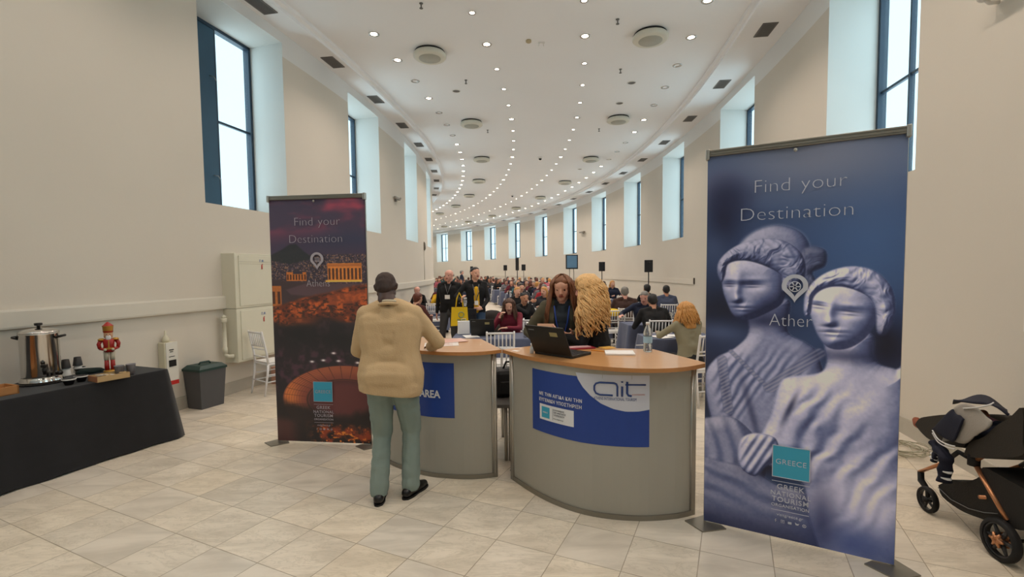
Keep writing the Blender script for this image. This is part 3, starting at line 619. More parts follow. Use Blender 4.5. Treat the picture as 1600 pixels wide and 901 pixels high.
def banner_foot(sheet, y, h, u0, v0, ink, who):
    q = MB(); q.box((u0, y-.002, h-v0-.205), (u0+.205, y, h-v0)); q.build('blue_square', M_TEAL, sheet)
    q = MB()
    for lo, hi in (((u0, h-v0-.004), (u0+.205, h-v0)), ((u0, h-v0-.205), (u0+.205, h-v0-.201)), ((u0, h-v0-.205), (u0+.004, h-v0)), ((u0+.201, h-v0-.205), (u0+.205, h-v0))): q.box((lo[0], y-.0035, lo[1]), (hi[0], y-.002, hi[1]))
    q.build('square_border', ink, sheet)
    fr = lambda x, z: frame((x, y-.003, z), (1, 0, 0), (0, 0, 1))
    text('square_lettering', 'GREECE', .046, ink, sheet, fr(u0+.1025, h-v0-.118), 'CENTER', -.0003, spacing=1.05)
    z = h-v0-.255
    for body, size, dz in (('GREEK', .046, 0), ('NATIONAL', .040, .042), ('TOURISM', .044, .082), ('ORGANISATION', .0275, .115)):
        text('organisation_lettering', body, size, ink, sheet, fr(u0+.1025, z-dz-.024), 'CENTER', .0002, spacing=1.12 if size > .03 else 1.02)
    q = MB(); q.box((u0, y-.001, z+.022), (u0+.205, y, z+.025)); q.box((u0, y-.001, z-.165), (u0+.205, y, z-.162)); q.build('thin_rules', ink, sheet)
    text('web_lettering', 'visitgreece.gr', .027, ink, sheet, fr(u0+.1025, z-.198), 'CENTER', -.0002)
    q = MB()
    for k in range(5):
        x = u0+.025+k*.039; zz = z-.232
        if k == 0: q.tube([(x+.004, y, zz+.010), (x, y, zz+.008), (x, y, zz-.011)], .0018, 5); q.tube([(x-.005, y, zz), (x+.005, y, zz)], .0016, 5)
        elif k == 1: q.tube([(x-.009, y, zz-.009), (x+.009, y, zz-.009), (x+.009, y, zz+.009), (x-.009, y, zz+.009)], .0014, 5, closed=True); q.tube([(x+.004*math.cos(a), y, zz+.004*math.sin(a)) for a in (0, 1, 2, 3, 4, 5)], .0012, 5, closed=True)
        elif k == 2: q.box((x-.010, y-.001, zz-.007), (x+.010, y, zz+.007))
        elif k == 3: q.ball((x, y, zz), (.010, .001, .006), 0, 8); q.tube([(x-.002, y, zz+.003), (x-.010, y, zz+.009)], .002, 5); q.tube([(x+.006, y, zz+.002), (x+.011, y, zz+.007)], .002, 5)
        else: q.tube([(x+.009*math.cos(a), y, zz+.009*math.sin(a)) for a in [i*PI/5 for i in range(10)]], .0018, 5, closed=True); q.tube([(x, y, zz+.004), (x-.002, y, zz-.009)], .0018, 5)
    q.build('small_icons', ink, sheet)
e, sh, y, h, fr, ink = banner((1.29, 3.18, 0), (2.19, 2.66, 0), paint_statues(300, 750), '', False, 'statues')
tag(e, 'large banner at right with two marble women on blue, reading Find your Destination', 'banner')
text('place_lettering', 'Ather', .112, ink, sh, frame((.355-.5, y, h-1.130), (1, 0, 0), (0, 0, 1)), 'LEFT', -.0022, sx=.88)
banner_foot(sh, y, h, .389-.5, 1.883, ink, 'statues')
e, sh, y, h, fr, ink = banner((-2.43, 4.83, 0), (-1.42, 4.70, 0), paint_city(300, 750), '', True, 'city')
tag(e, 'dark dusk-city banner at left behind the man in the beige jacket', 'banner')
text('place_lettering', 'Athens', .098, ink, sh, frame((.372-.5, y, h-.905), (1, 0, 0), (0, 0, 1)), 'LEFT', -.0016, sx=.90)
banner_foot(sh, y, h, .409-.5, 1.862, ink, 'city')
# ================================================================ reception counters
M_WOOD = wood_mat('beech_laminate', 'c99864', 'b98350', .28, (1, 9, 1), .3); M_EDGE = wood_mat('beech_edge', 'b9804a', 'a9713e', .4)
M_GREY = P('warm_grey_panel', (.36, .34, .29), .42, var=.03, scale=1.5); M_BLUE = P('blue_vinyl', '1f3f8c', .45, var=.03); M_PALE = P('pale_lilac_print', (.55, .56, .63), .5, var=.02); M_SIGNW = P('sign_white', (.72, .72, .74), .5, var=0)
M_NAVYINK = P('navy_ink', '27417f', .5, var=0); M_REDINK = P('red_ink', 'c0563f', .5, var=0); M_GREYINK = P('grey_ink', '74757c', .5, var=0); M_STEEL = P('mirror_base', 'b8b8b8', .2, .9, var=0)
def catmull(pts, k=8):
    P_ = [Vector(p) for p in pts]; n = len(P_); out = []
    for i in range(n-1):
        a, b, c, d = P_[max(i-1, 0)], P_[i], P_[i+1], P_[min(i+2, n-1)]
        for j in range(k):
            t = j/k; out.append(.5*((2*b)+(-a+c)*t+(2*a-5*b+4*c-d)*t*t+(-a+3*b-3*c+d)*t**3))
    out.append(P_[-1]); return out
class Curve2:
    def __init__(s, pts):
        s.p = catmull([(x, y, 0) for x, y in pts]); s.l = [0]
        for a, b in zip(s.p, s.p[1:]): s.l.append(s.l[-1]+(b-a).length)
    def at(s, d, off=0.0):
        d = max(0, min(s.l[-1], d)); i = 0
        while i < len(s.l)-2 and s.l[i+1] < d: i += 1
        t = (d-s.l[i])/max(1e-9, s.l[i+1]-s.l[i]); p = s.p[i].lerp(s.p[i+1], t); q = (s.p[min(i+2, len(s.p)-1)]-s.p[max(i-1, 0)]).normalized()
        return Vector((p.x+q.y*off, p.y-q.x*off, 0)), q       # off > 0: towards the visitor
def bent_panel(cv, d0, d1, z0, z1, off, th, mb, mi=0, n=24):
    vs = []
    for i in range(n+1):
        d = d0+(d1-d0)*i/n
        for o, z in ((off, z0), (off, z1), (off-th, z1), (off-th, z0)): p, _ = cv.at(d, o); vs.append((p.x, p.y, z))
    fs = []
    for i in range(n):
        for j in range(4): a, b = i*4+j, i*4+(j+1) % 4; fs.append((a, a+4, b+4, b))
    fs += [(3, 2, 1, 0), tuple(n*4+j for j in range(4))]
    mb.add(vs, fs, mi, False); return mb
def wrap(o, cv, d0, z0, off):
    """bend a flat mesh (x along, y up) onto the curved front"""
    for v in o.data.vertices:
        p, q = cv.at(d0+v.co.x, off+v.co.z); v.co = (p.x, p.y, z0+v.co.y)
def counter(curve, top, label, mirror=False):
    cv = Curve2(curve); Lc = cv.l[-1]; c = sum((Vector((x, y, 0)) for x, y in top), Vector())/len(top)
    e = empty('reception_counter', (c.x, c.y, 0)); e2 = lambda o: o
    def bl(mb, name, mat): 
        o = mb.build(name, mat, e); o.location = (-c.x, -c.y, 0); return o
    pan = bl(bent_panel(cv, .02, Lc-.02, .035, 1.035, 0, .018, MB()), 'curved_front', M_GREY)
    bl(bent_panel(cv, 0, Lc, 0.0, .035, .012, .05, MB()), 'base_rail', M_ALUD)
    bl(bent_panel(cv, 0, Lc, .985, 1.05, .004, .03, MB()), 'top_rail', M_GREY)
    pts = [cv.at(0)[0], cv.at(Lc)[0]]
    for k, p in enumerate(pts):
        _, q = cv.at(0 if k == 0 else Lc); b = MB()
        for dx in (-.010, .012): b.tube([(p.x+q.x*dx, p.y+q.y*dx, 0), (p.x+q.x*dx, p.y+q.y*dx, 1.05)], .013, 10)
        b.box((-.016, -.010, 0), (.016, .010, 1.05), 0, frame((p.x, p.y, 0), q, Vector((-q.y, q.x, 0)))); bl(b, 'post', M_ALU)
    tp = MB(); tp.prism([(x, y) for x, y in top], 1.052, 1.08); t = bl(tp, 'counter_top', [M_WOOD]);
    me = t.data; me.materials.append(M_EDGE)
    for p in me.polygons:
        if abs(p.normal.z) < .5: p.material_index = 1
    return e, cv, bl, pan, c
topR = [(v.x, v.y) for v in catmull([(-.085, 3.93, 0), (.10, 3.63, 0), (.32, 3.41, 0), (.52, 3.24, 0), (.72, 3.14, 0), (.93, 3.10, 0), (1.14, 3.14, 0), (1.345, 3.27, 0)], 6)]+[(1.15, 3.86), (.16, 4.10)]
eR, cvR, blR, panR, cR = counter([(-.01, 3.89), (.17, 3.61), (.33, 3.43), (.49, 3.31), (.67, 3.24), (.89, 3.21), (1.12, 3.235), (1.255, 3.285)], topR, '')
tag(eR, 'curved reception counter nearest the marble-women banner, laptop standing on it', 'reception counter')
topL = [(v.x, v.y) for v in catmull([(-.09, 3.93, 0), (-.24, 3.84, 0), (-.42, 3.82, 0), (-.62, 3.86, 0), (-.86, 3.98, 0), (-1.08, 4.14, 0), (-1.28, 4.36, 0)], 6)]+[(-1.12, 4.78), (-.30, 4.56)]
cl = [(-1.20, 4.36), (-1.10, 4.22), (-.97, 4.11), (-.84, 4.03), (-.70, 3.96), (-.56, 3.925), (-.42, 3.905), (-.28, 3.91), (-.16, 3.94)]
eL, cvL, blL, panL, cL = counter(cl, topL, '')
tag(eL, 'curved reception counter behind the man in the beige jacket', 'reception counter')
# blue sign on the right counter: find the run of the curve the photo shows
def dist_at_px(cv, x, y):
    best = None
    for i in range(400):
        d = cv.l[-1]*i/399; p, _ = cv.at(d); r = ray(x, y); s = abs(r.x/r.y-p.x/p.y)
        if best is None or s < best[0]: best = (s, d, p.y)
    return best[1], aty(x, y, best[2]).z
d0, zt = dist_at_px(cvR, 832, 573); d1, _ = dist_at_px(cvR, 1015, 573); _, zb = dist_at_px(cvR, 1015, 698); ds = d1-d0; zt += .02
sg = blR(bent_panel(cvR, d0, d1, zb, zt, .0025, .002, MB(), n=30), 'blue_sign', M_BLUE)
def on_sign(cv, o, x, z, off, par, c):
    wrap(o, cv, x, z, off); o.parent = par; o.location = (0, 0, 0); return o
def ngon_bent(cv, pts, off, mat, name, par, n=28):
    """flat outline (x along the curve, z) cut in vertical strips so that it follows the bend"""
    xs = [p[0] for p in pts]; x0, x1 = min(xs), max(xs); mb = MB()
    def span(x):
        zs = []
        for i in range(len(pts)):
            (ax, az), (bx, bz) = pts[i], pts[(i+1) % len(pts)]
            if (ax-x)*(bx-x) <= 0 and abs(ax-bx) > 1e-9: zs.append(az+(bz-az)*(x-ax)/(bx-ax))
        return (min(zs), max(zs)) if zs else None
    rows = []
    for i in range(n+1):
        x = x0+(x1-x0)*min(.9999, max(.0001, i/n)); s = span(x)
        if s: rows.append((x, s))
    vs = []
    for x, (a, b) in rows:
        p, _ = cv.at(x, off); vs += [(p.x, p.y, a), (p.x, p.y, b)]
    fs = [(2*i, 2*i+2, 2*i+3, 2*i+1) for i in range(len(rows)-1)]
    o = mb.add(vs, fs).build(name, mat, par); return o
# pale quarter disc in the upper right corner
cxq, rq = d1-.10*ds/.83, .0
arc = [(d0+ds*u, zt-(zt-zb)*v) for u, v in ((.452, 0), (.47, .09), (.51, .20), (.57, .31), (.65, .41), (.74, .475), (.83, .505), (.92, .50), (1.0, .475))]
ngon_bent(cvR, arc+[(d1, zt)], .0040, M_PALE, 'pale_corner', sg)
# the three-letter logo drawn with bent strokes
ux = lambda u: d0+ds*u
vz = lambda v: zt-(zt-zb)*v
def stroke(cv, pts, r, par, mat, name, mb=None):
    q = mb or MB(); out = []
    for x, z in pts: p, _ = cv.at(x, .0055); out.append((p.x, p.y, z))
    q.tube(out, r, 6, flat=1.0); return q
lg = MB()
stroke(cvR, [(ux(.768), vz(.295)), (ux(.768), vz(.16)), (ux(.760), vz(.125)), (ux(.745), vz(.112)), (ux(.64), vz(.112)), (ux(.612), vz(.13)), (ux(.60), vz(.165)), (ux(.60), vz(.225)), (ux(.612), vz(.265)), (ux(.64), vz(.285)), (ux(.735), vz(.285))], .0065, sg, None, '', lg)
stroke(cvR, [(ux(.802), vz(.295)), (ux(.802), vz(.155))], .0075, sg, None, '', lg); stroke(cvR, [(ux(.802), vz(.085)), (ux(.802), vz(.10))], .0075, sg, None, '', lg)
stroke(cvR, [(ux(.838), vz(.09)), (ux(.838), vz(.25)), (ux(.848), vz(.28)), (ux(.870), vz(.285))], .0075, sg, None, '', lg); stroke(cvR, [(ux(.825), vz(.13)), (ux(.972), vz(.13))], .0055, sg, None, '', lg)
lg.build('logo_lettering', M_NAVYINK, sg)
I4 = Matrix.Identity(4)
def bent_text(body, size, mat, u, v, align, weight, name, off=.0045, cv=None, sx=1.0, sp=1.0, par=None):
    o = text(name, body, size, mat, par or sg, I4, align, weight, sx=sx, spacing=sp); wrap(o, cv or cvR, u, v, off); return o
bent_text('ATHENS INTERNATIONAL TOURISM', .0285, M_NAVYINK, ux(.595), vz(.355), 'LEFT', .0, 'logo_caption', sx=.62, sp=1.0)
bent_text('& CULTURE EXPO', .013, M_REDINK, ux(.875), vz(.275), 'LEFT', .0, 'logo_small_caption', sx=.8)
bent_text('ΜΕ ΤΗΝ ΑΙΓΙΔΑ ΚΑΙ ΤΗΝ', .034, M_SIGNW, ux(.088), vz(.430), 'LEFT', .0004, 'sign_lettering', sx=.90, sp=1.10)
bent_text('ΕΥΓΕΝΙΚΗ ΥΠΟΣΤΗΡΙΞΗ', .034, M_SIGNW, ux(.088), vz(.520), 'LEFT', .0004, 'sign_lettering', sx=.90, sp=1.10)
wl = blR(bent_panel(cvR, ux(.095), ux(.435), vz(.80), vz(.565), .0045, .002, MB(), n=12), 'white_label', M_SIGNW)
ll = blR(bent_panel(cvR, ux(.118), ux(.205), vz(.765), vz(.60), .0060, .002, MB(), n=5), 'label_square', M_TEAL)
for k, (t_, s_) in enumerate((('ΕΛΛΗΝΙΚΟΣ', .017), ('ΟΡΓΑΝΙΣΜΟΣ', .017), ('ΤΟΥΡΙΣΜΟΥ', .017), ('www.visitgreece.gr', .012))):
    bent_text(t_, s_, M_GREYINK, ux(.245), vz(.625+.038*k+(.01 if k == 3 else 0)), 'LEFT', 0, 'label_lettering', .0065, par=wl)
bent_text('GREECE', .014, M_SIGNW, ux(.1615), vz(.69), 'CENTER', 0, 'label_lettering', .0080, par=ll)
rl = blR(bent_panel(cvR, ux(.238), ux(.240), vz(.77), vz(.60), .0060, .001, MB(), n=2), 'label_rule', M_GREYINK)
# blue sign of the left counter
a0, zt2 = dist_at_px(cvL, 613, 559); a1, _ = dist_at_px(cvL, 709, 561); _, zb2 = dist_at_px(cvL, 710, 653)
sgl = blL(bent_panel(cvL, max(.12, a1-.86), a1, zb2, zt2, .0025, .002, MB(), n=26), 'blue_sign', M_BLUE)
xr, zr = dist_at_px(cvL, 688, 622)
o = text('sign_lettering', 'BUSINESS AREA', .088, M_SIGNW, sgl, I4, 'RIGHT', .0022, sx=.90); wrap(o, cvL, xr, zr+.004, .0045)
# low shelf frame seen in the gap between the counters
e = empty('shelf_stand', (-.05, 4.28, 0)); b = MB()
for x in (-.018, .022): b.tube([(x, 0, 0), (x, 0, .50)], .017, 8)
b.build('post', M_ALU, e)
for yy in (.62,): MB().tube([(-.06, yy, 0), (-.06, yy, .50)], .015, 8).build('post', M_ALU, e)
MB().box((-.30, -.05, .50), (.26, .70, .53)).build('shelf', P('grey_shelf', '5f5c5a', .5), e); tag(e, 'low aluminium shelf stand in the gap between the two counters', 'shelf stand')
# ---- things on the counters
M_BLACK = P('black_plastic', '141414', .4, var=.05); M_BLK2 = P('black_keys', '232326', .5); M_PAPER = P('white_paper', (.78, .76, .74), .6, var=.02); M_SCREEN = P('laptop_screen', (.05, .06, .08), .15, var=0, emit=(.5, .6, .8), estr=.6)
def laptop(loc, rz, label, open_=105, w=.37, d=.25):
    e = empty('laptop', loc, rz)
    b = MB(); b.box((-w/2, 0, 0), (w/2, d, .022), bev=.004); base = b.build('base', M_BLACK, e)
    k = MB()
    for r in range(5):
        for c in range(14): k.box((-w/2+.022+c*.0235, .07+r*.024, .022), (-w/2+.022+c*.0235+.019, .07+r*.024+.019, .0245))
    k.build('keyboard', M_BLK2, base)
    MB().box((-.05, .012, .022), (.05, .058, .0232)).build('touchpad', P('dark_pad', '2e2e32', .3), base)
    # the lid hinges at the side away from the user (y = d), user side is y = 0
    t = math.radians(open_); M = Matrix.Translation((0, d, .018)) @ Matrix.Rotation(-(PI-t), 4, 'X')
    l = MB(); l.box((-w/2, -.245, -.004), (w/2, 0, .006), 0, Matrix.Translation((0, d, .02)) @ Matrix.Rotation(-t, 4, 'X'), bev=.003); lid = l.build('lid', M_BLACK, e)
    s = MB(); s.box((-w/2+.015, -.232, -.0052), (w/2-.015, -.018, -.0042), 0, Matrix.Translation((0, d, .02)) @ Matrix.Rotation(-t, 4, 'X')); s.build('screen', M_SCREEN, lid)
    g = MB(); Ml = Matrix.Translation((0, d, .02)) @ Matrix.Rotation(-t, 4, 'X'); g.box((.02-.13, -.200, .006), (.09-.13, -.165, .0068), 0, Ml); g.build('sticker', P('tan_sticker', '9c8f62', .6), lid)
    g = MB(); g.box((.10, -.215, .006), (.155, -.207, .0066), 0, Ml); g.build('maker_mark', P('mark_grey', '77777a', .4), lid)
    tag(e, label, 'laptop'); return e
def on(x, y, z=1.08): return atz(x, y, z)
# ================================================================ things lying on the counters
laptop((.475, 3.775, 1.08), math.radians(137), 'open black laptop seen from its lid on the right reception counter', 117, w=.36, d=.25)
e = empty('notepad', on(968, 552), math.radians(-8)); b = MB(); b.box((-.11, -.085, 0), (.11, .085, .012), 0, Matrix.Rotation(0, 4, 'Z')); b.build('pages', M_PAPER, e); MB().box((-.112, -.087, 0), (.112, .087, .002)).build('card_back', P('grey_card', '9c978e', .8), e); tag(e, 'white paper notepad lying on the right reception counter', 'notepad')
p = on(1012, 549); e = empty('water_bottle', p)
M_PET = P('clear_pet', (.82, .88, .90), .08, var=0, trans=.85, ior=1.2); M_WLAB = P('blue_bottle_label', '9fc4da', .5)
MB().lathe([(.030, 0), (.034, .006), (.034, .05), (.031, .06), (.034, .07), (.034, .125), (.031, .13), (.034, .14), (.033, .155), (.022, .190), (.0135, .205), (.0135, .216)], 20).build('bottle', M_PET, e)
MB().lathe([(.0348, .072), (.0348, .123)], 20, cap=False).build('bottle_label', M_WLAB, e); MB().lathe([(.0155, .214), (.0155, .232), (.013, .234)], 14).build('cap', M_PAPER, e); tag(e, 'clear plastic water bottle with white cap on the right reception counter', 'bottle')
e = empty('sanitizer_bottle', on(831, 552)); MB().lathe([(.014, 0), (.016, .003), (.016, .045), (.008, .055), (.008, .06)], 14).build('bottle', P('pale_bottle', 'b6b9bb', .3), e); MB().lathe([(.009, .058), (.010, .078), (.006, .082)], 12).build('cap', M_PAPER, e); tag(e, 'tiny clear bottle with white cap beside the laptop hinge', 'bottle')
e = empty('pencil', on(937, 549)); MB().tube([(-.06, .045, .005), (.05, -.03, .005)], .004, 6).build('shaft', P('yellow_paint', 'd98f1f', .4), e); MB().tube([(.05, -.03, .005), (.06, -.037, .005)], [.004, .0008], 6).build('tip', M_WOOD, e); tag(e, 'yellow pencil lying between the laptop and the notepad', 'pencil')
b = MB(); b.box((-.05, -.05, 0), (.06, .05, .003), 0, Matrix.Rotation(.4, 4, 'Z')); o = b.build('paper_slip', P('yellow_paper', 'd9a64a', .6)); o.location = on(948, 543); tag(o, 'small yellow paper slip behind the notepad', 'paper slip')
o = MB().box((-.02, -.03, 0), (.02, .03, .002), 0, Matrix.Rotation(.8, 4, 'Z')).build('paper_scrap', M_PAPER); o.location = on(806, 548); tag(o, 'tiny white paper scrap near the left tip of the right counter', 'paper scrap')
e = empty('pen', on(1003, 540)); MB().tube([(-.05, 0, .005), (.05, .01, .005)], .0045, 6).build('barrel', M_PAPER, e); MB().tube([(.05, .01, .005), (.065, .0115, .005)], .004, 6).build('pen_cap', P('red_plastic', 'a8202a', .4), e); tag(e, 'white pen with a red end beside the water bottle', 'pen')
# leaflets on the left counter
for k, (c, rz, col) in enumerate((((690, 538), .15, 'd9d2cc'), ((702, 533), .42, 'd8b3a6'))):
    e = empty('leaflet_sheet', on(*c)+Vector((0, 0, .004*k)), rz); MB().box((-.15, -.11, 0), (.15, .11, .003)).build('sheet', P('leaflet_%d' % k, col, .5, var=.02), e)
    g = MB()
    for j in range(5): g.box((-.12, .07-j*.035, .003), (.10-.03*(j % 2), .082-j*.035, .0036))
    g.build('printed_lines', P('salmon_print', 'cf9a8c', .6), e); tag(e, ('white printed sheet lying at the jacket sleeve on the left counter', 'pinkish printed sheet on top of the white one on the left counter')[k], 'leaflet')
# ================================================================ the table under the black cloth
TA, TB = Vector((-3.60, 4.93, 0)), Vector((-4.27, 3.16, 0)); _d = (TB-TA).normalized(); _n = Vector((_d.y, -_d.x, 0)); 
if _n.x > 0: _n = -_n
def tb(s, t, z=.75): p = TA+_d*s+_n*t; return Vector((p.x, p.y, z))
TL, TW = 1.88, .62
def tbl_px(x, y, z=.75): return atz(x, y, z)
M_CLOTH = P('black_cloth', (.012, .012, .014), .95, var=.25, scale=9, sheen=.1)
def drape(name, corners, ztop, mat, parent=None, flare=.06, folds=.018, nf=9, zb=.01, seed=1, corner_tail=.0):
    """cloth over a table: flat top with rounded edge, sides that fall in folds"""
    rg = random.Random(seed); P4 = [Vector(c) for c in corners]; cen = sum(P4, Vector())/4; per = []
    for i in range(4):
        a, b = P4[i], P4[(i+1) % 4]; n = max(6, int((b-a).length/.04))
        for k in range(n): per.append((a.lerp(b, k/n), i, k/n))
    N = len(per); ph = [rg.uniform(0, 6.28) for _ in range(4)]; vs = []; rows = [0, .015, .06, .2, .4, .6, .8, 1.0]
    dist = 0
    for ri, t in enumerate(rows):
        for j, (p, i, u) in enumerate(per):
            out = (p-cen); out.z = 0
            a, b = P4[i], P4[(i+1) % 4]; e = (b-a).normalized(); nrm = Vector((e.y, -e.x, 0))
            if nrm.dot(out) < 0: nrm = -nrm
            corner = max(0, 1-min(u, 1-u)*(b-a).length/.16); cd = out.normalized()
            w = math.sin(u*(b-a).length*nf*2+ph[i]+1.7*math.sin(u*7+ph[i]))*folds*(t**.8)
            q = p+nrm*(flare*t*.5+w+(.004 if t > 0 else 0))+cd*corner*t*(flare*1.1+corner_tail)
            vs.append((q.x, q.y, ztop-(ztop-zb)*t+(.0 if t < 1 else .006*math.sin(j*.7))))
    fs = []
    for r in range(len(rows)-1):
        for j in range(N): k = (j+1) % N; fs.append((r*N+j, (r+1)*N+j, (r+1)*N+k, r*N+k))
    fs.append(tuple(range(N)))
    mb = MB(); mb.add(vs, fs, 0, True); mb.sm[-1] = False
    return mb.build(name, mat, parent)
o = drape('tablecloth', [tb(0, 0), tb(0, TW), tb(TL, TW), tb(TL, 0)], .75, M_CLOTH, None, .05, .010, 5, .012, 3, .05); tag(o, 'plain black tablecloth hanging to the floor under the coffee urn', 'tablecloth')
e = empty('folding_table', tb(TL/2, TW/2, 0), math.atan2(_d.y, _d.x)); MB().box((-TL/2+.01, -TW/2+.01, .715), (TL/2-.01, TW/2-.01, .745)).build('tabletop', P('table_board', '8f877a', .6), e)
for sx in (-1, 1):
    for sy in (-1, 1): MB().tube([(sx*(TL/2-.12), sy*(TW/2-.08), 0), (sx*(TL/2-.12), sy*(TW/2-.08), .715)], .014, 8).build('leg', M_ALUD, e)
tag(e, 'folding table hidden under the black tablecloth', 'table')
V3_ = Vector
# coffee urn on a round tray
M_SS = P('polished_steel', (.62, .59, .56), .12, 1.0, var=.03, scale=2); M_BAK = P('black_bakelite', '17130f', .35)
U = Vector((-4.335, 4.35, .75)); e = empty('coffee_urn', U+Vector((0, 0, .014)), .35)
MB().lathe([(.152, 0), (.152, .012), (.142, .03), (.138, .045)], 40).build('base_ring', M_SS, e)
MB().lathe([(.134, .045), (.136, .06), (.136, .43), (.142, .437), (.142, .445), (.134, .450)], 48, cap=True).build('body', M_SS, e)
ld = MB().lathe([(.140, .449), (.142, .456), (.120, .472), (.08, .485), (.03, .492), (0, .493)], 40).build('lid', M_SS, e); MB().lathe([(.013, .49), (.013, .512), (.028, .516), (.030, .535), (.024, .538)], 18).build('lid_knob', M_BAK, ld)
for s in (-1, 1):
    hd = MB(); hd.tube([(s*.132, -.035, .40), (s*.175, -.035, .415), (s*.19, 0, .415), (s*.175, .035, .415), (s*.132, .035, .40)], .010, 8); hd.build('handle', M_BAK, e)
tp = MB(); tp.tube([(.07, -.115, .13), (.095, -.155, .13)], .014, 10).tube([(.095, -.155, .15), (.095, -.155, .085)], .013, 10); tp.box((.075, -.175, .15), (.115, -.135, .175), bev=.004); tp.build('tap', M_BAK, e)
MB().tube([(.132, -.02, .07), (.158, -.03, .07)], .018, 12).build('control_knob', M_BAK, e)
tag(e, 'tall stainless steel coffee urn with black tap on the black table', 'coffee urn')
e = empty('round_tray', U); MB().lathe([(.0, .002), (.17, .002), (.183, .012), (.185, .010), (.171, 0), (.0, 0)], 44).build('tray', P('dark_tray', '1c1c1f', .25), e); tag(e, 'dark round tray under the coffee urn', 'tray')
def cup(loc, name='paper_cup', r0=.026, r1=.036, h=.085, mat=None, rim=None, flip=False, label='', cat='cup', group=None, n=1, split=0):
    e = empty(name, loc); b = MB()
    prof = [(0, .002), (r0, 0), (r1, h), (r1+.0015, h+.002), (r1-.002, h+.001), (r0-.003, .004), (0, .005)]
    if flip: prof = [(r0+(r1-r0)*(1-z/h) if r > 0 else 0, z) for r, z in ((0, h), (r0, h), (r1, 0), (r1+.0015, 0))]; prof = [(r1+.001, 0), (r1, .003), (r0, h), (r0-.004, h), (r0-.005, h-.006), (0, h-.006)]
    b.lathe(prof, 20, cap=False); b.build('wall', mat, e)
    if rim: MB().lathe([(r1+.0016, h-.008), (r1+.003, h-.002), (r1+.0016, h+.003)], 20, cap=False).build('rim', rim, e)
    tag(e, label, cat, group); return e
M_BCUP = P('black_paper_cup', '1d1b1c', .5); M_WCUP = P('white_cup', (.68, .66, .62), .5); M_GCUP = P('grey_tinted_cup', '77767c', .4)
for k, (x, y, lab) in enumerate(((88, 597, 'left'), (112, 592, 'right'))):
    L0 = tb((.88, .76)[k]-.45, .52-.0*k)
    L0 = Vector(((-4.40, 4.66, .75), (-4.41, 4.80, .75))[k])
    for j in range(2): cup(L0+Vector((0, 0, j*.072)), 'paper_cup', .028, .039, .085, (M_WCUP, M_BCUP)[j], None, True, ('lower white cup in the %s upturned stack by the urn', 'upper black cup in the %s upturned stack by the urn')[j] % lab, 'cup', 'upturned cups by the urn')
for k, (x, y, lab) in enumerate(((108, 601, 'black bowl-shaped cup with white rim, nearest the urn tray'), (127, 596, 'black bowl-shaped cup with white rim, nearer the sugar box'), (125, 582, 'black cup with white rim behind the other two bowl cups'))):
    e = cup(atz(x, y, .75), 'bowl_cup', .028, .050, .055, M_BCUP, M_WCUP, False, lab, 'cup', 'black cups with white rims')
for k, (x, y, lab) in enumerate(((187, 588, 'smoky grey tumbler by the doll, left of two'), (205, 585, 'smoky grey tumbler at the table corner, right of two'))):
    cup(atz(x, y, .75), 'tumbler', .028, .040, .105, M_GCUP, None, False, lab, 'tumbler', 'smoky tumblers')
# crumpled dark bag
def crumple(name, mat, c, r, seed, label, cat, sub=4, amp=.25, flat=.5, parent=None, stretch=(1, 1, 1)):
    bm = bmesh.new(); bmesh.ops.create_icosphere(bm, subdivisions=sub, radius=1); rg = random.Random(seed)
    ws = [(Vector((rg.gauss(0, 1), rg.gauss(0, 1), rg.gauss(0, 1)))*rg.uniform(1.5, 4.5), rg.uniform(0, 6.28)) for _ in range(14)]
    for v in bm.verts:
        s = sum(abs(math.sin(v.co.dot(w)+p)) for w, p in ws)/14-.6; v.co *= 1+amp*s*2
        v.co = Vector((v.co.x*r*stretch[0], v.co.y*r*stretch[1], max(v.co.z, -.55)*r*flat*stretch[2]+.55*r*flat*stretch[2]))
    me = bpy.data.meshes.new(name); bm.to_mesh(me); bm.free(); me.materials.append(mat)
    for p in me.polygons: p.use_smooth = True
    o = bpy.data.objects.new(name, me); o.location = c; link(o, parent)
    if label: tag(o, label, cat)
    return o
crumple('folded_cloth', P('dark_green_cloth', '10211f', .9), atz(141, 583, .75), .085, 4, 'crumpled dark green cloth behind the sugar box', 'cloth', amp=.22, flat=.42, stretch=(1.25, .6, 1)).rotation_euler.z = .9
# sugar box
p = atz(171, 592, .75); e = empty('sugar_box', p, math.atan2(-_d.y, -_d.x)-.1); M_BOX = P('tan_cardboard', 'b3966c', .8, var=.1); M_BOXR = P('reddish_box_side', 'a06b4c', .8, var=.1)
b = MB(); w_, d_, h_, t_ = .13, .085, .052, .004
b.box((-w_, -d_, 0), (w_, d_, t_)).box((-w_, -d_, 0), (w_, -d_+t_, h_)).box((-w_, d_-t_, 0), (w_, d_, h_)).box((w_-t_, -d_, 0), (w_, d_, h_)).box((-w_, -d_, 0), (-w_+t_, d_, h_), 1); b.build('carton', [M_BOX, M_BOXR], e)
for k in range(16):
    rg = random.Random(k); q = MB(); q.box((-.028, -.010, -.003), (.028, .010, .003), 0, Matrix.Translation((rg.uniform(-.09, .09), rg.uniform(-.055, .055), .020+.0022*k)) @ Matrix.Rotation(rg.uniform(0, 3), 4, 'Z') @ Matrix.Rotation(rg.uniform(-.2, .2), 4, 'X'), bev=.002)
    o = q.build('sugar_sachet', P('sachet_white', (.66, .62, .55), .5) if k % 3 else P('sachet_tan', 'b79a6d', .5), None); o.location = p; o.rotation_euler.z = e.rotation_euler.z; tag(o, 'small paper sugar sachet heaped in the open carton', 'sugar sachet', 'sugar sachets in the open carton')
tag(e, 'shallow open carton of sachets at the feet of the wooden soldier doll', 'carton')
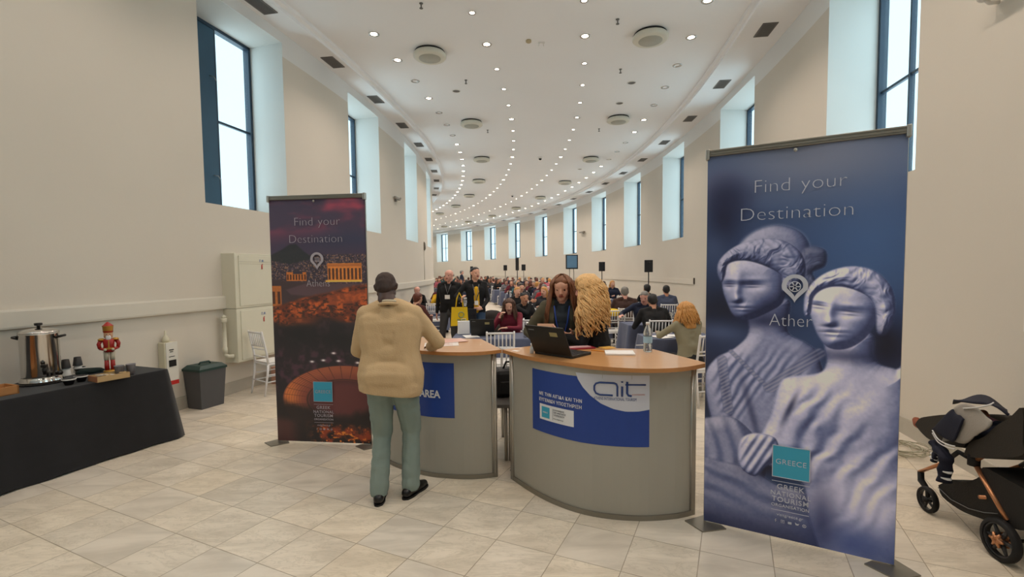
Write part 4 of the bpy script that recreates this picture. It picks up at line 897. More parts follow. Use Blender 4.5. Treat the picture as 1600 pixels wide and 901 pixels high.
# wooden soldier doll
M_RED = P('red_lacquer', '9c1d17', .3); M_GOLD = P('gold_paint', 'b8893a', .35, .5); M_FACE = P('painted_face', 'c79b7a', .5); M_CREAM = P('cream_paint', 'c2b7a0', .5); M_BEARD = P('white_fur', (.62, .60, .60), .9)
e = empty('soldier_doll', atz(164, 585, .75)+Vector((-.03, .10, 0)), .7); e.scale = (1.17,)*3
MB().lathe([(.045, 0), (.045, .02), (.035, .025)], 20).build('base', M_GOLD, e)
for s in (-1, 1):
    lg_ = MB(); lg_.lathe([(.016, .02), (.017, .06), (.015, .11)], 12, 0, Matrix.Translation((s*.020, 0, 0))).lathe([(.016, .11), (.018, .14), (.019, .185)], 12, 1, Matrix.Translation((s*.020, 0, 0))); lg_.build('leg', [M_RED, M_CREAM], e)
    ar = MB(); ar.tube([(s*.050, 0, .285), (s*.066, 0, .25), (s*.060, -.012, .215)], [.016, .015, .013], 10).tube([(s*.060, -.012, .215), (s*.03, -.04, .205)], [.012, .010], 10, 0).ball((s*.026, -.044, .205), .012, 1, 10); ar.build('arm', [M_RED, M_CREAM], e)
    MB().lathe([(.024, .282), (.026, .29), (.014, .30)], 12, 0, Matrix.Translation((s*.046, 0, 0))).build('epaulette', M_GOLD, e)
tq = MB(); tq.lathe([(.034, .180), (.040, .20), (.036, .235), (.044, .285), (.020, .298)], 20).lathe([(.041, .205), (.043, .212), (.041, .219)], 20, 1, cap=False); tq.box((-.004, -.046, .22), (.004, -.036, .285), 1); tq.build('coat', [M_RED, M_GOLD], e)
hd_ = MB().lathe([(.014, .295), (.030, .305), (.031, .345), (.026, .350)], 20).build('head', M_FACE, e)
MB().ball((0, -.026, .303), (.020, .014, .026), 0, 12).build('beard', M_BEARD, hd_)
q = MB()
for s in (-1, 1): q.ball((s*.011, -.030, .333), .0035, 0, 8)
q.build('eyes', M_BLACK, hd_)
MB().ball((0, -.034, .325), (.004, .006, .006), 0, 8).build('nose', M_FACE, hd_)
ht = MB(); ht.lathe([(.031, .345), (.034, .352), (.038, .400), (.041, .405)], 20, 0).lathe([(.041, .403), (.036, .408), (.012, .432), (0, .440)], 20, 1); ht.lathe([(.0345, .350), (.036, .362)], 20, 1, cap=False); ht.build('hat', [M_GOLD, M_RED], e)
tag(e, 'red and gold wooden soldier doll standing behind the sachet carton', 'doll')
# wooden tray corner at the left edge
e = empty('wooden_box', tb(1.22, .26), math.atan2(_d.y, _d.x)); b = MB(); b.box((-.12, -.10, 0), (.12, .10, .008)).box((-.12, -.10, 0), (.12, -.088, .07)).box((-.12, .088, 0), (.12, .10, .07)).box((.108, -.10, 0), (.12, .10, .07)).box((-.12, -.10, 0), (-.108, .10, .07)); b.build('box', P('light_wood_box', 'b07a48', .6), e); tag(e, 'light wooden box at the left edge of the black table', 'box')
# ================================================================ along the left wall
def wall_frame(a, z=0.0, side=-1, off=0.0):     # x along the wall (away from the camera), y into the room, z up
    o = pol(a, (off if side < 0 else HW-off), z); return o, a+PI/2
def rot_for(side, a): return a+PI/2 if side < 0 else a+PI/2
# hose cabinet
a0c = topol(-4.09, 6.75)[0]; a1c = topol(-3.80, 8.02)[0]; am = (a0c+a1c)/2; wc = (a1c-a0c)*HR
M_CAB = P('cream_cabinet', (.66, .63, .51), .45, var=.03); e = empty('fire_hose_cabinet', pol(am, .0), am-PI/2)
# local: -x = along +angle ... use explicit: local y = towards the wall
def lb(x0, y0, z0, x1, y1, z1, bev=.004, mb=None): return (mb or MB()).box((x0, y0, z0), (x1, y1, z1), bev=bev)
e.rotation_euler.z = am+PI/2      # local x = along growing angle, local -y = into the room
D = .21
lb(-wc/2, -D, .47, wc/2, .01, 1.235).build('lower_body', M_CAB, e); lb(-wc/2, -D, 1.24, wc/2, .01, 2.02).build('upper_body', M_CAB, e)
M_REDL = P('red_sign', 'b3251f', .5); M_BLUL = P('blue_letters', '3d5f9c', .5)
for nm, z0, z1 in (('lower_door', .50, 1.20), ('upper_door', 1.27, 1.99)):
    d_ = lb(-wc/2+.07, -D-.012, z0, wc/2-.03, -D+.002, z1, .003).build(nm, M_CAB, e)
    MB().box((wc*.16, -D-.030, (z0+z1)/2), (wc*.16+.015, -D-.010, (z0+z1)/2+.10), bev=.003).build('handle', M_CAB, d_)
    s = MB(); xx = -wc*.10; zz = z1-.11; s.tube([(xx, -D-.015, zz-.085), (xx, -D-.015, zz-.02)], .012, 8, flat=.3).tube([(xx, -D-.015, zz-.012), (xx+.022, -D-.015, zz-.012)], .004, 6); s.build('extinguisher_symbol', M_REDL, d_)
    text('cabinet_lettering', 'Π.Φ.', .05, M_BLUL, d_, frame((xx-.05, -D-.0125, zz+.02), (1, 0, 0), (0, 0, 1)), 'LEFT', .001)
for k in range(2): MB().box((-wc/2+.07, -D-.014, 1.90-k*.03), (wc/2-.06, -D-.011, 1.903-k*.03)).build('groove_line', P('groove_grey', 'a9a28c', .6), e)
tag(e, 'cream double-door fire hose cabinet on the left wall', 'hose cabinet')
e = empty('bent_pipe', pol(a0c-.0022, .09)); b = MB(); b.lathe([(.032, .62), (.032, .70), (.026, .705), (.026, 1.05), (.038, 1.055), (.038, 1.11), (.03, 1.115)], 14).lathe([(.02, 1.11), (.03, 1.14), (.0, 1.165)], 14).tube([(0, 0, .66), (-.0, .0, .60), (.03, .03, .57), (.09, .06, .57)], .028, 10); b.build('pipe', M_CAB, e); tag(e, 'short cream pipe with a bent lower end beside the hose cabinet', 'pipe')
# wall dispenser
ad = topol(-4.31, 5.86)[0]; e = empty('wall_dispenser', pol(ad, 0), ad+PI/2); M_DISP = P('cream_dispenser', (.60, .56, .42), .5)
MB().box((-.085, -.10, .40), (.085, .0, .90), bev=.008).build('housing', M_DISP, e); MB().box((-.07, -.108, .38), (.085, -.10, .90), bev=.002).build('front_plate', P('white_plate', (.66, .64, .58), .5), e)
MB().box((-.04, -.113, .60), (.055, -.108, .68)).build('dark_window', M_BLACK, e); MB().box((-.065, -.112, .375), (.08, -.108, .425)).build('red_strip', M_REDL, e)
b = MB(); b.box((-.03, -.111, .80), (.03, -.108, .812)).box((-.02, -.111, .78), (.02, -.108, .788)).box((-.035, -.111, .72), (.04, -.108, .727)); b.build('printed_marks', M_BLACK, e)
MB().lathe([(.035, .90), (.04, .93), (.03, .96), (.012, .99), (.010, 1.04), (0, 1.05)], 14, 0, Matrix.Translation((-.02, -.05, 0))).build('nozzle', M_DISP, e)
tag(e, 'small cream dispenser with red base strip on the wall between table and bin', 'dispenser')
# bin with green lid
e = empty('waste_bin', (-4.035, 6.20, 0), math.radians(70)); M_BIN = P('grey_bin', '4d4d50', .5); M_LID = P('dark_green_lid', '1f3b38', .45)
def frustum(mb, w0, d0, z0, w1, d1, z1, mi=0): return mb.add([(-w0, -d0, z0), (w0, -d0, z0), (w0, d0, z0), (-w0, d0, z0), (-w1, -d1, z1), (w1, -d1, z1), (w1, d1, z1), (-w1, d1, z1)], [(0, 3, 2, 1), (4, 5, 6, 7), (0, 1, 5, 4), (1, 2, 6, 5), (2, 3, 7, 6), (3, 0, 4, 7)], mi)
frustum(MB(), .155, .12, 0, .185, .15, .50).build('body', M_BIN, e)
b = MB(); frustum(b, .195, .16, .49, .195, .16, .52); frustum(b, .19, .155, .52, .15, .12, .56); b.tube([(-.08, 0, .56), (-.06, 0, .585), (.06, 0, .585), (.08, 0, .56)], .012, 8); b.build('lid', M_LID, e); tag(e, 'grey plastic waste bin with dark green lid by the left wall', 'waste bin')
# wall things far along
a_ = topol(-3.19, 13.25)[0]; e = empty('wall_bracket', pol(a_, 0, 3.70), a_+PI/2); b = MB(); b.box((-.22, -.10, .02), (.22, -.03, .08), bev=.012).box((-.05, -.05, -.04), (.05, 0, .06)); b.tube([(.20, -.065, .05), (.30, -.07, .09)], .03, 8); b.build('housing', P('grey_fitting', '8d8880', .5), e); tag(e, 'grey tube-shaped fitting high on the left wall between two windows', 'wall fitting')
a_ = topol(-3.14, 17.2)[0]; e = empty('wall_cable', pol(a_, .012, 0)); MB().tube([(0, 0, 1.45), (0, 0, 2.5)], .012, 6).build('cable', M_TRIM, e); MB().lathe([(.03, 2.5), (.06, 2.55), (.05, 2.75), (.02, 2.8)], 10).build('head', P('dull_brass', '6b6355', .5), e); tag(e, 'thin vertical cable with a small fitting on the left wall', 'cable')
a_ = topol(4.02, 26.7)[0]; e = empty('wall_bracket', pol(a_, HW, 3.80), a_-PI/2); b = MB(); b.box((-.32, -.16, 0), (.32, -.04, .07), bev=.01).box((-.05, -.05, -.04), (.05, 0, .06)); b.build('housing', MATS['grey_fitting'], e); tag(e, 'small grey fitting on the right wall above the monitor', 'wall fitting')
a_ = topol(3.82, 3.84)[0]; e = empty('security_camera', pol(a_, HW, 3.78)); inn = -(pol(a_, HW)-pol(a_, 0)).normalized(); tg = Vector((-inn.y, inn.x, 0))
if tg.y > 0: tg = -tg
b = MB(); b.tube([Vector((0, 0, .06))+inn*.10+tg*-.02, Vector((0, 0, .03))+inn*.10+tg*.32], .042, 14); b.build('camera_body', M_PLAS, e); MB().tube([inn*-.01, inn*.06, inn*.10+Vector((0, 0, .04))], .016, 8).build('bracket', M_PLAS, e); MB().tube([Vector((0, 0, .072))+inn*.10+tg*.2, Vector((0, 0, .068))+inn*.10+tg*.36], .02, 6).build('red_cable', M_REDL, e); tag(e, 'white tube-shaped camera high on the near right wall', 'camera')
a_ = topol(5.21, 13.6)[0]; e = empty('rail_end_cap', pol(a_, HW-.016, 1.30)); MB().box((-.02, -.02, 0), (.02, .02, .17)).build('cap', P('dark_cap', '4b453c', .6), e); tag(e, 'thin dark end cap of the rail on the right wall', 'end cap')
a_ = topol(3.74, 3.5)[0]; e = empty('wall_socket', pol(a_-.002, HW, 1.25), a_-PI/2); MB().box((-.04, -.012, 0), (.04, 0, .12), bev=.003).build('plate', M_PLAS, e); MB().box((-.015, -.016, .035), (.015, -.012, .085)).build('switch', M_PLAS, e); tag(e, 'white wall plate near the right edge above the pushchair', 'wall plate')
# ================================================================ chairs and tables of the hall
M_CHW = P('white_chair_paint', (.74, .73, .74), .4, var=.02)
def chair_parts():
    S = {}
    b = MB(); b.box((-.195, -.20, .430), (.195, .19, .452), bev=.006).box((-.185, -.19, .452), (.185, .175, .475), 1, bev=.01); S['seat'] = (b, [M_CHW, P('white_cushion', (.70, .68, .66), .8)])
    for k, (x, y, x1, y1) in enumerate(((-.18, .175, -.185, .195), (.18, .175, .185, .195))):
        b = MB(); b.tube([(x1, y1, 0), (x, y, .44)], [.012, .016], 8); S['leg%d' % k] = (b, [M_CHW])
    for k, s in enumerate((-1, 1)):
        b = MB(); b.tube([(s*.185, -.25, 0), (s*.18, -.20, .30), (s*.18, -.185, .45)], [.012, .016, .016], 8); S['leg%d' % (k+2)] = (b, [M_CHW])
    b = MB()
    for s in (-1, 1): b.tube([(s*.18, -.185, .45), (s*.18, -.20, .60), (s*.182, -.255, .88), (s*.183, -.265, .92)], [.016, .015, .014, .012], 8)
    b.tube([(-.185, -.258, .895), (.185, -.258, .895)], .014, 8); b.tube([(-.18, -.222, .70), (.18, -.222, .70)], .011, 8); b.tube([(-.18, -.212, .655), (.18, -.212, .655)], .009, 8)
    for j in range(6): x = -.13+j*.052; b.tube([(x, -.224, .70), (x, -.257, .895)], .009, 6)
    b.tube([(-.18, -.195, .545), (.18, -.195, .545)], .010, 6)
    S['backrest'] = (b, [M_CHW])
    b = MB()
    for z in (.16, .26):
        b.tube([(-.183, .185, z), (.183, .185, z)], .009, 6); b.tube([(-.183, .185, z+.03), (-.182, -.215, z+.03)], .009, 6); b.tube([(.183, .185, z+.03), (.182, -.215, z+.03)], .009, 6)
    b.tube([(-.182, -.22, .20), (.182, -.22, .20)], .009, 6); S['stretchers'] = (b, [M_CHW]); return S
def make_chair():
    e = empty('spindle_back_chair')
    for k, (b, m) in chair_parts().items(): b.build(k.rstrip('0123'), m, e)
    return e
CH0 = [None, None]
def chair(x, y, rz, label, group='white spindle-backed chairs', near=True):
    """faces local +y"""
    if near:
        if CH0[0] is None: CH0[0] = make_chair(); e = CH0[0]
        else: e = copy_tree(CH0[0])
    else:
        if CH0[1] is None:
            mb = MB(); mats = [M_CHW]
            for k, (b, m) in chair_parts().items(): mb.add(b.v, b.f, 0, False)
            e = mb.build('spindle_back_chair', mats); CH0[1] = e
        else: e = CH0[1].copy(); C.objects.link(e)
    e.location = (x, y, 0); e.rotation_euler = (0, 0, rz); return tag(e, label, 'chair', group)
M_TCL = P('slate_blue_cloth', (.085, .10, .165), .85, var=.12, scale=6, sheen=.1); M_TCL2 = P('pale_runner', (.34, .37, .50), .8, var=.08)
TBL = {}
def hall_table(x, y, rz, w, d, label, group, near=True, seed=1):
    key = (round(w, 2), round(d, 2), near)
    if key not in TBL:
        o = drape('tablecloth', [(-w/2, -d/2, .75), (w/2, -d/2, .75), (w/2, d/2, .75), (-w/2, d/2, .75)], .75, M_TCL, None, .05, .014, 8, .14 if near else .10, seed, .02); t = None
        e = empty('folding_table'); MB().box((-w/2+.01, -d/2+.01, .72), (w/2-.01, d/2-.01, .745)).build('tabletop', MATS['table_board'], e)
        for sx in (-1, 1):
            for sy in (-1, 1): MB().tube([(sx*(w/2-.1), sy*(d/2-.07), 0), (sx*(w/2-.1), sy*(d/2-.07), .72)], .014, 6).build('leg', M_ALUD, e)
        TBL[key] = (o, e)
    else:
        o = TBL[key][0].copy(); C.objects.link(o); e = copy_tree(TBL[key][1])
    for q in (o, e): q.location = (x, y, 0); q.rotation_euler = (0, 0, rz)
    tag(o, 'slate blue tablecloth '+label, 'tablecloth', group+' cloths'); tag(e, 'folding table under the slate blue cloth '+label, 'table', group+' tables'); return o
# ---- loudspeakers on stands and the monitor
M_SPK = P('black_speaker', '15161a', .6); M_GRL = P('speaker_grille', '1e2024', .8, bump=.3, bscale=300)
sp0 = None
def speaker(x, y, zc, rz, h, label):
    global sp0
    if sp0 is None:
        e = empty('loudspeaker'); MB().box((-.15, -.12, -.225), (.15, .12, .225), bev=.012).build('cabinet', M_SPK, e); MB().box((-.135, -.128, -.21), (.135, -.118, .21), bev=.004).build('grille', M_GRL, e); MB().ball((0, -.128, .13), (.05, .01, .05), 0, 12).build('horn', M_SPK, e); sp0 = e
        s = empty('speaker_stand'); MB().tube([(0, 0, .5), (0, 0, 1.62)], .018, 8).build('pole', M_SPK, s); MB().lathe([(.03, .95), (.03, 1.02)], 10).build('collar', M_SPK, s)
        for k in range(3):
            t = k*2*PI/3; MB().tube([(0, 0, .72), (.45*math.cos(t), .45*math.sin(t), .01)], .012, 6).build('leg', M_SPK, s)
        speaker.st = s
    else: e = copy_tree(sp0); s = copy_tree(speaker.st)
    e.location = (x, y, zc); e.rotation_euler = (0, 0, rz); e.scale = (h/.45,)*3; s.location = (x, y, 0); s.scale = (1, 1, (zc-h*.5+.02)/1.62)
    tag(e, 'black loudspeaker on a stand '+label, 'loudspeaker', 'black loudspeakers on stands'); tag(s, 'black tripod stand under the loudspeaker '+label, 'speaker stand', 'loudspeaker tripods')
for x, y0, y1, D_, lab in ((1013.5, 406, 425, 16.0, 'nearest along the right wall'), (940.5, 409, 423.5, 21.5, 'second along the right wall'), (789.5, 414, 422.5, 33.5, 'left of the tall post at the far wall'), (818, 413, 422.5, 33.0, 'right of the tall post at the far wall'), (737, 416, 423, 40, 'far off beside the dark-haired standing woman')):
    a = aty(x, y0, D_); b = aty(x, y1, D_); speaker(a.x, D_, (a.z+b.z)/2, math.atan2(a.x, D_)*-1, a.z-b.z, lab)
a = aty(884, 398, 22.6); b = aty(903, 420, 22.6); cc = (a+b)/2; e = empty('monitor', cc, 0); w_, h_ = b.x-a.x, a.z-b.z
MB().box((-w_/2, -.03, -h_/2), (w_/2, .05, h_/2), bev=.01).build('housing', M_SPK, e); MB().box((-w_/2+.05, -.034, -h_/2+.06), (w_/2-.05, -.029, h_/2-.04)).build('screen', P('monitor_screen', (.08, .16, .25), .3, emit=(.16, .34, .5), estr=.12, var=.3, scale=3), e); tag(e, 'monitor showing a blue picture on a stand by the right wall', 'monitor')
e = empty('monitor_stand', (cc.x, 22.66, 0)); 
for s in (-.1, .1): MB().tube([(s, .03, .05), (s, .03, cc.z)], .02, 8).build('pole', M_ALUD, e)
MB().box((-.4, -.3, 0), (.4, .35, .04), bev=.01).build('base', M_SPK, e); tag(e, 'grey twin-pole stand under the blue monitor', 'monitor stand')
a = aty(808, 405, 34); e = empty('tall_post', (a.x+.6, 34, 0)); MB().tube([(0, 0, 0), (0, 0, 2.1)], .03, 8).build('pole', M_SPK, e); MB().box((-.12, -.05, 1.75), (.12, .05, 2.65), bev=.03).build('lamp_head', M_SPK, e); MB().box((-.3, -.3, 0), (.3, .3, .03)).build('base', M_SPK, e); tag(e, 'tall dark post with slim head before the far wall', 'post lamp')
e.location.x = a.x
# ================================================================ people
V3 = Vector
SKIN = {'light': P('skin_light', 'd6a48c', .5, var=.06, scale=12), 'tan': P('skin_tan', 'c08a6c', .5, var=.06, scale=12), 'dark': P('skin_dark', '3d241b', .45, var=.08, scale=12), 'pink': P('skin_pink', 'd49d8c', .5, var=.06, scale=12)}
M_EYE = P('eye_dark', '1e1512', .25); M_EYEW = P('eye_white', 'b9aea6', .3); M_LIP = P('lips', '9c5148', .45)
def fabric(name, col, rough=.85, var=.12, sc=7, bump=.15): return P(name, col, rough, var=var, scale=sc, bump=bump, bscale=120)
def HAIR(name, col, rough=.55):
    if name in MATS: return MATS[name]
    m = bpy.data.materials.new(name); m.use_nodes = True; nt = m.node_tree; b = nt.nodes['Principled BSDF']; tc = nt.nodes.new('ShaderNodeTexCoord'); mp = nt.nodes.new('ShaderNodeMapping'); mp.inputs['Scale'].default_value = (90, 90, 9)
    n = nt.nodes.new('ShaderNodeTexNoise'); n.inputs['Scale'].default_value = 1; n.inputs['Detail'].default_value = 3; r = nt.nodes.new('ShaderNodeMixRGB'); c = hx(col)
    r.inputs[1].default_value = (*[v*.45 for v in c], 1); r.inputs[2].default_value = (*[min(1, v*1.5) for v in c], 1); nt.links.new(tc.outputs['Object'], mp.inputs[0]); nt.links.new(mp.outputs[0], n.inputs['Vector']); nt.links.new(n.outputs['Fac'], r.inputs[0]); nt.links.new(r.outputs[0], b.inputs['Base Color'])
    bp = nt.nodes.new('ShaderNodeBump'); bp.inputs['Strength'].default_value = .5; bp.inputs['Distance'].default_value = .006; nt.links.new(n.outputs['Fac'], bp.inputs['Height']); nt.links.new(bp.outputs[0], b.inputs['Normal'])
    b.inputs['Roughness'].default_value = rough; MATS[name] = m; return m
def capsule_mesh(prims, seg=12, infl=0.0):
    vs, fs = [], []
    for a, ra, b_, rb, *_ in prims:
        a, b = V3(a), V3(b_); ra += infl; rb += infl; d = b-a; L = d.length
        z = d/L if L > 1e-6 else V3((0, 0, 1)); x = z.orthogonal().normalized(); y = z.cross(x); base = len(vs); rings = []
        for k in range(1, 4): t = PI/2*(1-k/3.0); rings.append((a-z*ra*math.sin(t), ra*math.cos(t)))
        if L > 1e-6: rings.append((b, rb))
        for k in range(1, 3): t = PI/2*k/3.0; rings.append((b+z*rb*math.sin(t), rb*math.cos(t)))
        vs.append(a-z*ra)
        for c, r in rings:
            for k in range(seg): t = 2*PI*k/seg; vs.append(c+x*(r*math.cos(t))+y*(r*math.sin(t)))
        vs.append(b+z*rb); n = len(rings)
        for k in range(seg): fs.append((base, base+1+(k+1) % seg, base+1+k))
        for i in range(n-1):
            for k in range(seg): p, q = base+1+i*seg+k, base+1+i*seg+(k+1) % seg; fs.append((p, q, q+seg, p+seg))
        for k in range(seg): fs.append((base+1+n*seg, base+1+(n-1)*seg+k, base+1+(n-1)*seg+(k+1) % seg))
    return vs, fs
def prim_dist(P_, prims, infl=0.0):
    D = np.empty((len(P_), len(prims)), np.float32)
    for j, (a, ra, b, rb, *_) in enumerate(prims):
        a, b = np.array(a, float), np.array(b, float); d = b-a; L2 = d@d; w = P_-a; t = np.clip(w@d/L2, 0, 1) if L2 > 1e-9 else np.zeros(len(P_))
        D[:, j] = np.linalg.norm(w-t[:, None]*d, axis=1)-(ra+infl+(rb-ra)*t)
    return D
def blob(name, prims, voxel, smooth, matmap, parent=None, infl=0.0, wrinkle=None, seed=0, cut=None):
    """one continuous skin over tapered limbs; each face takes the material of the limb it lies on. wrinkle = {tag: height of the folds}"""
    vs, fs = capsule_mesh(prims, 12, infl); me = bpy.data.meshes.new(name); me.from_pydata([tuple(v) for v in vs], [], fs)
    o = bpy.data.objects.new(name, me); C.objects.link(o)
    r = o.modifiers.new('r', 'REMESH'); r.mode = 'VOXEL'; r.voxel_size = voxel; r.use_smooth_shade = True
    if smooth: s = o.modifiers.new('s', 'SMOOTH'); s.factor = .5; s.iterations = smooth
    dg = bpy.context.evaluated_depsgraph_get(); m2 = bpy.data.meshes.new_from_object(o.evaluated_get(dg)); bpy.data.objects.remove(o); bpy.data.meshes.remove(me)
    m2.name = name; n = len(m2.polygons); cen = np.empty(n*3); m2.polygons.foreach_get('center', cen); cen = cen.reshape(-1, 3)
    tags = []
    for p in prims:
        if p[4] not in tags: tags.append(p[4])
    tags.sort(key=lambda t: list(matmap).index(t)); ti = {t: i for i, t in enumerate(tags)}
    m2.materials.clear()
    for t in tags: m2.materials.append(matmap[t])
    ptag = np.array([ti[p[4]] for p in prims]); pri = np.array([p[5] if len(p) > 5 else 0.0 for p in prims], np.float32)
    D = prim_dist(cen, prims, infl)-pri[None, :]
    m2.polygons.foreach_set('material_index', ptag[D.argmin(1)].astype(np.int32)); m2.polygons.foreach_set('use_smooth', np.ones(n, bool))
    if wrinkle:
        nv = len(m2.vertices); co = np.empty(nv*3); m2.vertices.foreach_get('co', co); co = co.reshape(-1, 3); no = np.empty(nv*3); m2.vertices.foreach_get('normal', no); no = no.reshape(-1, 3)
        tg = ptag[(prim_dist(co, prims, infl)-pri[None, :]).argmin(1)]; amp = np.zeros(nv)
        for t, h in wrinkle.items():
            if t in ti: amp[tg == ti[t]] = h
        rg = np.random.RandomState(seed); f = np.zeros(nv)
        for k in range(9):
            w = rg.normal(0, 1, 3); w /= np.linalg.norm(w); w *= rg.uniform(18, 55); f += np.abs(np.sin(co@w+rg.uniform(0, 6.28)+1.5*np.sin(co@(rg.normal(0, 6, 3)))))/9
        co += no*((f-.62)*2.4*amp)[:, None]; m2.vertices.foreach_set('co', co.ravel())
    if cut:
        bm = bmesh.new(); bm.from_mesh(m2)
        for q, nrm in cut:
            bmesh.ops.bisect_plane(bm, geom=bm.verts[:]+bm.edges[:]+bm.faces[:], plane_co=q, plane_no=nrm, clear_outer=True)
        bm.to_mesh(m2); bm.free()
    m2.update(); return link(bpy.data.objects.new(name, m2), parent)
def ik(S, T, l1, l2, pole):
    S, T, pole = V3(S), V3(T), V3(pole); d = T-S; L = min(d.length, (l1+l2)*.995); u = d.normalized(); T = S+u*L
    a = (l1*l1-l2*l2+L*L)/(2*L); h = math.sqrt(max(0, l1*l1-a*a)); p = pole-u*pole.dot(u); p = p.normalized() if p.length > 1e-6 else u.orthogonal().normalized()
    return S+u*a+p*h, T
def hand(w, d, n, side, curl=.35, sc=1.0, tag_='skin', spread=.05, thumb=1.0):
    """w wrist, d towards the fingers, n out of the palm, side +1/-1 where the thumb is"""
    w, d, n = V3(w), V3(d).normalized(), V3(n); n = (n-d*n.dot(d)).normalized(); a = d.cross(n)*side; o = []
    for k, x in enumerate((-.026, -.009, .009, .026)): o.append((w+a*x*.5*sc, .014*sc, w+d*.083*sc+a*x*sc, .0105*sc, tag_))
    for k, (x, L) in enumerate(((.028, .070), (.0095, .080), (-.0095, .074), (-.028, .058))):
        p = w+d*.083*sc+a*x*sc; q = (d+a*(x*spread*40)*.25).normalized(); ang = curl*(.7+.12*k); r = .0088*sc
        for j, f in enumerate((.45, .30, .25)):
            c, s = math.cos(ang), math.sin(ang); q2 = (q*c+n*s).normalized(); e = p+q2*L*f*sc; o.append((p, r, e, r*.9, tag_)); p, q, r = e, q2, r*.92; ang = curl*1.15
    p = w+d*.022*sc+a*.022*sc; q = (d*.62+a*.72*thumb+n*.30).normalized(); e = p+q*.042*sc; o.append((p, .0125*sc, e, .0105*sc, tag_)); q = (d*.85+a*.30*thumb+n*(.25+curl*.4)).normalized(); o.append((e, .0100*sc, e+q*.032*sc, .0085*sc, tag_))
    return o
def head_prims(c, R, k=1.0, face=True, brow='brow', beard=None):
    """c head centre at eye height, R 3x3 turning local (x right, y front, z up)"""
    T = lambda x, y, z: V3(c)+R @ V3((x*k, y*k, z*k)); o = []
    def cp(a, ra, b, rb, t='skin', pr=0.0): o.append((T(*a), ra*k, T(*b), rb*k, t, pr))
    cp((0, -.028, .030), .079, (0, .018, .032), .076); cp((0, .0, .0), .072, (0, .022, -.01), .066); cp((0, .03, -.02), .060, (0, .045, -.080), .036)
    for s in (-1, 1):
        cp((s*.034, .050, -.022), .032, (s*.022, .056, -.062), .026); cp((s*.050, .002, -.050), .022, (s*.018, .058, -.094), .018)
        cp((s*.078, -.006, -.022), .008, (s*.084, -.016, .012), .013)
    cp((0, .066, -.098), .018, (0, .068, -.092), .018); cp((0, -.02, -.05), .055, (0, -.028, -.13), .054)
    if face:
        cp((0, .086, .016), .009, (0, .108, -.024), .0115)
        for s in (-1, 1):
            cp((s*.010, .098, -.030), .0078, (s*.010, .094, -.030), .0078); cp((s*.018, .084, .041), .0055, (s*.046, .070, .040), .005, brow, .001)
            cp((s*.029, .0765, .006), .0085, (s*.035, .0745, .006), .0085, 'eye', .0005)
        cp((-.017, .087, -.058), .005, (0, .0935, -.057), .0065, 'lip', .0005); cp((.017, .087, -.058), .005, (0, .0935, -.057), .0065, 'lip', .0005)
        if beard:
            cp((-.03, .070, -.070), .022, (.03, .070, -.070), .022, beard, .002); cp((-.022, .090, -.046), .007, (.022, .090, -.046), .007, beard, .002); cp((0, .074, -.095), .022, (0, .076, -.1), .022, beard, .002)
    return o
def rotm(yaw=0, pitch=0, roll=0):      # pitch > 0 looks down
    return (Matrix.Rotation(yaw, 3, 'Z') @ Matrix.Rotation(-pitch, 3, 'X') @ Matrix.Rotation(roll, 3, 'Y'))
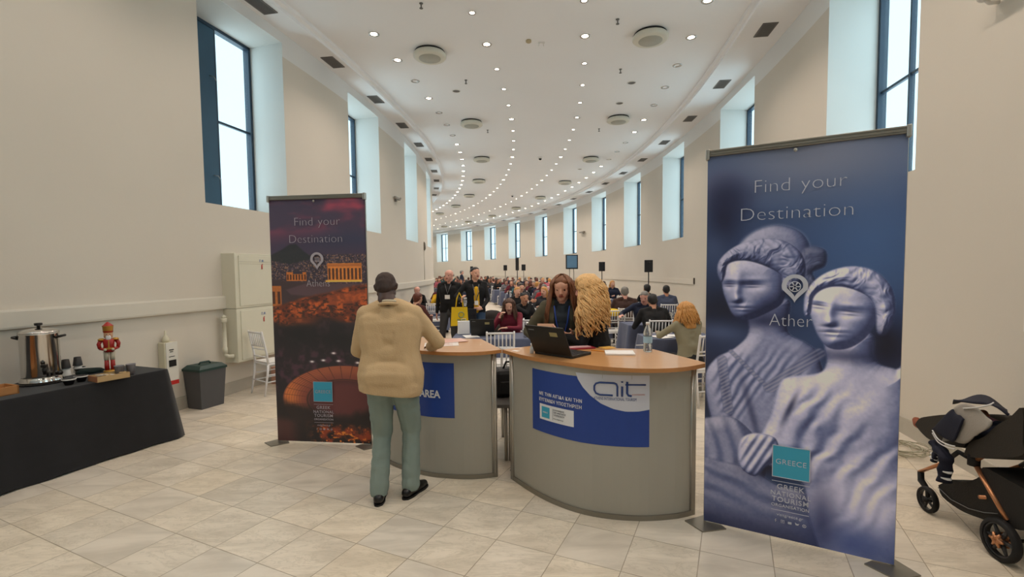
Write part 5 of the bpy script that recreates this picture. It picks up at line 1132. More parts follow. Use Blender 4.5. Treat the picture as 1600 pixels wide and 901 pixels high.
def person(H=1.70, hx_=0.0, shz=.475, sit=False, lean=0.0, twist=0.0, hyaw=0.0, hpitch=0.0, hroll=0.0, wide=1.0, fat=0.0, LH=None, RH=None, lcurl=.4, rcurl=.4, LN=(0, 0, -1), RN=(0, 0, -1), LD=None, RD=None, lpole=(-.5, -1, -.5), rpole=(.5, -1, -.5), feet=None, knees=None, seat=.47, face=True, beard=None, hands=True, skirt=None, thin=1.0, shoe_r=.042, bend=0.0, sleeve=1.0):
    """limb list of a person facing +y, floor at z=0. Tags: skin, top, bottom, shoe, eye, lip, brow"""
    s = H/1.70; w = wide; o = []; A = lambda a, ra, b, rb, t, pr=0.0: o.append((V3(a), ra, V3(b), rb, t, pr))
    hipz = (seat+.085) if sit else .93*s; tl = lambda x, y, z: V3((0, 0, hipz))+Matrix.Rotation(twist, 3, 'Z') @ (Matrix.Rotation(-lean*(.5 if z < .2 else 1), 3, 'X') @ V3((x, y, z)))
    f = fat
    hip = [tl(q*.082*w*s, 0, 0) for q in (-1, 1)]; wst = [tl(q*.062*w*s, .0+f*.3, .17*s) for q in (-1, 1)]; chs = [tl(q*.088*w*s, .0, .37*s) for q in (-1, 1)]; shd = [tl(q*.165*w*s, -.012, shz*s) for q in (-1, 1)]
    for i in (0, 1):
        A(hip[i], .108*s+f*.4, wst[i], .098*s*thin+f, 'top' if not sit else 'top'); A(wst[i], .098*s*thin+f, chs[i], .108*s*thin+f*.4, 'top'); A(chs[i], .100*s, shd[i], .056*s, 'top')
    A(wst[0], .105*s*thin+f, wst[1], .105*s*thin+f, 'top'); A(chs[0], .105*s*thin+f*.4, chs[1], .105*s*thin+f*.4, 'top'); A(shd[0], .050*s, tl(-.045*s, -.014, .515*s), .050*s, 'top'); A(shd[1], .050*s, tl(.045*s, -.014, .515*s), .050*s, 'top'); A(shd[0]-V3((0, 0, .03)), .05*s, shd[1]-V3((0, 0, .03)), .05*s, 'top'); A(tl(0, 0, .30*s), .105*s, tl(0, -.01, .45*s), .08*s, 'top')
    A(tl(-.075*w*s, -.02, -.03*s), .112*s+f*.3, tl(.075*w*s, -.02, -.03*s), .112*s+f*.3, 'bottom', -.004)
    nb = tl(0, -.015, .53*s); hc = nb+Matrix.Rotation(twist, 3, 'Z') @ (Matrix.Rotation(-lean-bend, 3, 'X') @ V3((hx_, .025*s, .135*s)))
    A(nb, .056*s, hc+V3((0, -.01, -.03)), .052*s, 'skin'); R = rotm(twist+hyaw, lean*.5+bend+hpitch, hroll); o += head_prims(hc, R, s*.98, face, beard=beard)
    # legs
    for i, q in enumerate((-1, 1)):
        if sit:
            kn = V3(knees[i]) if knees else V3((q*.13*w, .43*s, seat+.06)); an = V3(feet[i])+V3((0, 0, .085)) if feet else V3((q*.12*w, .44*s, .085))
        else:
            ft = V3(feet[i]) if feet else V3((q*.11, 0, 0)); an = ft+V3((0, 0, .085)); kn, an = ik(hip[i]+V3((0, 0, -.02)), an, .44*s, .42*s, (q*.06, 1, 0))
        A(hip[i]+V3((0, 0, -.02)), .098*s, kn, .062*s, 'bottom'); A(kn, .060*s, an, .048*s, 'bottom')
        if skirt: A(hip[i], .11*s, kn+V3((0, 0, skirt)), .10*s, 'bottom')
        fd = V3((q*.12, 1, 0)).normalized() if not feet or len(feet) < 3 else V3(feet[2+i]).normalized(); base = V3((an.x, an.y, .042))
        A(base-fd*.045, shoe_r*.85, base+fd*.085, shoe_r, 'shoe', .002); A(base+fd*.085, shoe_r, base+fd*.150+V3((0, 0, -.010)), shoe_r*.78, 'shoe', .002); A(an, .045, base, .038, 'shoe')
    # arms
    hd = {}
    for i, (q, T, N_, D_, cu, pole) in enumerate(((-1, LH, LN, LD, lcurl, lpole), (1, RH, RN, RD, rcurl, rpole))):
        S = shd[i]+V3((0, 0, -.005)); T = V3(T) if T is not None else S+V3((q*.07, .03, -.53*s)); el, T = ik(S, T, .285*s, .255*s, pole)
        A(S, .056*s, el, .044*s, 'top'); fw = (T-el).normalized(); A(el, .042*s, el+(T-el)*.93*sleeve, .032*s, 'top'); A(el+(T-el)*.2, .028*s, T, .024*s, 'skin', -.004)
        d = V3(D_) if D_ is not None else fw; hd[i] = (T, d)
        if hands: o += [(a, ra, b, rb, t, .002) for a, ra, b, rb, t in hand(T, d, N_, -q*(-1), cu, s*.98)]
        else: A(T, .028, T+d.normalized()*.09, .030, 'skin')
    info = dict(hc=hc, R=R, s=s, hip=hip, shd=shd, chs=chs, wst=wst, nb=nb, hands=hd, tl=tl)
    return o, info
def hair_prims(style, info, k=1.0):
    c, R, s = info['hc'], info['R'], info['s']*.98*k; T = lambda x, y, z: V3(c)+R @ V3((x*s, y*s, z*s)); o = []
    def cp(a, ra, b, rb): o.append((T(*a), ra*s, T(*b), rb*s, 'hair'))
    if style == 'bald': return []
    if style == 'fringe':
        for q in (-1, 1): cp((q*.066, -.03, .0), .020, (q*.060, -.06, .012), .022)
        cp((-.05, -.085, -.005), .022, (.05, -.085, -.005), .022); return o
    cp((0, -.034, .036), .083, (0, .006, .046), .078); cp((0, -.05, .0), .072, (0, -.055, -.03), .06)
    if style in ('short', 'cap'):
        for q in (-1, 1): cp((q*.062, -.02, .012), .026, (q*.058, -.045, -.02), .025)
        cp((-.03, .05, .075), .026, (.03, .05, .075), .026)
    if style in ('bob', 'long', 'wavy'):
        cp((-.035, .045, .078), .028, (.035, .045, .078), .028); L = {'bob': -.10, 'long': -.26, 'wavy': -.22}[style]
        for q in (-1, 1): cp((q*.060, -.004, .044), .030, (q*.078, -.028, -.05), .026); cp((q*.078, -.028, -.05), .026, (q*.084, -.025, L), .030)
        cp((0, -.055, -.02), .07, (0, -.075, L*.9), .055); cp((-.05, -.06, -.05), .05, (-.05, -.07, L), .035); cp((.05, -.06, -.05), .05, (.05, -.07, L), .035)
    if style == 'bun': cp((0, -.115, .045), .038, (0, -.12, .05), .036); cp((-.03, .045, .072), .026, (.03, .045, .072), .026)
    if style == 'tail': cp((0, -.10, .02), .034, (0, -.135, -.09), .026); cp((-.03, .045, .072), .026, (.03, .045, .072), .026)
    return o
def place(label, x, y, rz, group=None):
    e = empty('person', (x, y, 0), rz); return tag(e, label, 'person', group)
def mm(skin, top, bottom, shoe=None, brow=None): return {'skin': SKIN[skin], 'top': top, 'bottom': bottom, 'shoe': shoe or M_BLACK, 'eye': M_EYE, 'lip': M_LIP if skin != 'dark' else SKIN['dark'], 'brow': brow or MATS['hair_brown']}
HAIR('hair_brown', '4a2c1b'); HAIR('hair_black', '14100e'); HAIR('hair_grey', '77736d'); HAIR('hair_blonde', 'c08a4a'); HAIR('hair_chestnut', '75482b'); HAIR('hair_auburn', '5c2a18'); HAIR('hair_ash', '8f7350'); HAIR('hair_strawberry', 'dcab70')
def strands(mb, roots, r, seg=5, mi=0):
    for pts in roots: n = len(pts); mb.tube(pts, [r*(1-.75*(i/(n-1))**2) for i in range(n)], seg, mi)
# ---------------------------------------------------------------- the man in the beige jacket, back to us
E1 = place('man seen from behind in a beige jacket and grey-green trousers, standing at the counter', -.915, 3.56, 0)
pr, I = person(1.74, hx_=-.045, shz=.455, lean=.05, bend=.34, hpitch=.12, hroll=-.08, wide=1.08, LH=(-.17, .27, 1.02), RH=(.24, .34, 1.115), lpole=(-.8, -.8, -.6), rpole=(1, -.5, -.6), LN=(1, 0, 0), RN=(0, 0, -1), RD=(.0, 1, 0), feet=[(-.105, -.03, 0), (.115, .06, 0), (-.16, 1, 0), (.45, 1, 0)], face=True, shoe_r=.040)
M_BROWD = HAIR('hair_shaved', '33211a', .7)
body = blob('body', [(a, max(.01, ra-.010) if t in ('top', 'bottom') else ra, b, max(.01, rb-.010) if t in ('top', 'bottom') else rb, 'skin' if t in ('top', 'bottom', 'shoe') else t, *r) for a, ra, b, rb, t, *r in pr], .0085, 3, {'skin': SKIN['dark'], 'eye': M_EYE, 'lip': SKIN['dark'], 'brow': M_BROWD}, E1)
blob('hair', [(a, ra*.985, b, rb*.985, t) for a, ra, b, rb, t in hair_prims('short', I, .955)], .008, 4, {'hair': M_BROWD}, E1)
M_JKT = fabric('beige_linen', 'c0a37c', .9, .10, 9, .35); M_TRS = fabric('grey_green_wool', '7d8a83', .85, .08, 6, .15); M_SHOE = P('black_shoe', '120f0f', .35); M_COL = fabric('striped_collar', 'b7ab93')
jp = [p for p in pr if p[4] == 'top']; s_ = I['s']; hip, wst, chs, shd = I['hip'], I['wst'], I['chs'], I['shd']
for q in (0, 1): sg_ = (-1, 1)[q]; jp.append((hip[q]+V3((sg_*.030, -.0, .02)), .115, V3((sg_*.115, -.01, .87)), .118, 'top')); jp.append((wst[q]+V3((sg_*.03, 0, 0)), .108, hip[q]+V3((sg_*.035, -.01, 0)), .118, 'top')); jp.append((chs[q]+V3((sg_*.045, -.01, .02)), .095, wst[q]+V3((sg_*.03, -.005, 0)), .105, 'top')); jp.append((V3((sg_*.085, -.035, .95)), .125, V3((sg_*.09, -.03, .86)), .122, 'top'))
jp.append((V3((-.10, -.03, .87)), .125, V3((.10, -.03, .87)), .125, 'top')); jp.append((V3((-.08, -.045, .96)), .125, V3((.08, -.045, .96)), .125, 'top'))
jp = [(a, ra+.010, b, rb+.012 if abs(rb-.032*s_) < .003 else rb+.010, t) for a, ra, b, rb, t, *_ in jp]
jk = blob('jacket', jp, .010, 4, {'top': M_JKT}, E1, wrinkle={'top': .0034}, seed=5, cut=[(V3((0, 0, .835)), V3((-.12, 0, -1)))])
so = jk.modifiers.new('t', 'SOLIDIFY'); so.thickness = .004; so.offset = -1
b = MB(); nbp = I['nb']; b.tube([nbp+V3((.078*math.cos(t), .075*math.sin(t)-.005, -.012+.020*math.sin(t)*-1)) for t in [math.radians(v) for v in range(160, 385, 15)]], .015, 8, flat=.8); b.build('collar', M_JKT, jk)
b = MB(); b.tube([nbp+V3((.062*math.cos(t), .062*math.sin(t)-.003, .012-.012*math.sin(t))) for t in [math.radians(v) for v in range(150, 395, 15)]], .011, 8, flat=1.1); b.build('shirt_collar', M_COL, E1)
b = MB(); b.tube([(-.012, -.135, .835), (-.014, -.142, .93), (-.012, -.138, 1.02)], .0022, 5); b.build('back_vent_seam', fabric('beige_dark_seam', '94794a'), jk)
tp_ = []
for q in (0, 1):
    sg_ = (-1, 1)[q]; an = [p for p in pr if p[4] == 'bottom']
for p in pr:
    if p[4] == 'bottom': a, ra, b_, rb = p[:4]; tp_.append((a, ra+.008, b_, rb+.022 if abs(rb-.048*s_) < .002 else rb+.016, 'bottom'))
tr = blob('trousers', tp_, .009, 3, {'bottom': M_TRS}, E1, wrinkle={'bottom': .007}, seed=9, cut=[(V3((0, 0, .055)), V3((0, 0, -1))), (V3((0, 0, 1.02)), V3((0, 0, 1)))])
def shoe_mesh(an, fd, parent, mat, sc=1.0):
    fd = V3(fd).normalized(); sd = V3((fd.y, -fd.x, 0)); M = Matrix(((sd.x, fd.x, 0, an[0]), (sd.y, fd.y, 0, an[1]), (0, 0, 1, 0), (0, 0, 0, 1))); pr_ = []
    def q(a, ra, b, rb): pr_.append((M @ V3(a), ra, M @ V3(b), rb, 'shoe'))
    q((0, -.055, .045), .040, (0, .02, .048), .042); q((0, .02, .046), .042, (.004, .11, .036), .040); q((.004, .11, .036), .040, (.006, .165, .030), .030); q((0, -.03, .06), .040, (0, -.01, .095), .045)
    o = blob('shoe', pr_, .007, 3, {'shoe': mat}, parent, cut=[(V3((0, 0, .004)), V3((0, 0, -1)))])
    sb = MB(); pts = [(.030, -.075), (.043, -.02), (.040, .05), (.048, .12), (.034, .185), (0, .20), (-.032, .18), (-.042, .12), (-.038, .05), (-.040, -.02), (-.028, -.078), (0, -.095)]
    sb.prism([((M @ V3((x, y, 0))).x, (M @ V3((x, y, 0))).y) for x, y in [(v.x, v.y) for v in catmull([(x, y, 0) for x, y in pts+pts[:1]], 4)][:-1]], 0, .014); sb.build('sole', P('dark_sole', '0c0b0b', .6), o); return o
shoe_mesh((-.105, -.03), (-.16, 1, 0), E1, M_SHOE); shoe_mesh((.115, .06), (.45, 1, 0), E1, M_SHOE)
# ---------------------------------------------------------------- the two women behind the right counter
def long_locks(info, n, L, r, seed, parent, mat, curl=0.0, back=True, cover=None, wid=1.0):
    """separate locks from the scalp falling to length L, joined as one head of hair"""
    rg = random.Random(seed); c, R, s = info['hc'], info['R'], info['s']; mb = MB()
    for i in range(n):
        t = rg.uniform(-1, 1)*2.55 if cover is None else rg.uniform(*cover); u = rg.random()       # t = 0 at the back of the head
        rt = .060+.028*u; el = rg.uniform(.25, 1.35); p0 = V3((math.sin(t)*math.cos(el)*.088, -math.cos(t)*math.cos(el)*.098-.008, .034+.086*math.sin(el)))
        o1 = V3((math.sin(t)*.098, -math.cos(t)*.106-.010, .0)); ll = L*(rg.uniform(.72, 1.05) if wid < 1.2 else rg.uniform(.55, 1.18)); pts = []
        ph = rg.uniform(0, 6.28); cr = curl*rg.uniform(.6, 1.3); fr = rg.uniform(38, 62)
        if abs(t) > 2.0: o1.y *= .75; o1.x *= 1.0
        N = 24 if curl > .004 else 9
        for k in range(N+1):
            f = k/N
            if f < .3: g = f/.3; q = p0.lerp(o1, g)+V3((math.sin(t), -math.cos(t), 0))*(.018*math.sin(g*PI))
            else: g = (f-.3)/.7; q = o1+V3((math.sin(t)*.055*g*(1+2*curl*10), -abs(math.cos(t))*.035*g if abs(t) < 2 else .03*g, -ll*g))
            if wid > 1.2 and abs(t) > .5: g2 = max(0, min(1, (-q.z-.10)/.10)); q.x = q.x*(1-g2)+math.copysign(max(abs(q.x), .185*abs(math.sin(t))), q.x)*g2
            z = ll*max(0, f-.12); q = q+V3((math.cos(ph+z*fr), math.sin(ph+z*fr), 0))*cr*min(1, f*2.5)
            pts.append(c+(R @ V3((q.x*(1+(wid-1)*min(1, f*2)), q.y*(1+(wid-1)*min(1, f*2)), max(q.z, -.03)+.012*(wid > 1))))*s*.98+V3((0, 0, min(0, q.z+.03)*s)))
        mb.tube(pts, [r*rg.uniform(.8, 1.2)*(.55+.75*math.sin(PI*min(.92, (j+1)/(N+1)))) for j in range(N+1)], 5)
    return mb
# woman facing us, long straight hair
E2 = place('woman with long straight brown hair facing us behind the open laptop', .475, 4.50, math.radians(172))
pr, I = person(1.68, lean=.10, hyaw=-.10, hpitch=.16, bend=.08, wide=.92, thin=.92, LH=(-.10, .30, 1.16), RH=(.20, .24, 1.08), lpole=(-1, -.4, -.8), rpole=(1, -.5, -.8), LN=(.6, 0, .6), RN=(0, 0, -1))
M_OLIVE = fabric('olive_cardigan', '4f4a38'); M_TEE = fabric('slate_top', '2b333b'); 
blob('body', [p for p in pr], .0078, 3, mm('light', M_TEE, fabric('dark_trousers', '16161b'), brow=MATS['hair_brown']), E2, wrinkle={'top': .003, 'bottom': .003}, seed=2)
cd = [(a, ra+.012, b, rb+.012, t) for a, ra, b, rb, t, *_ in pr if t == 'top' and not (abs(V3(a).x) < .02 and abs(V3(b).x) < .02)]
cdo = blob('cardigan', cd, .011, 3, {'top': M_OLIVE}, E2, wrinkle={'top': .005}, seed=4)
bm = bmesh.new(); bm.from_mesh(cdo.data); bmesh.ops.delete(bm, geom=[f for f in bm.faces if abs(f.calc_center_median().x) < .075 and f.calc_center_median().y > .02 and f.calc_center_median().z > .95], context='FACES'); bm.to_mesh(cdo.data); bm.free()
hb = blob('hair', hair_prims('long', I, 1.0), .010, 5, {'hair': MATS['hair_chestnut']}, E2)
long_locks(I, 300, .34, .0065, 12, E2, None, 0.004, cover=(-2.3, 2.3), wid=1.12).build('loose_locks', MATS['hair_chestnut'], hb)
T = lambda x, y, z: I['hc']+I['R'] @ V3((x, y, z))
b = MB(); b.tube([I['tl'](-.07, .10, .50), I['tl'](-.05, .125, .35), I['tl'](0, .135, .16), I['tl'](.05, .125, .35), I['tl'](.07, .10, .50)], .006, 6, flat=.5); b.build('blue_lanyard', P('blue_ribbon', '1d3f8f', .6), E2)
# woman seen from the side and back, strawberry blonde curls
E3 = place('woman with long curly strawberry-blonde hair in a black top, turned away', .775, 4.20, math.radians(78))
pr, I = person(1.68, lean=.14, hyaw=.05, hpitch=.12, bend=.10, wide=.98, fat=.008, LH=(-.10, .36, 1.17), RH=(.02, .37, 1.13), lpole=(-.6, -1, -.8), rpole=(.6, -1, -.9), LN=(1, 0, .3), RN=(-.2, 0, 1), lcurl=.35, rcurl=.5)
M_BLKT = fabric('black_knit', '0b0b0e', .9)
blob('body', pr, .0078, 3, mm('pink', M_BLKT, fabric('black_trousers', '0e0e12'), brow=MATS['hair_ash']), E3, wrinkle={'top': .004, 'bottom': .004}, seed=21)
hb = blob('hair', hair_prims('wavy', I, 1.16), .012, 4, {'hair': MATS['hair_strawberry']}, E3, wrinkle={'hair': .008}, seed=6)
long_locks(I, 620, .36, .0048, 31, E3, None, .017, cover=(-2.3, 2.3), wid=1.30).build('curly_locks', MATS['hair_strawberry'], hb)
M_SCARF = fabric('magenta_scarf', '8c2348'); sc_ = []
for k in range(2):
    sg_ = (-1, 1)[k]; sc_.append((I['tl'](sg_*.075, .02, .53), .030, I['tl'](sg_*.07, .11, .40), .034, 'scarf')); sc_.append((I['tl'](sg_*.07, .11, .40), .034, I['tl'](sg_*.05, .15, .12), .040, 'scarf'))
sc_.append((I['tl'](-.07, -.03, .55), .028, I['tl'](.07, -.03, .55), .028, 'scarf')); blob('scarf', sc_, .009, 2, {'scarf': M_SCARF}, E3, wrinkle={'scarf': .007}, seed=3)
b = MB(); b.tube([I['tl'](-.05, .13, .45), I['tl'](-.02, .17, .30), I['tl'](.0, .18, .15)], .012, 6, flat=.3); b.build('blue_lanyard', MATS['blue_ribbon'], E3)
# folded brochure in her hand, red phone case on the counter
w1 = Matrix.Translation(E3.location) @ Matrix.Rotation(E3.rotation_euler.z, 4, 'Z')
hp = w1 @ (I['hands'][0][0]+V3((.02, .09, .02))); e = empty('brochure', hp, math.radians(78)); b = MB(); b.box((-.004, -.05, -.09), (.0, .10, .07), 0, Matrix.Rotation(.35, 4, 'Y')); b.build('pages', P('kraft_leaf', 'c89e80', .6), e); tag(e, 'tan folded leaflet held between the two women behind the counter', 'leaflet')
e = empty('red_folder', on(912, 545), .25); MB().box((-.13, -.02, 0), (.10, .09, .012), bev=.003).build('cover', P('red_cover', '8e1f2c', .4), e); MB().box((-.12, .0, .012), (.07, .08, .016)).build('papers', P('pink_sheet', 'c9a0a2', .6), e); tag(e, 'red folder with pink sheets beside the open laptop', 'folder')
# ================================================================ the hall full of people
FAB = {n: fabric('cloth_'+n.replace(' ', '_'), c) for n, c in {'navy': '1a2238', 'black': '101013', 'charcoal': '2c2c31', 'burgundy': '5a1626', 'maroon': '6e1a2c', 'white': 'c6c3c0', 'brown': '3d2822', 'grey': '6d6c70', 'light blue': '7f93b5', 'pink': 'b4626f', 'teal': '1f5058', 'beige': '9c8c70', 'red': '9c1f2a', 'blue-grey': '474f66', 'yellow': 'd9a81c', 'olive': '4c4b38', 'denim': '2f4560', 'dark grey': '3b3a3c'}.items()}
HC = {'dark-haired': 'hair_black', 'brown-haired': 'hair_brown', 'grey-haired': 'hair_grey', 'fair-haired': 'hair_blonde', 'auburn-haired': 'hair_auburn'}
def full(e, pr, I, mats, hair, hstyle, voxel=.0125, wr=.004, seed=1, hk=1.0, lock=None):
    blob('body', pr, voxel, 3, mats, e, wrinkle={'top': wr, 'bottom': wr}, seed=seed)
    hp = hair_prims(hstyle, I, hk)
    return blob('hair', hp, min(voxel, .012), 4, {'hair': MATS[hair]}, e, wrinkle={'hair': .003}, seed=seed) if hp else None
Kseat = dict(sit=True)
# --- the standing pair
e = place('bald man in black shirt and grey trousers wearing a badge, standing in the aisle', -1.245, 9.5, math.radians(172))
pr, I = person(1.76, wide=1.10, fat=.012, hyaw=-.25, hpitch=.05, LH=(-.27, .02, .86), RH=(.27, .0, .86), lpole=(-.6, -1, 0), rpole=(.6, -1, 0), LN=(1, 0, 0), RN=(-1, 0, 0), feet=[(-.12, 0, 0), (.13, .03, 0)])
full(e, pr, I, mm('pink', FAB['black'], FAB['dark grey'], brow=MATS['hair_grey']), 'hair_grey', 'fringe', .011, .004, 3)
b = MB(); b.tube([I['tl'](-.06, .10, .52), I['tl'](0, .145, .33)], .004, 6).tube([I['tl'](.06, .10, .52), I['tl'](0, .145, .33)], .004, 6); ly = b.build('lanyard', MATS['mark_grey'], e); q = I['tl'](0, .155, .27); MB().box((q.x-.05, q.y, q.z-.04), (q.x+.05, q.y+.004, q.z+.04)).build('badge_card', M_PAPER, ly)
e = place('dark-haired woman in black blazer, yellow top and jeans, standing with a tote', -.70, 9.15, math.radians(190))
pr, I = person(1.80, wide=.98, thin=.92, hyaw=.45, hpitch=-.05, LH=(-.10, .22, 1.03), RH=(.28, .24, 1.17), lpole=(-1, -.6, -.4), rpole=(1, -.6, -.6), LN=(0, -1, 0), RN=(-1, 0, 0), RD=(-.1, .2, 1), LD=(1, .1, 0), rcurl=.9, feet=[(-.10, 0, 0), (.10, .06, 0)])
pr2 = list(pr)
M2_ = mm('light', FAB['black'], FAB['denim'], brow=MATS['hair_brown']); pr2 += [(I['tl'](-.015, .052, .02), .070, I['tl'](-.01, .058, .40), .058, 'shirt', .004)]; M2_['shirt'] = FAB['yellow']; full(e, pr2, I, M2_, 'hair_black', 'tail', .011, .004, 4)
b = MB(); b.tube([I['tl'](-.06, .09, .50), I['tl'](0, .155, .18)], .004, 6).tube([I['tl'](.06, .09, .50), I['tl'](0, .155, .18)], .004, 6); ly = b.build('lanyard', MATS['mark_grey'], e); q = I['tl'](0, .165, .14); MB().box((q.x-.035, q.y, q.z-.03), (q.x+.035, q.y+.004, q.z+.05)).build('badge_card', M_PAPER, ly)
o = MB().tube([I['shd'][0]+V3((.03, .03, .06)), I['tl'](.0, .15, .20), I['tl'](.16, .12, 0)], .007, 6).build('bag_strap', M_BLACK, e)
HB = Matrix.Translation(e.location) @ Matrix.Rotation(e.rotation_euler.z, 4, 'Z')
p = HB @ V3((.15, .20, .93)); hb = empty('shoulder_bag', p, e.rotation_euler.z); MB().box((-.14, -.04, -.12), (.14, .05, .10), bev=.03).build('pouch', P('black_leather', '141318', .4), hb); MB().box((-.14, .045, 0), (.14, .06, .10), bev=.006).build('flap', MATS['black_leather'], hb); tag(hb, 'black leather shoulder bag at the waist of the standing woman', 'bag')
# yellow tote
p = aty(718, 487, 8.85); e = empty('tote_bag', (p.x, p.y, p.z), .1); b = MB(); M_TOTE = fabric('yellow_tote', 'd9b412', .7)
b.add([(-.165, -.03, -.26), (.165, -.03, -.25), (.165, .04, -.25), (-.165, .04, -.26), (-.145, -.012, .09), (.145, -.012, .09), (.145, .012, .09), (-.145, .012, .09)], [(0, 3, 2, 1), (4, 5, 6, 7), (0, 1, 5, 4), (1, 2, 6, 5), (2, 3, 7, 6), (3, 0, 4, 7)]); b.build('bag', M_TOTE, e)
MB().tube([(-.07, -.01, .07), (-.045, 0, .25), (.0, 0, .36), (.05, 0, .25), (.07, -.01, .07)], .012, 6, flat=.4).build('handle', M_TOTE, e)
b = MB(); b.tube([(.03+.05*math.cos(t), -.032, -.05+.05*math.sin(t)) for t in [i*PI/6 for i in range(12)]], .006, 5, closed=True); b.box((-.05, -.034, -.15), (.11, -.030, -.14)).box((-.03, -.034, -.18), (.09, -.030, -.17)); b.build('printed_mark', P('teal_print', '4f8f8a', .6), e); tag(e, 'bright yellow tote bag with teal print hanging from the standing woman', 'tote bag')
# --- near middle table: woman in the maroon pullover
def seat_person(label, x, y, rz, mats, hair, hstyle, group=None, voxel=.0125, seed=1, chair_label=None, hk=1.0, **kw):
    e = place(label, x, y, rz, group); args = dict(sit=True, lean=.12, LH=(-.16, .36, .84), RH=(.16, .36, .84), lpole=(-.8, -.6, -.8), rpole=(.8, -.6, -.8)); args.update(kw); pr, I = person(**args); h = full(e, pr, I, mats, hair, hstyle, voxel, .0045, seed, hk)
    if chair_label: chair(x+math.sin(rz)*.0, y, rz, chair_label)
    return e, pr, I, h
hall_table(-.14, 7.20, .0, 1.50, .68, 'behind the reception, with the empty chair before it', 'near', True, 2)
e, pr, I, h = seat_person('woman in a maroon pullover with long brown hair resting her chin on a hand', -.02, 7.92, math.radians(172), mm('light', FAB['maroon'], FAB['denim'], brow=MATS['hair_brown']), 'hair_brown', 'long', seed=8, H=1.66, lean=.30, hyaw=.10, hpitch=.18, RH=(.13, .36, .99), RD=(-.35, .05, 1), RN=(-1, 0, 0), rpole=(.5, .8, -1), rcurl=1.0, LH=(.0, .50, .84), LD=(1, .1, 0), lpole=(-1, -.3, -.6), chair_label='white spindle-back chair under the woman in the maroon pullover')
b = long_locks(I, 60, .26, .008, 5, e, None, 0.0).build('loose_locks', MATS['hair_brown'], h)
laptop((-.42, 7.42, .755), math.radians(174), 'black laptop open before the woman in the maroon pullover', 104, w=.36)
chair(-.17, 6.62, 0.04, 'empty white spindle-back chair seen above the gap between the two counters')
def sheet(x, y, z, rz, label, col='white_paper', w=.21, d=.297):
    o = MB().box((-w/2, -d/2, 0), (w/2, d/2, .0025)).build('paper_sheet', MATS[col]); o.location = (x, y, z); o.rotation_euler.z = rz; tag(o, label, 'paper'); return o
sheet(-.62, 7.12, .757, .3, 'white sheets beside the laptop on the middle table'); e = empty('paper_bag', (-.76, 7.42, .757), .2); b = MB(); b.box((-.09, -.04, 0), (.09, .04, .20)); b.build('bag', M_PAPER, e); MB().tube([(-.04, -.02, .195), (-.03, -.02, .24), (.03, -.02, .24), (.04, -.02, .195)], .003, 5).build('handle', M_PAPER, e); tag(e, 'small white paper bag at the left end of the middle table', 'paper bag')
cup((.19, 6.98, .757), 'plastic_cup', .028, .042, .11, P('frosted_cup', (.6, .62, .68), .3), None, False, 'translucent plastic cup on the middle table beside the laptop lid', 'cup')
# dark coats thrown over chair backs
chair(-.38, 9.5, math.radians(175), 'white chair under the big dark coat in the aisle'); o = crumple('coat', fabric('dark_brown_coat', '231c19'), (-.40, 9.62, .42), .30, 9, 'large dark brown coat heaped over a chair by the aisle', 'coat', amp=.10, flat=.9, stretch=(1.0, .7, 1.25))
o = crumple('coat', MATS['dark_brown_coat'], (.02, 8.26, .40), .30, 13, 'dark coat hung behind the woman in the maroon pullover', 'coat', amp=.10, flat=.9, stretch=(1.25, .45, 1.15))
# second middle table
hall_table(.42, 9.62-.75, .04, 1.25, .62, 'where the woman with glasses on her hair sits', 'near', True, 3)
seat_person('dark-haired woman with hand at her neck behind the maroon-clad woman', .20, 9.48, math.radians(200), mm('tan', FAB['black'], FAB['black'], brow=MATS['hair_black']), 'hair_black', 'bun', seed=12, H=1.66, lean=.18, hyaw=.1, RH=(-.10, .20, 1.12), RD=(-1, .1, .2), RN=(0, -1, 0), rpole=(1, 0, -1), LH=(-.1, .38, .84), chair_label='white spindle-back chair under the woman with hand at her neck')
sheet(.36, 8.9, .757, .5, 'white sheets on the table before the woman with hand at her neck')
for k, x in enumerate((.25, .75)): chair(x, 8.25, .02+.05*k, ('white spindle-back chair half hidden by the laptop lid, left of its table', 'white spindle-back chair half hidden by the long-haired woman')[k])
# --- right-hand group
hall_table(2.42, 6.97, .0, 1.00, .62, 'nearest to the marble-women banner', 'near', True, 4); sheet(2.15, 6.85, .757, .4, 'white sheet on the table nearest the banner'); sheet(2.42, 6.95, .757, 1.3, 'second white sheet on the table nearest the banner')
e, pr, I, h = seat_person('blonde woman in a grey-beige blazer seated with her back to us', 2.33, 6.22, math.radians(14), mm('light', fabric('greige_blazer', '86806a'), FAB['black']), 'hair_blonde', 'wavy', seed=31, H=1.62, wide=1.0, lean=.16, hpitch=.12, LH=(-.22, .42, .86), RH=(.1, .4, .86), lpole=(-1, -.3, -.6), hk=1.08)
long_locks(I, 120, .22, .008, 8, e, None, .010, cover=(-2.0, 2.0), wid=1.15).build('curly_locks', MATS['hair_blonde'], h); chair(2.42, 6.12, math.radians(14), 'white spindle-back chair under the blonde woman in the blazer')
hall_table(2.62, 8.72, .05, 1.15, .62, 'between the two leaning men on the right', 'near', True, 5)
seat_person('man in a black suit seen from behind, leaning over his table', 2.40, 7.93, .0, mm('tan', FAB['black'], FAB['black']), 'hair_black', 'short', seed=33, H=1.74, wide=1.15, fat=.01, lean=.34, hpitch=.1, chair_label='white spindle-back chair under the man in the black suit')
seat_person('grey-haired man in navy leaning forward, facing us across the table', 2.60, 9.42, math.radians(168), mm('pink', FAB['navy'], FAB['black'], brow=MATS['hair_grey']), 'hair_grey', 'short', seed=34, H=1.76, wide=1.12, lean=.36, hpitch=.15, hyaw=-.3, RH=(.42, .45, .86), RD=(.4, 1, 0), LH=(-.05, .42, .84), rpole=(1, -.3, -.6), chair_label='white spindle-back chair under the grey-haired man in navy')
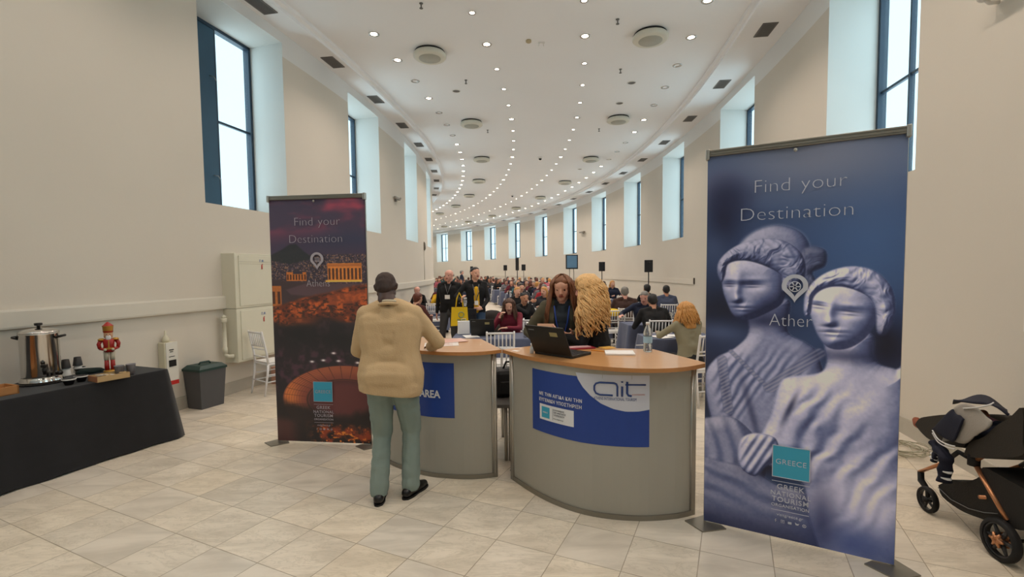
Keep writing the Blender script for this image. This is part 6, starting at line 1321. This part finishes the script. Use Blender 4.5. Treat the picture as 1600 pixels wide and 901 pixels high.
seat_person('heavy man in a brown jacket with grey hair, back to us', 2.46, 10.35, math.radians(-4), mm('pink', FAB['brown'], FAB['black']), 'hair_grey', 'short', seed=35, H=1.78, wide=1.2, fat=.02, lean=.12, chair_label='white spindle-back chair under the man in the brown jacket')
hall_table(2.62, 11.15, .0, 1.2, .62, 'before the man in the brown jacket', 'near', True, 6)
seat_person('dark-haired man in a blue-grey jacket, back to us near the right wall', 3.70, 11.4, math.radians(-6), mm('tan', FAB['blue-grey'], FAB['black']), 'hair_black', 'short', seed=36, H=1.74, wide=1.1, lean=.1, chair_label='white spindle-back chair under the man in the blue-grey jacket')
seat_person('dark-haired man in black beside the man in blue-grey', 3.42, 12.0, math.radians(8), mm('tan', FAB['black'], FAB['black']), 'hair_black', 'short', seed=37, H=1.76, wide=1.1, lean=.08, chair_label='white spindle-back chair under the man in black near the right wall')
hall_table(3.85, 12.75, -.05, 1.3, .62, 'before the man in the blue-grey jacket', 'near', True, 7)
p = aty(957, 471, 9.9); crumple('tote_bag', M_TOTE, (p.x, p.y, .78), .17, 21, 'crumpled yellow tote on a chair beside the man in brown', 'tote bag', amp=.12, flat=.55); chair(p.x, p.y, .1, 'white spindle-back chair carrying the crumpled yellow tote')
# water bottles and cups on the right-hand tables
for k, (x, y, lab) in enumerate(((3.62, 12.6, 'before the man in blue-grey'), (2.95, 11.1, 'before the man in the brown jacket'), (2.95, 8.75, 'beside the leaning men'))):
    e = empty('water_bottle', (x, y, .757)); MB().lathe([(.030, 0), (.033, .01), (.033, .14), (.013, .19), (.013, .20)], 14).build('bottle', M_PET, e); MB().lathe([(.015, .198), (.015, .215), (.012, .217)], 10).build('cap', M_PAPER, e); tag(e, 'small clear water bottle on the table '+lab, 'bottle')
# --- left group by the wall
hall_table(-2.36, 13.30, -.03, 1.15, .66, 'by the left wall before the yellow-shirted woman', 'near', True, 8)
seat_person('balding man in a dark jacket at the table by the left wall', -2.64, 13.98, math.radians(150), mm('pink', FAB['black'], FAB['black'], brow=MATS['hair_grey']), 'hair_grey', 'fringe', seed=41, lean=.30, hyaw=.3, hpitch=.1, H=1.72, chair_label='white spindle-back chair under the balding man by the left wall')
seat_person('woman in a yellow shirt at the table by the left wall', -2.12, 14.02, math.radians(195), mm('light', FAB['yellow'], FAB['black'], brow=MATS['hair_brown']), 'hair_brown', 'bob', seed=42, lean=.16, H=1.66, LH=(-.05, .35, .95), RH=(.1, .3, 1.0), chair_label='white spindle-back chair under the yellow-shirted woman')
chair(-2.05, 12.62, .05, 'empty white spindle-back chair before the yellow-shirted woman')
seat_person('auburn-haired person in brown-red seated beyond the jacket sleeve of the man', -1.93, 9.25, math.radians(-30), mm('light', fabric('rust_brown', '4a2420'), FAB['black']), 'hair_auburn', 'short', seed=43, lean=.22, H=1.72, wide=1.08, chair_label='white spindle-back chair under the auburn-haired person')
# --- one standing man far off
e = place('distant man in a dark suit standing in the aisle, seen from the side', -2.93, 28.0, math.radians(-70)); pr, I = person(1.78, hands=False); full(e, pr, I, mm('pink', FAB['navy'], FAB['black']), 'hair_grey', 'short', .02, .0)
e = place('distant dark-haired person reaching out an arm by the left wall', -2.86, 20.6, math.radians(200)); pr, I = person(1.55, hands=False, LH=(-.35, .35, 1.45)); full(e, pr, I, mm('tan', FAB['teal'], FAB['black']), 'hair_black', 'short', .02, .0)
# --- regular rows of tables running round the bend
POSES = [dict(lean=.10), dict(lean=.26, hpitch=.18), dict(lean=.12, hyaw=.5), dict(lean=.14, hyaw=-.5, LH=(-.1, .40, .95)), dict(lean=.30, RH=(.10, .30, 1.06), RD=(-.3, .1, 1), hpitch=.15), dict(lean=.05, wide=1.12, fat=.01, H=1.76), dict(lean=.2, RH=(.2, .42, 1.02), rpole=(1, -.4, -.6))]
HST = ['short', 'long', 'bob', 'bun']; VAR = {}
def variant(pi, hs):
    k = (pi, hs)
    if k not in VAR:
        a = dict(sit=True, LH=(-.16, .36, .84), RH=(.16, .36, .84), lpole=(-.8, -.6, -.8), rpole=(.8, -.6, -.8), hands=False, H=1.70); a.update(POSES[pi]); pr, I = person(**a)
        if ('b', pi) not in VAR: VAR['b', pi] = blob('body', pr, .021, 2, mm('light', FAB['navy'], FAB['black']))
        VAR[k] = blob('hair', hair_prims(hs, I, 1.02), .016, 3, {'hair': MATS['hair_black']})
        for o in (VAR['b', pi], VAR[k]): 
            for c in list(o.users_collection): c.objects.unlink(o)
    return VAR['b', pi], VAR[k]
TOPS = ['navy', 'black', 'charcoal', 'burgundy', 'white', 'brown', 'grey', 'light blue', 'pink', 'teal', 'red', 'black', 'navy', 'dark grey', 'beige', 'olive']
rg = random.Random(77); BLK = [(1.15, 'left', 14.9), (3.75, 'middle', 10.6), (6.25, 'right', 13.6)]
def visible(p, z=1.2):
    if p.y < 1: return False
    u = 800+F*p.x/p.y; return p.x > -.160*p.y and 675 < u < 1098
OCC = [o.location.copy() for o in bpy.data.objects if o.parent is None and (o.get('category') in ('person', 'speaker stand', 'monitor stand', 'post lamp') or (o.get('category') == 'tablecloth' and 'slate' in o['label']))]
def near_any(p, r): return any(math.hypot(p.x-q.x, p.y-q.y) < r for q in OCC)
for rc, bn, ymin in BLK:
    row = 0; a = -.30
    while a < .66:
        a += .0505 if a < .25 else .047
        c = pol(a, rc)
        if c.y < ymin: continue
        if bn == 'middle' and a < -.02 and c.y < ymin+.5: pass
        p = c
        if not (visible(pol(a, rc-.3)) or visible(pol(a, rc+.3))): continue
        if near_any(c, .85): continue
        row += 1; far = c.y > 19; d_ = .31
        hall_table(c.x, c.y, a, 1.30, .62, 'in the %s row of the %s block' % (ordn(row-1), bn), 'row', not far, 11)
        for side in (-1, 1):
            for q in (-1, 1):
                off = side*(d_+.36)/(HR+rc); sp_ = pol(a+off, rc+q*.33); rz = a if side < 0 else a+PI
                if not visible(sp_) or near_any(sp_, .62): continue
                where = '%s row, %s block, %s seat' % (ordn(row-1), bn, 'inner' if q < 0 else 'outer')
                rz2 = rz+rg.uniform(-.25, .25); chair(sp_.x, sp_.y, rz2, 'white spindle-back chair %s, %s' % ('with its back to us' if side < 0 else 'facing us', where), 'white chairs in the rows', near=c.y < 15)
                if rg.random() > (.70 if side < 0 else .90) or (c.y < 15 and side < 0 and bn == 'middle'): continue
                pi = rg.randrange(len(POSES)); hs = HST[rg.choice((0, 0, 0, 1, 2, 3, 1))]; bo, ho = variant(pi, hs); tn = rg.choice(TOPS); hn = rg.choice(list(HC)); sk = rg.choice(('light', 'tan', 'pink', 'light'))
                if hs != 'short' and hn == 'grey-haired': hn = 'brown-haired'
                e = place('%s person in %s %s, %s' % (hn, tn, 'with back to us' if side < 0 else 'facing us', where), sp_.x, sp_.y, rz2, 'people seated in the rows')
                mt = mm(sk, FAB[tn], FAB[rg.choice(('black', 'denim', 'charcoal'))], brow=MATS[HC[hn]]); b_ = bo.copy(); C.objects.link(b_); b_.parent = e
                order = [t for t in ('skin', 'top', 'bottom', 'shoe', 'eye', 'lip', 'brow')]
                for si, slot in enumerate(b_.material_slots):
                    slot.link = 'OBJECT'; slot.material = mt[order[si]]
                h_ = ho.copy(); C.objects.link(h_); h_.parent = e; h_.material_slots[0].link = 'OBJECT'; h_.material_slots[0].material = MATS[HC[hn]]
        if rg.random() < .7:
            o = sheet(c.x+rg.uniform(-.4, .4), c.y+rg.uniform(-.1, .1), .757, rg.uniform(0, 3), 'white sheet on the table in the %s row of the %s block' % (ordn(row-1), bn))
# ================================================================ pushchair at the right edge
PX0 = V3((2.85, 2.69, 0)); PF = V3((.115, .993, 0)).normalized(); PR_ = V3((.993, -.115, 0)).normalized()
PM = Matrix(((PF.x, PR_.x, 0, PX0.x), (PF.y, PR_.y, 0, PX0.y), (0, 0, 1, 0), (0, 0, 0, 1)))        # local: x forward, y across (away from us), z up
def sp(x, y, lat=0.0):          # a pixel on the near side plane of the pushchair, in its own (forward, up) measures
    o = PX0+PR_*lat; r = ray(x, y); n = PR_; t = (o-V3((0, 0, CAMH))).dot(n)/r.dot(n); p = V3((0, 0, CAMH))+r*t-PX0; return (p.dot(PF), p.z)
e = empty('pushchair', PX0, math.atan2(PF.y, PF.x)); e.rotation_euler = (0, 0, math.atan2(PF.y, PF.x))
# the empty's local x = forward, local y = to the left, so "across" is local -y
def L3(fw, lat, z): return (fw, -lat, z)
M_ROSE = P('rose_gold_metal', 'c58a63', .3, .75); M_CANV = fabric('black_canvas', '1d1a17', .8); M_CANV2 = fabric('dark_olive_canvas', '2c2721', .75); M_TYRE = P('black_tyre', '0e0e0f', .7); M_RIM = P('wheel_rim_grey', '3a3a3c', .4)
def wheel(fw, lat, r, w, name='wheel', rear=False):
    M = Matrix.Translation(L3(fw, lat, r)) @ Matrix.Rotation(PI/2, 4, 'X'); b = MB(); b.lathe([(r*.80, -w/2), (r*.95, -w/2), (r, -w*.25), (r, w*.25), (r*.95, w/2), (r*.80, w/2), (r*.80, -w/2)], 36, 0, M, cap=False); t = b.build(name, M_TYRE, e)
    b = MB(); b.lathe([(r*.74, -w*.35), (r*.82, -w*.4), (r*.82, w*.4), (r*.74, w*.35), (r*.74, -w*.35)], 32, 0, M, cap=False)
    for k in range(6 if rear else 5):
        a = k*2*PI/(6 if rear else 5); b.tube([M @ V3((r*.12*math.cos(a), r*.12*math.sin(a), 0)), M @ V3((r*.78*math.cos(a), r*.78*math.sin(a), 0))], [r*.13, r*.06], 6)
    b.build('rim', M_RIM, t); b = MB(); b.lathe([(0, -w*.75), (r*.20, -w*.7), (r*.24, w*.5), (0, w*.6)], 14, 0, M); 
    if rear:
        for k in range(6): a = k*PI/3; b.tube([M @ V3((0, 0, w*.62)), M @ V3((r*.36*math.cos(a), r*.36*math.sin(a), w*.5))], [.012, .008], 6)
        for k in range(6): a = k*PI/3; b.tube([M @ V3((0, 0, -w*.62)), M @ V3((r*.36*math.cos(a), r*.36*math.sin(a), -w*.5))], [.012, .008], 6)
    b.build('hub', M_ROSE if rear else M_TYRE, t)
wheel(.03, .0, .122, .045, rear=True); wheel(.03, .54, .122, .045, rear=True); wheel(.60, .0, .088, .035); wheel(.60, .42, .088, .035)
hub = sp(1513.5, 719); top1 = sp(1518.5, 729); bot1 = sp(1566, 812)
for lat in (0.03, .51):
    MB().tube([L3(bot1[0], lat, bot1[1]), L3(top1[0], lat, top1[1])], .018, 10, flat=.65).build('frame_bar', M_ROSE, e); MB().tube([L3(hub[0]-.0, lat, hub[1]-.03), L3(hub[0]+.0, lat, hub[1]+.04)], .033, 10).build('joint', M_TYRE, e)
    fa, fb_ = sp(1431, 736), sp(1466, 723); MB().tube([L3(fa[0], lat, fa[1]), L3(fb_[0], lat, fb_[1])], .018, 10, flat=.65).build('frame_bar', M_ROSE, e)
    MB().tube([L3(fb_[0], lat, fb_[1]), L3(hub[0]+.12, lat, hub[1]+.01), L3(hub[0], lat, hub[1])], .015, 8).build('frame_bar', M_TYRE, e)
    MB().tube([L3(hub[0], lat, hub[1]), L3(hub[0]-.35, lat, hub[1]+.30), L3(hub[0]-.62, lat, hub[1]+.52)], .016, 8).build('push_bar', M_ROSE, e)
    fk = MB(); fk.tube([L3(fa[0]-.005, lat, fa[1]), L3(fa[0]-.01, lat, fa[1]-.06), L3(.60, lat-.028, .15), L3(.60, lat-.03, .088)], [.02, .022, .016, .012], 8); fk.tube([L3(.60, lat-.03, .088), L3(.60, lat, .088)], .010, 8); fk.build('front_fork', M_TYRE, e)
MB().tube([L3(hub[0]-.62, .03, hub[1]+.52), L3(hub[0]-.66, .27, hub[1]+.55), L3(hub[0]-.62, .51, hub[1]+.52)], .018, 8).build('handle', M_TYRE, e); MB().tube([L3(.03, 0, .122), L3(.03, .54, .122)], .010, 8).build('axle', M_TYRE, e); c1 = sp(1530, 776); MB().tube([L3(c1[0]-.0, .0, c1[1]), L3(c1[0]-.05, .5, c1[1])], .012, 8).build('cross_bar', M_ROSE, e)
def side_solid(name, pxs, lat0, lat1, mat, parent, inset=.0, sag=0, extra=()):
    P2 = [(v.x, v.y) for v in catmull([(*sp(*p), 0) for p in pxs]+[(x, z, 0) for x, z in extra]+[(*sp(*pxs[0]), 0)], 3)][:-1]; n = len(P2); mb = MB(); cx = sum(p[0] for p in P2)/n; cz = sum(p[1] for p in P2)/n; K = 6; vs = []
    for j in range(K+1):
        t = j/K; sc = 1-inset*abs(2*t-1)**3; lat = lat0+(lat1-lat0)*t
        for x, z in P2: vs.append(L3(cx+(x-cx)*sc, lat, cz+(z-cz)*sc))
    fs = [(j*n+i, j*n+(i+1) % n, (j+1)*n+(i+1) % n, (j+1)*n+i) for j in range(K) for i in range(n)]+[tuple(range(n)), tuple(K*n+i for i in range(n))[::-1]]
    mb.add(vs, fs, 0, True); mb.sm[-1] = mb.sm[-2] = False; return mb.build(name, mat, parent)
bk = side_solid('basket', [(1457, 757), (1463, 775), (1490, 796), (1517, 808), (1550, 818), (1600, 828), (1600, 772), (1570, 750), (1528, 728), (1524, 742), (1500, 752), (1478, 748)], .03, .48, M_CANV, e, .03)
b = MB(); b.tube([L3(*(lambda q: (q[0], .024, q[1]))(sp(*p))) for p in ((1460, 761), (1480, 780), (1507, 794), (1530, 800), (1552, 802))], .003, 5); b.build('piping', P('grey_piping', '6b6b6b', .5), bk)
side_solid('seat_shell', [(1503, 712), (1520, 716), (1560, 716), (1600, 712), (1600, 690), (1600, 634), (1579, 650), (1556, 664), (1536, 682), (1512, 692)], .0, .50, M_CANV2, e, .05, extra=[(-.28, .95), (-.30, .75)][:0])
side_solid('footrest', [(1419, 662), (1426, 652), (1440, 648), (1475, 645), (1492, 655), (1505, 690), (1498, 702), (1465, 694), (1444, 688), (1430, 676)], .03, .47, M_CANV2, e, .10)
cn = MB()
for j in range(9):
    pass
vs = []; K = 8
h0 = sp(1600, 634)
for j in range(K+1):
    t = j/K
    for i in range(9):
        u = i/8; fw = h0[0]-.02-u*.34; z = h0[1]-.02+.26*math.sin(PI*min(1, u*.9)); zz = (z-.42)*math.sin(PI*(.08+.84*t))**.35+.42
        vs.append(L3(fw, -.01+.53*t, zz))
cn.add(vs, [(j*9+i, j*9+i+1, (j+1)*9+i+1, (j+1)*9+i) for j in range(K) for i in range(8)], 0, True); co = cn.build('canopy', M_CANV2, e); so = co.modifiers.new('t', 'SOLIDIFY'); so.thickness = .012
tag(e, 'black pushchair with rose gold frame at the right edge', 'pushchair')
# child lying in it: brown shoe and pink sock poke out
WM = Matrix.Translation(PX0) @ Matrix.Rotation(math.atan2(PF.y, PF.x), 4, 'Z')
def W3(px, py, lat, dz=0): q = sp(px, py, lat); return V3(L3(q[0], lat, q[1]+dz))
ch = place('small child lying in the pushchair, feet in brown and pink footwear showing', PX0.x, PX0.y, math.atan2(PF.y, PF.x)); fA, fB = W3(1442, 667, .10), W3(1540, 660, .20)
hipc = V3(L3(.02, .25, .72)); cp_ = [(V3(L3(-.22, .25, .86)), .09, V3(L3(-.22, .25, .88)), .09, 'skin'), (V3(L3(-.12, .25, .80)), .08, hipc, .08, 'top'), (hipc, .06, V3(L3(.20, .12, .70)), .05, 'bottom'), (V3(L3(.20, .12, .70)), .05, fA+V3((-.06, 0, .01)), .032, 'bottom'), (fA+V3((-.06, 0, .01)), .030, fA+V3((-.02, 0, .005)), .028, 'sock'), (hipc, .06, fB+V3((-.10, 0, .0)), .045, 'bottom'), (fB+V3((-.10, 0, 0)), .04, fB+V3((.0, .0, .015)), .034, 'sock')]
blob('body', cp_, .008, 2, {'skin': SKIN['light'], 'top': FAB['navy'], 'bottom': FAB['navy'], 'sock': fabric('pink_knit', 'b7808f')}, ch)
shp = [(fA+V3((-.015, 0, .0)), .030, fA+V3((.045, .0, .012)), .034, 's'), (fA+V3((.045, 0, .012)), .034, fA+V3((.07, 0, .03)), .026, 's')]; blob('shoe', shp, .006, 3, {'s': fabric('brown_knit', '8c4f38', .8, .3, 40, .6)}, ch, wrinkle={'s': .003}); blob('shoe', [(fB+V3((.005, 0, .02)), .030, fB+V3((.02, 0, .055)), .026, 's')], .006, 3, {'s': fabric('apricot_knit', 'b8744e', .8, .3, 40, .6)}, ch)
# tracksuit jacket thrown over
M_NVY = fabric('navy_jersey', '15182a', .85); M_GRJ = fabric('grey_jersey', '9a948c', .9); M_STR = P('white_stripe', (.66, .66, .66), .7, var=0)
jt = empty('tracksuit_jacket', PX0, math.atan2(PF.y, PF.x)); tag(jt, 'navy and grey tracksuit jacket with white striped cuffs thrown over the pushchair', 'jacket')
def cloth_strip(name, rows, mat, thick=.012, wav=.012, seed=1, parent=jt):
    """rows of points (lists) lofted, wrinkled, given thickness"""
    rg_ = random.Random(seed); n = len(rows[0]); vs = []; R_ = [catmull(r, 5) for r in rows]; m = len(R_[0]); cols = [catmull([R_[j][i] for j in range(len(R_))], 5) for i in range(m)]; k = len(cols[0])
    for i in range(m):
        for j in range(k): p = cols[i][j]; vs.append((p.x, p.y, p.z+wav*(math.sin(i*.55+j*.35+seed)+.6*math.sin(i*.23-j*.8+seed*2))))
    mb = MB(); mb.add(vs, [(i*k+j, i*k+j+1, (i+1)*k+j+1, (i+1)*k+j) for i in range(m-1) for j in range(k-1)], 0, True); o = mb.build(name, mat, parent); s = o.modifiers.new('t', 'SOLIDIFY'); s.thickness = thick; return o
cloth_strip('body_cloth', [[W3(1468, 655, -.02, -.02), W3(1492, 640, .0, .02), W3(1520, 640, .0, .01), W3(1548, 652, .0)], [W3(1475, 675, -.03), W3(1495, 665, -.02, .02), W3(1520, 665, -.02, .03), W3(1545, 665, -.02)], [W3(1470, 690, -.03), W3(1490, 688, -.035), W3(1510, 690, -.03), W3(1525, 685, -.02)]], M_GRJ, seed=3)
cloth_strip('navy_panel', [[W3(1455, 668, -.04), W3(1478, 650, -.035, .01), W3(1488, 638, -.02, .01)], [W3(1465, 678, -.05), W3(1484, 665, -.05), W3(1496, 648, -.035)], [W3(1488, 694, -.05), W3(1492, 680, -.055), W3(1504, 655, -.04)]], M_NVY, seed=5)
cloth_strip('back_cloth', [[W3(1490, 634, .05, .02), W3(1515, 630, .05, .02), W3(1545, 634, .05, .0), W3(1575, 648, .05)], [W3(1488, 638, .30, .04), W3(1515, 634, .30, .05), W3(1545, 634, .30, .04), W3(1572, 640, .3)]], M_NVY, seed=8)
for nm, a, b_, c_, r in (('sleeve', W3(1462, 690, -.03), W3(1478, 715, -.05), W3(1475, 752, -.05), .045), ('sleeve', W3(1470, 690, .06), W3(1464, 700, .04), W3(1459, 720, .03), .035)):
    pts = catmull([a, (a+b_)/2+V3((.01, 0, 0)), b_, (b_+c_)/2, c_], 4); s_ = MB(); s_.tube(pts, [r*(.9+.12*math.sin(i*1.7)) for i in range(len(pts))], 14, flat=.6).build; o = s_.build(nm, M_NVY, jt)
    q = MB()
    for f in (.80, .88):
        i = int(f*(len(pts)-1)); q.tube([pts[i], pts[i]+(pts[i+1]-pts[i])*.35], [r*1.10, r*1.10], 14, flat=.6)
    q.build('cuff_stripe', M_STR, o)
q = MB()
for dz in (0, .018):
    pp = catmull([W3(1457, 672, -.055, -dz), W3(1466, 686, -.062, -dz), W3(1480, 694, -.065, -dz), W3(1492, 697, -.06, -dz)], 5); q.tube(pp, .0045, 6)
q.build('cuff_stripe', M_STR, jt)
q = MB(); q.tube(catmull([W3(1505, 645, -.01, .03), W3(1525, 644, -.01, .03), W3(1545, 640, .0, .03), W3(1552, 634, .03, .02)], 5), .005, 6).build('shoulder_stripe', M_STR, jt)
# loose white cable on the floor behind the pushchair
rg = random.Random(4); b = MB(); pts = []
for i in range(110): a = i*.55; r = .16+.07*math.sin(i*.37)+.05*rg.random(); pts.append((3.66+r*.9*math.cos(a)+.05*math.sin(i*.11), 4.42+r*math.sin(a), .012+.012*(i % 7)/2))
b.tube(catmull([V3(p) for p in pts], 3), .0045, 5); o = b.build('coiled_cable', P('pale_cable', 'a9a48f', .5)); tag(o, 'tangle of pale cable on the floor behind the pushchair', 'cable')
b = MB(); b.tube(catmull([V3((.02, 4.15, .006)), V3((-.03, 4.05, .006)), V3((.02, 3.98, .05)), V3((.0, 3.95, .16)), V3((-.02, 3.96, .22))], 6), .005, 6); o = b.build('power_cable', M_BLACK); tag(o, 'thin black cable beside the post of the right counter', 'cable')
# chair and box behind the dark banner
chair(-3.50, 6.95, math.radians(-35), 'white spindle-back chair half behind the dusk-city banner'); e = empty('carton', (-3.42, 7.55, 0), -.15); b = MB(); b.box((-.34, -.2, 0), (.28, .2, .27), bev=.004); b.build('box', P('pinkish_carton', 'b98f7c', .8), e); MB().box((-.34, -.025, .27), (.28, .025, .272)).build('tape', P('tape', 'a9876b', .4), e); tag(e, 'pinkish cardboard box behind the white chair by the left wall', 'box')
# chair with black bag seen through the gap of the counters, chair of the blonde woman
chair(1.02, 4.75, math.radians(60), 'white spindle-back chair beside the curly-haired woman'); chair(.02, 5.35, math.radians(10), 'white spindle-back chair seen low through the gap between the counters')
e = empty('black_bag', (-.02, 4.56, .531), .2); MB().box((-.17, -.10, 0), (.17, .10, .27), bev=.045).build('body', P('black_nylon', '121216', .6), e); MB().tube([(-.08, -.02, .26), (-.05, -.02, .33), (.05, -.02, .33), (.08, -.02, .26)], .010, 6).build('handle', MATS['black_nylon'], e); MB().box((-.12, -.115, .04), (.12, -.095, .16), bev=.008).build('front_pocket', MATS['black_nylon'], e); tag(e, 'black bag on the low shelf stand between the counters', 'bag')
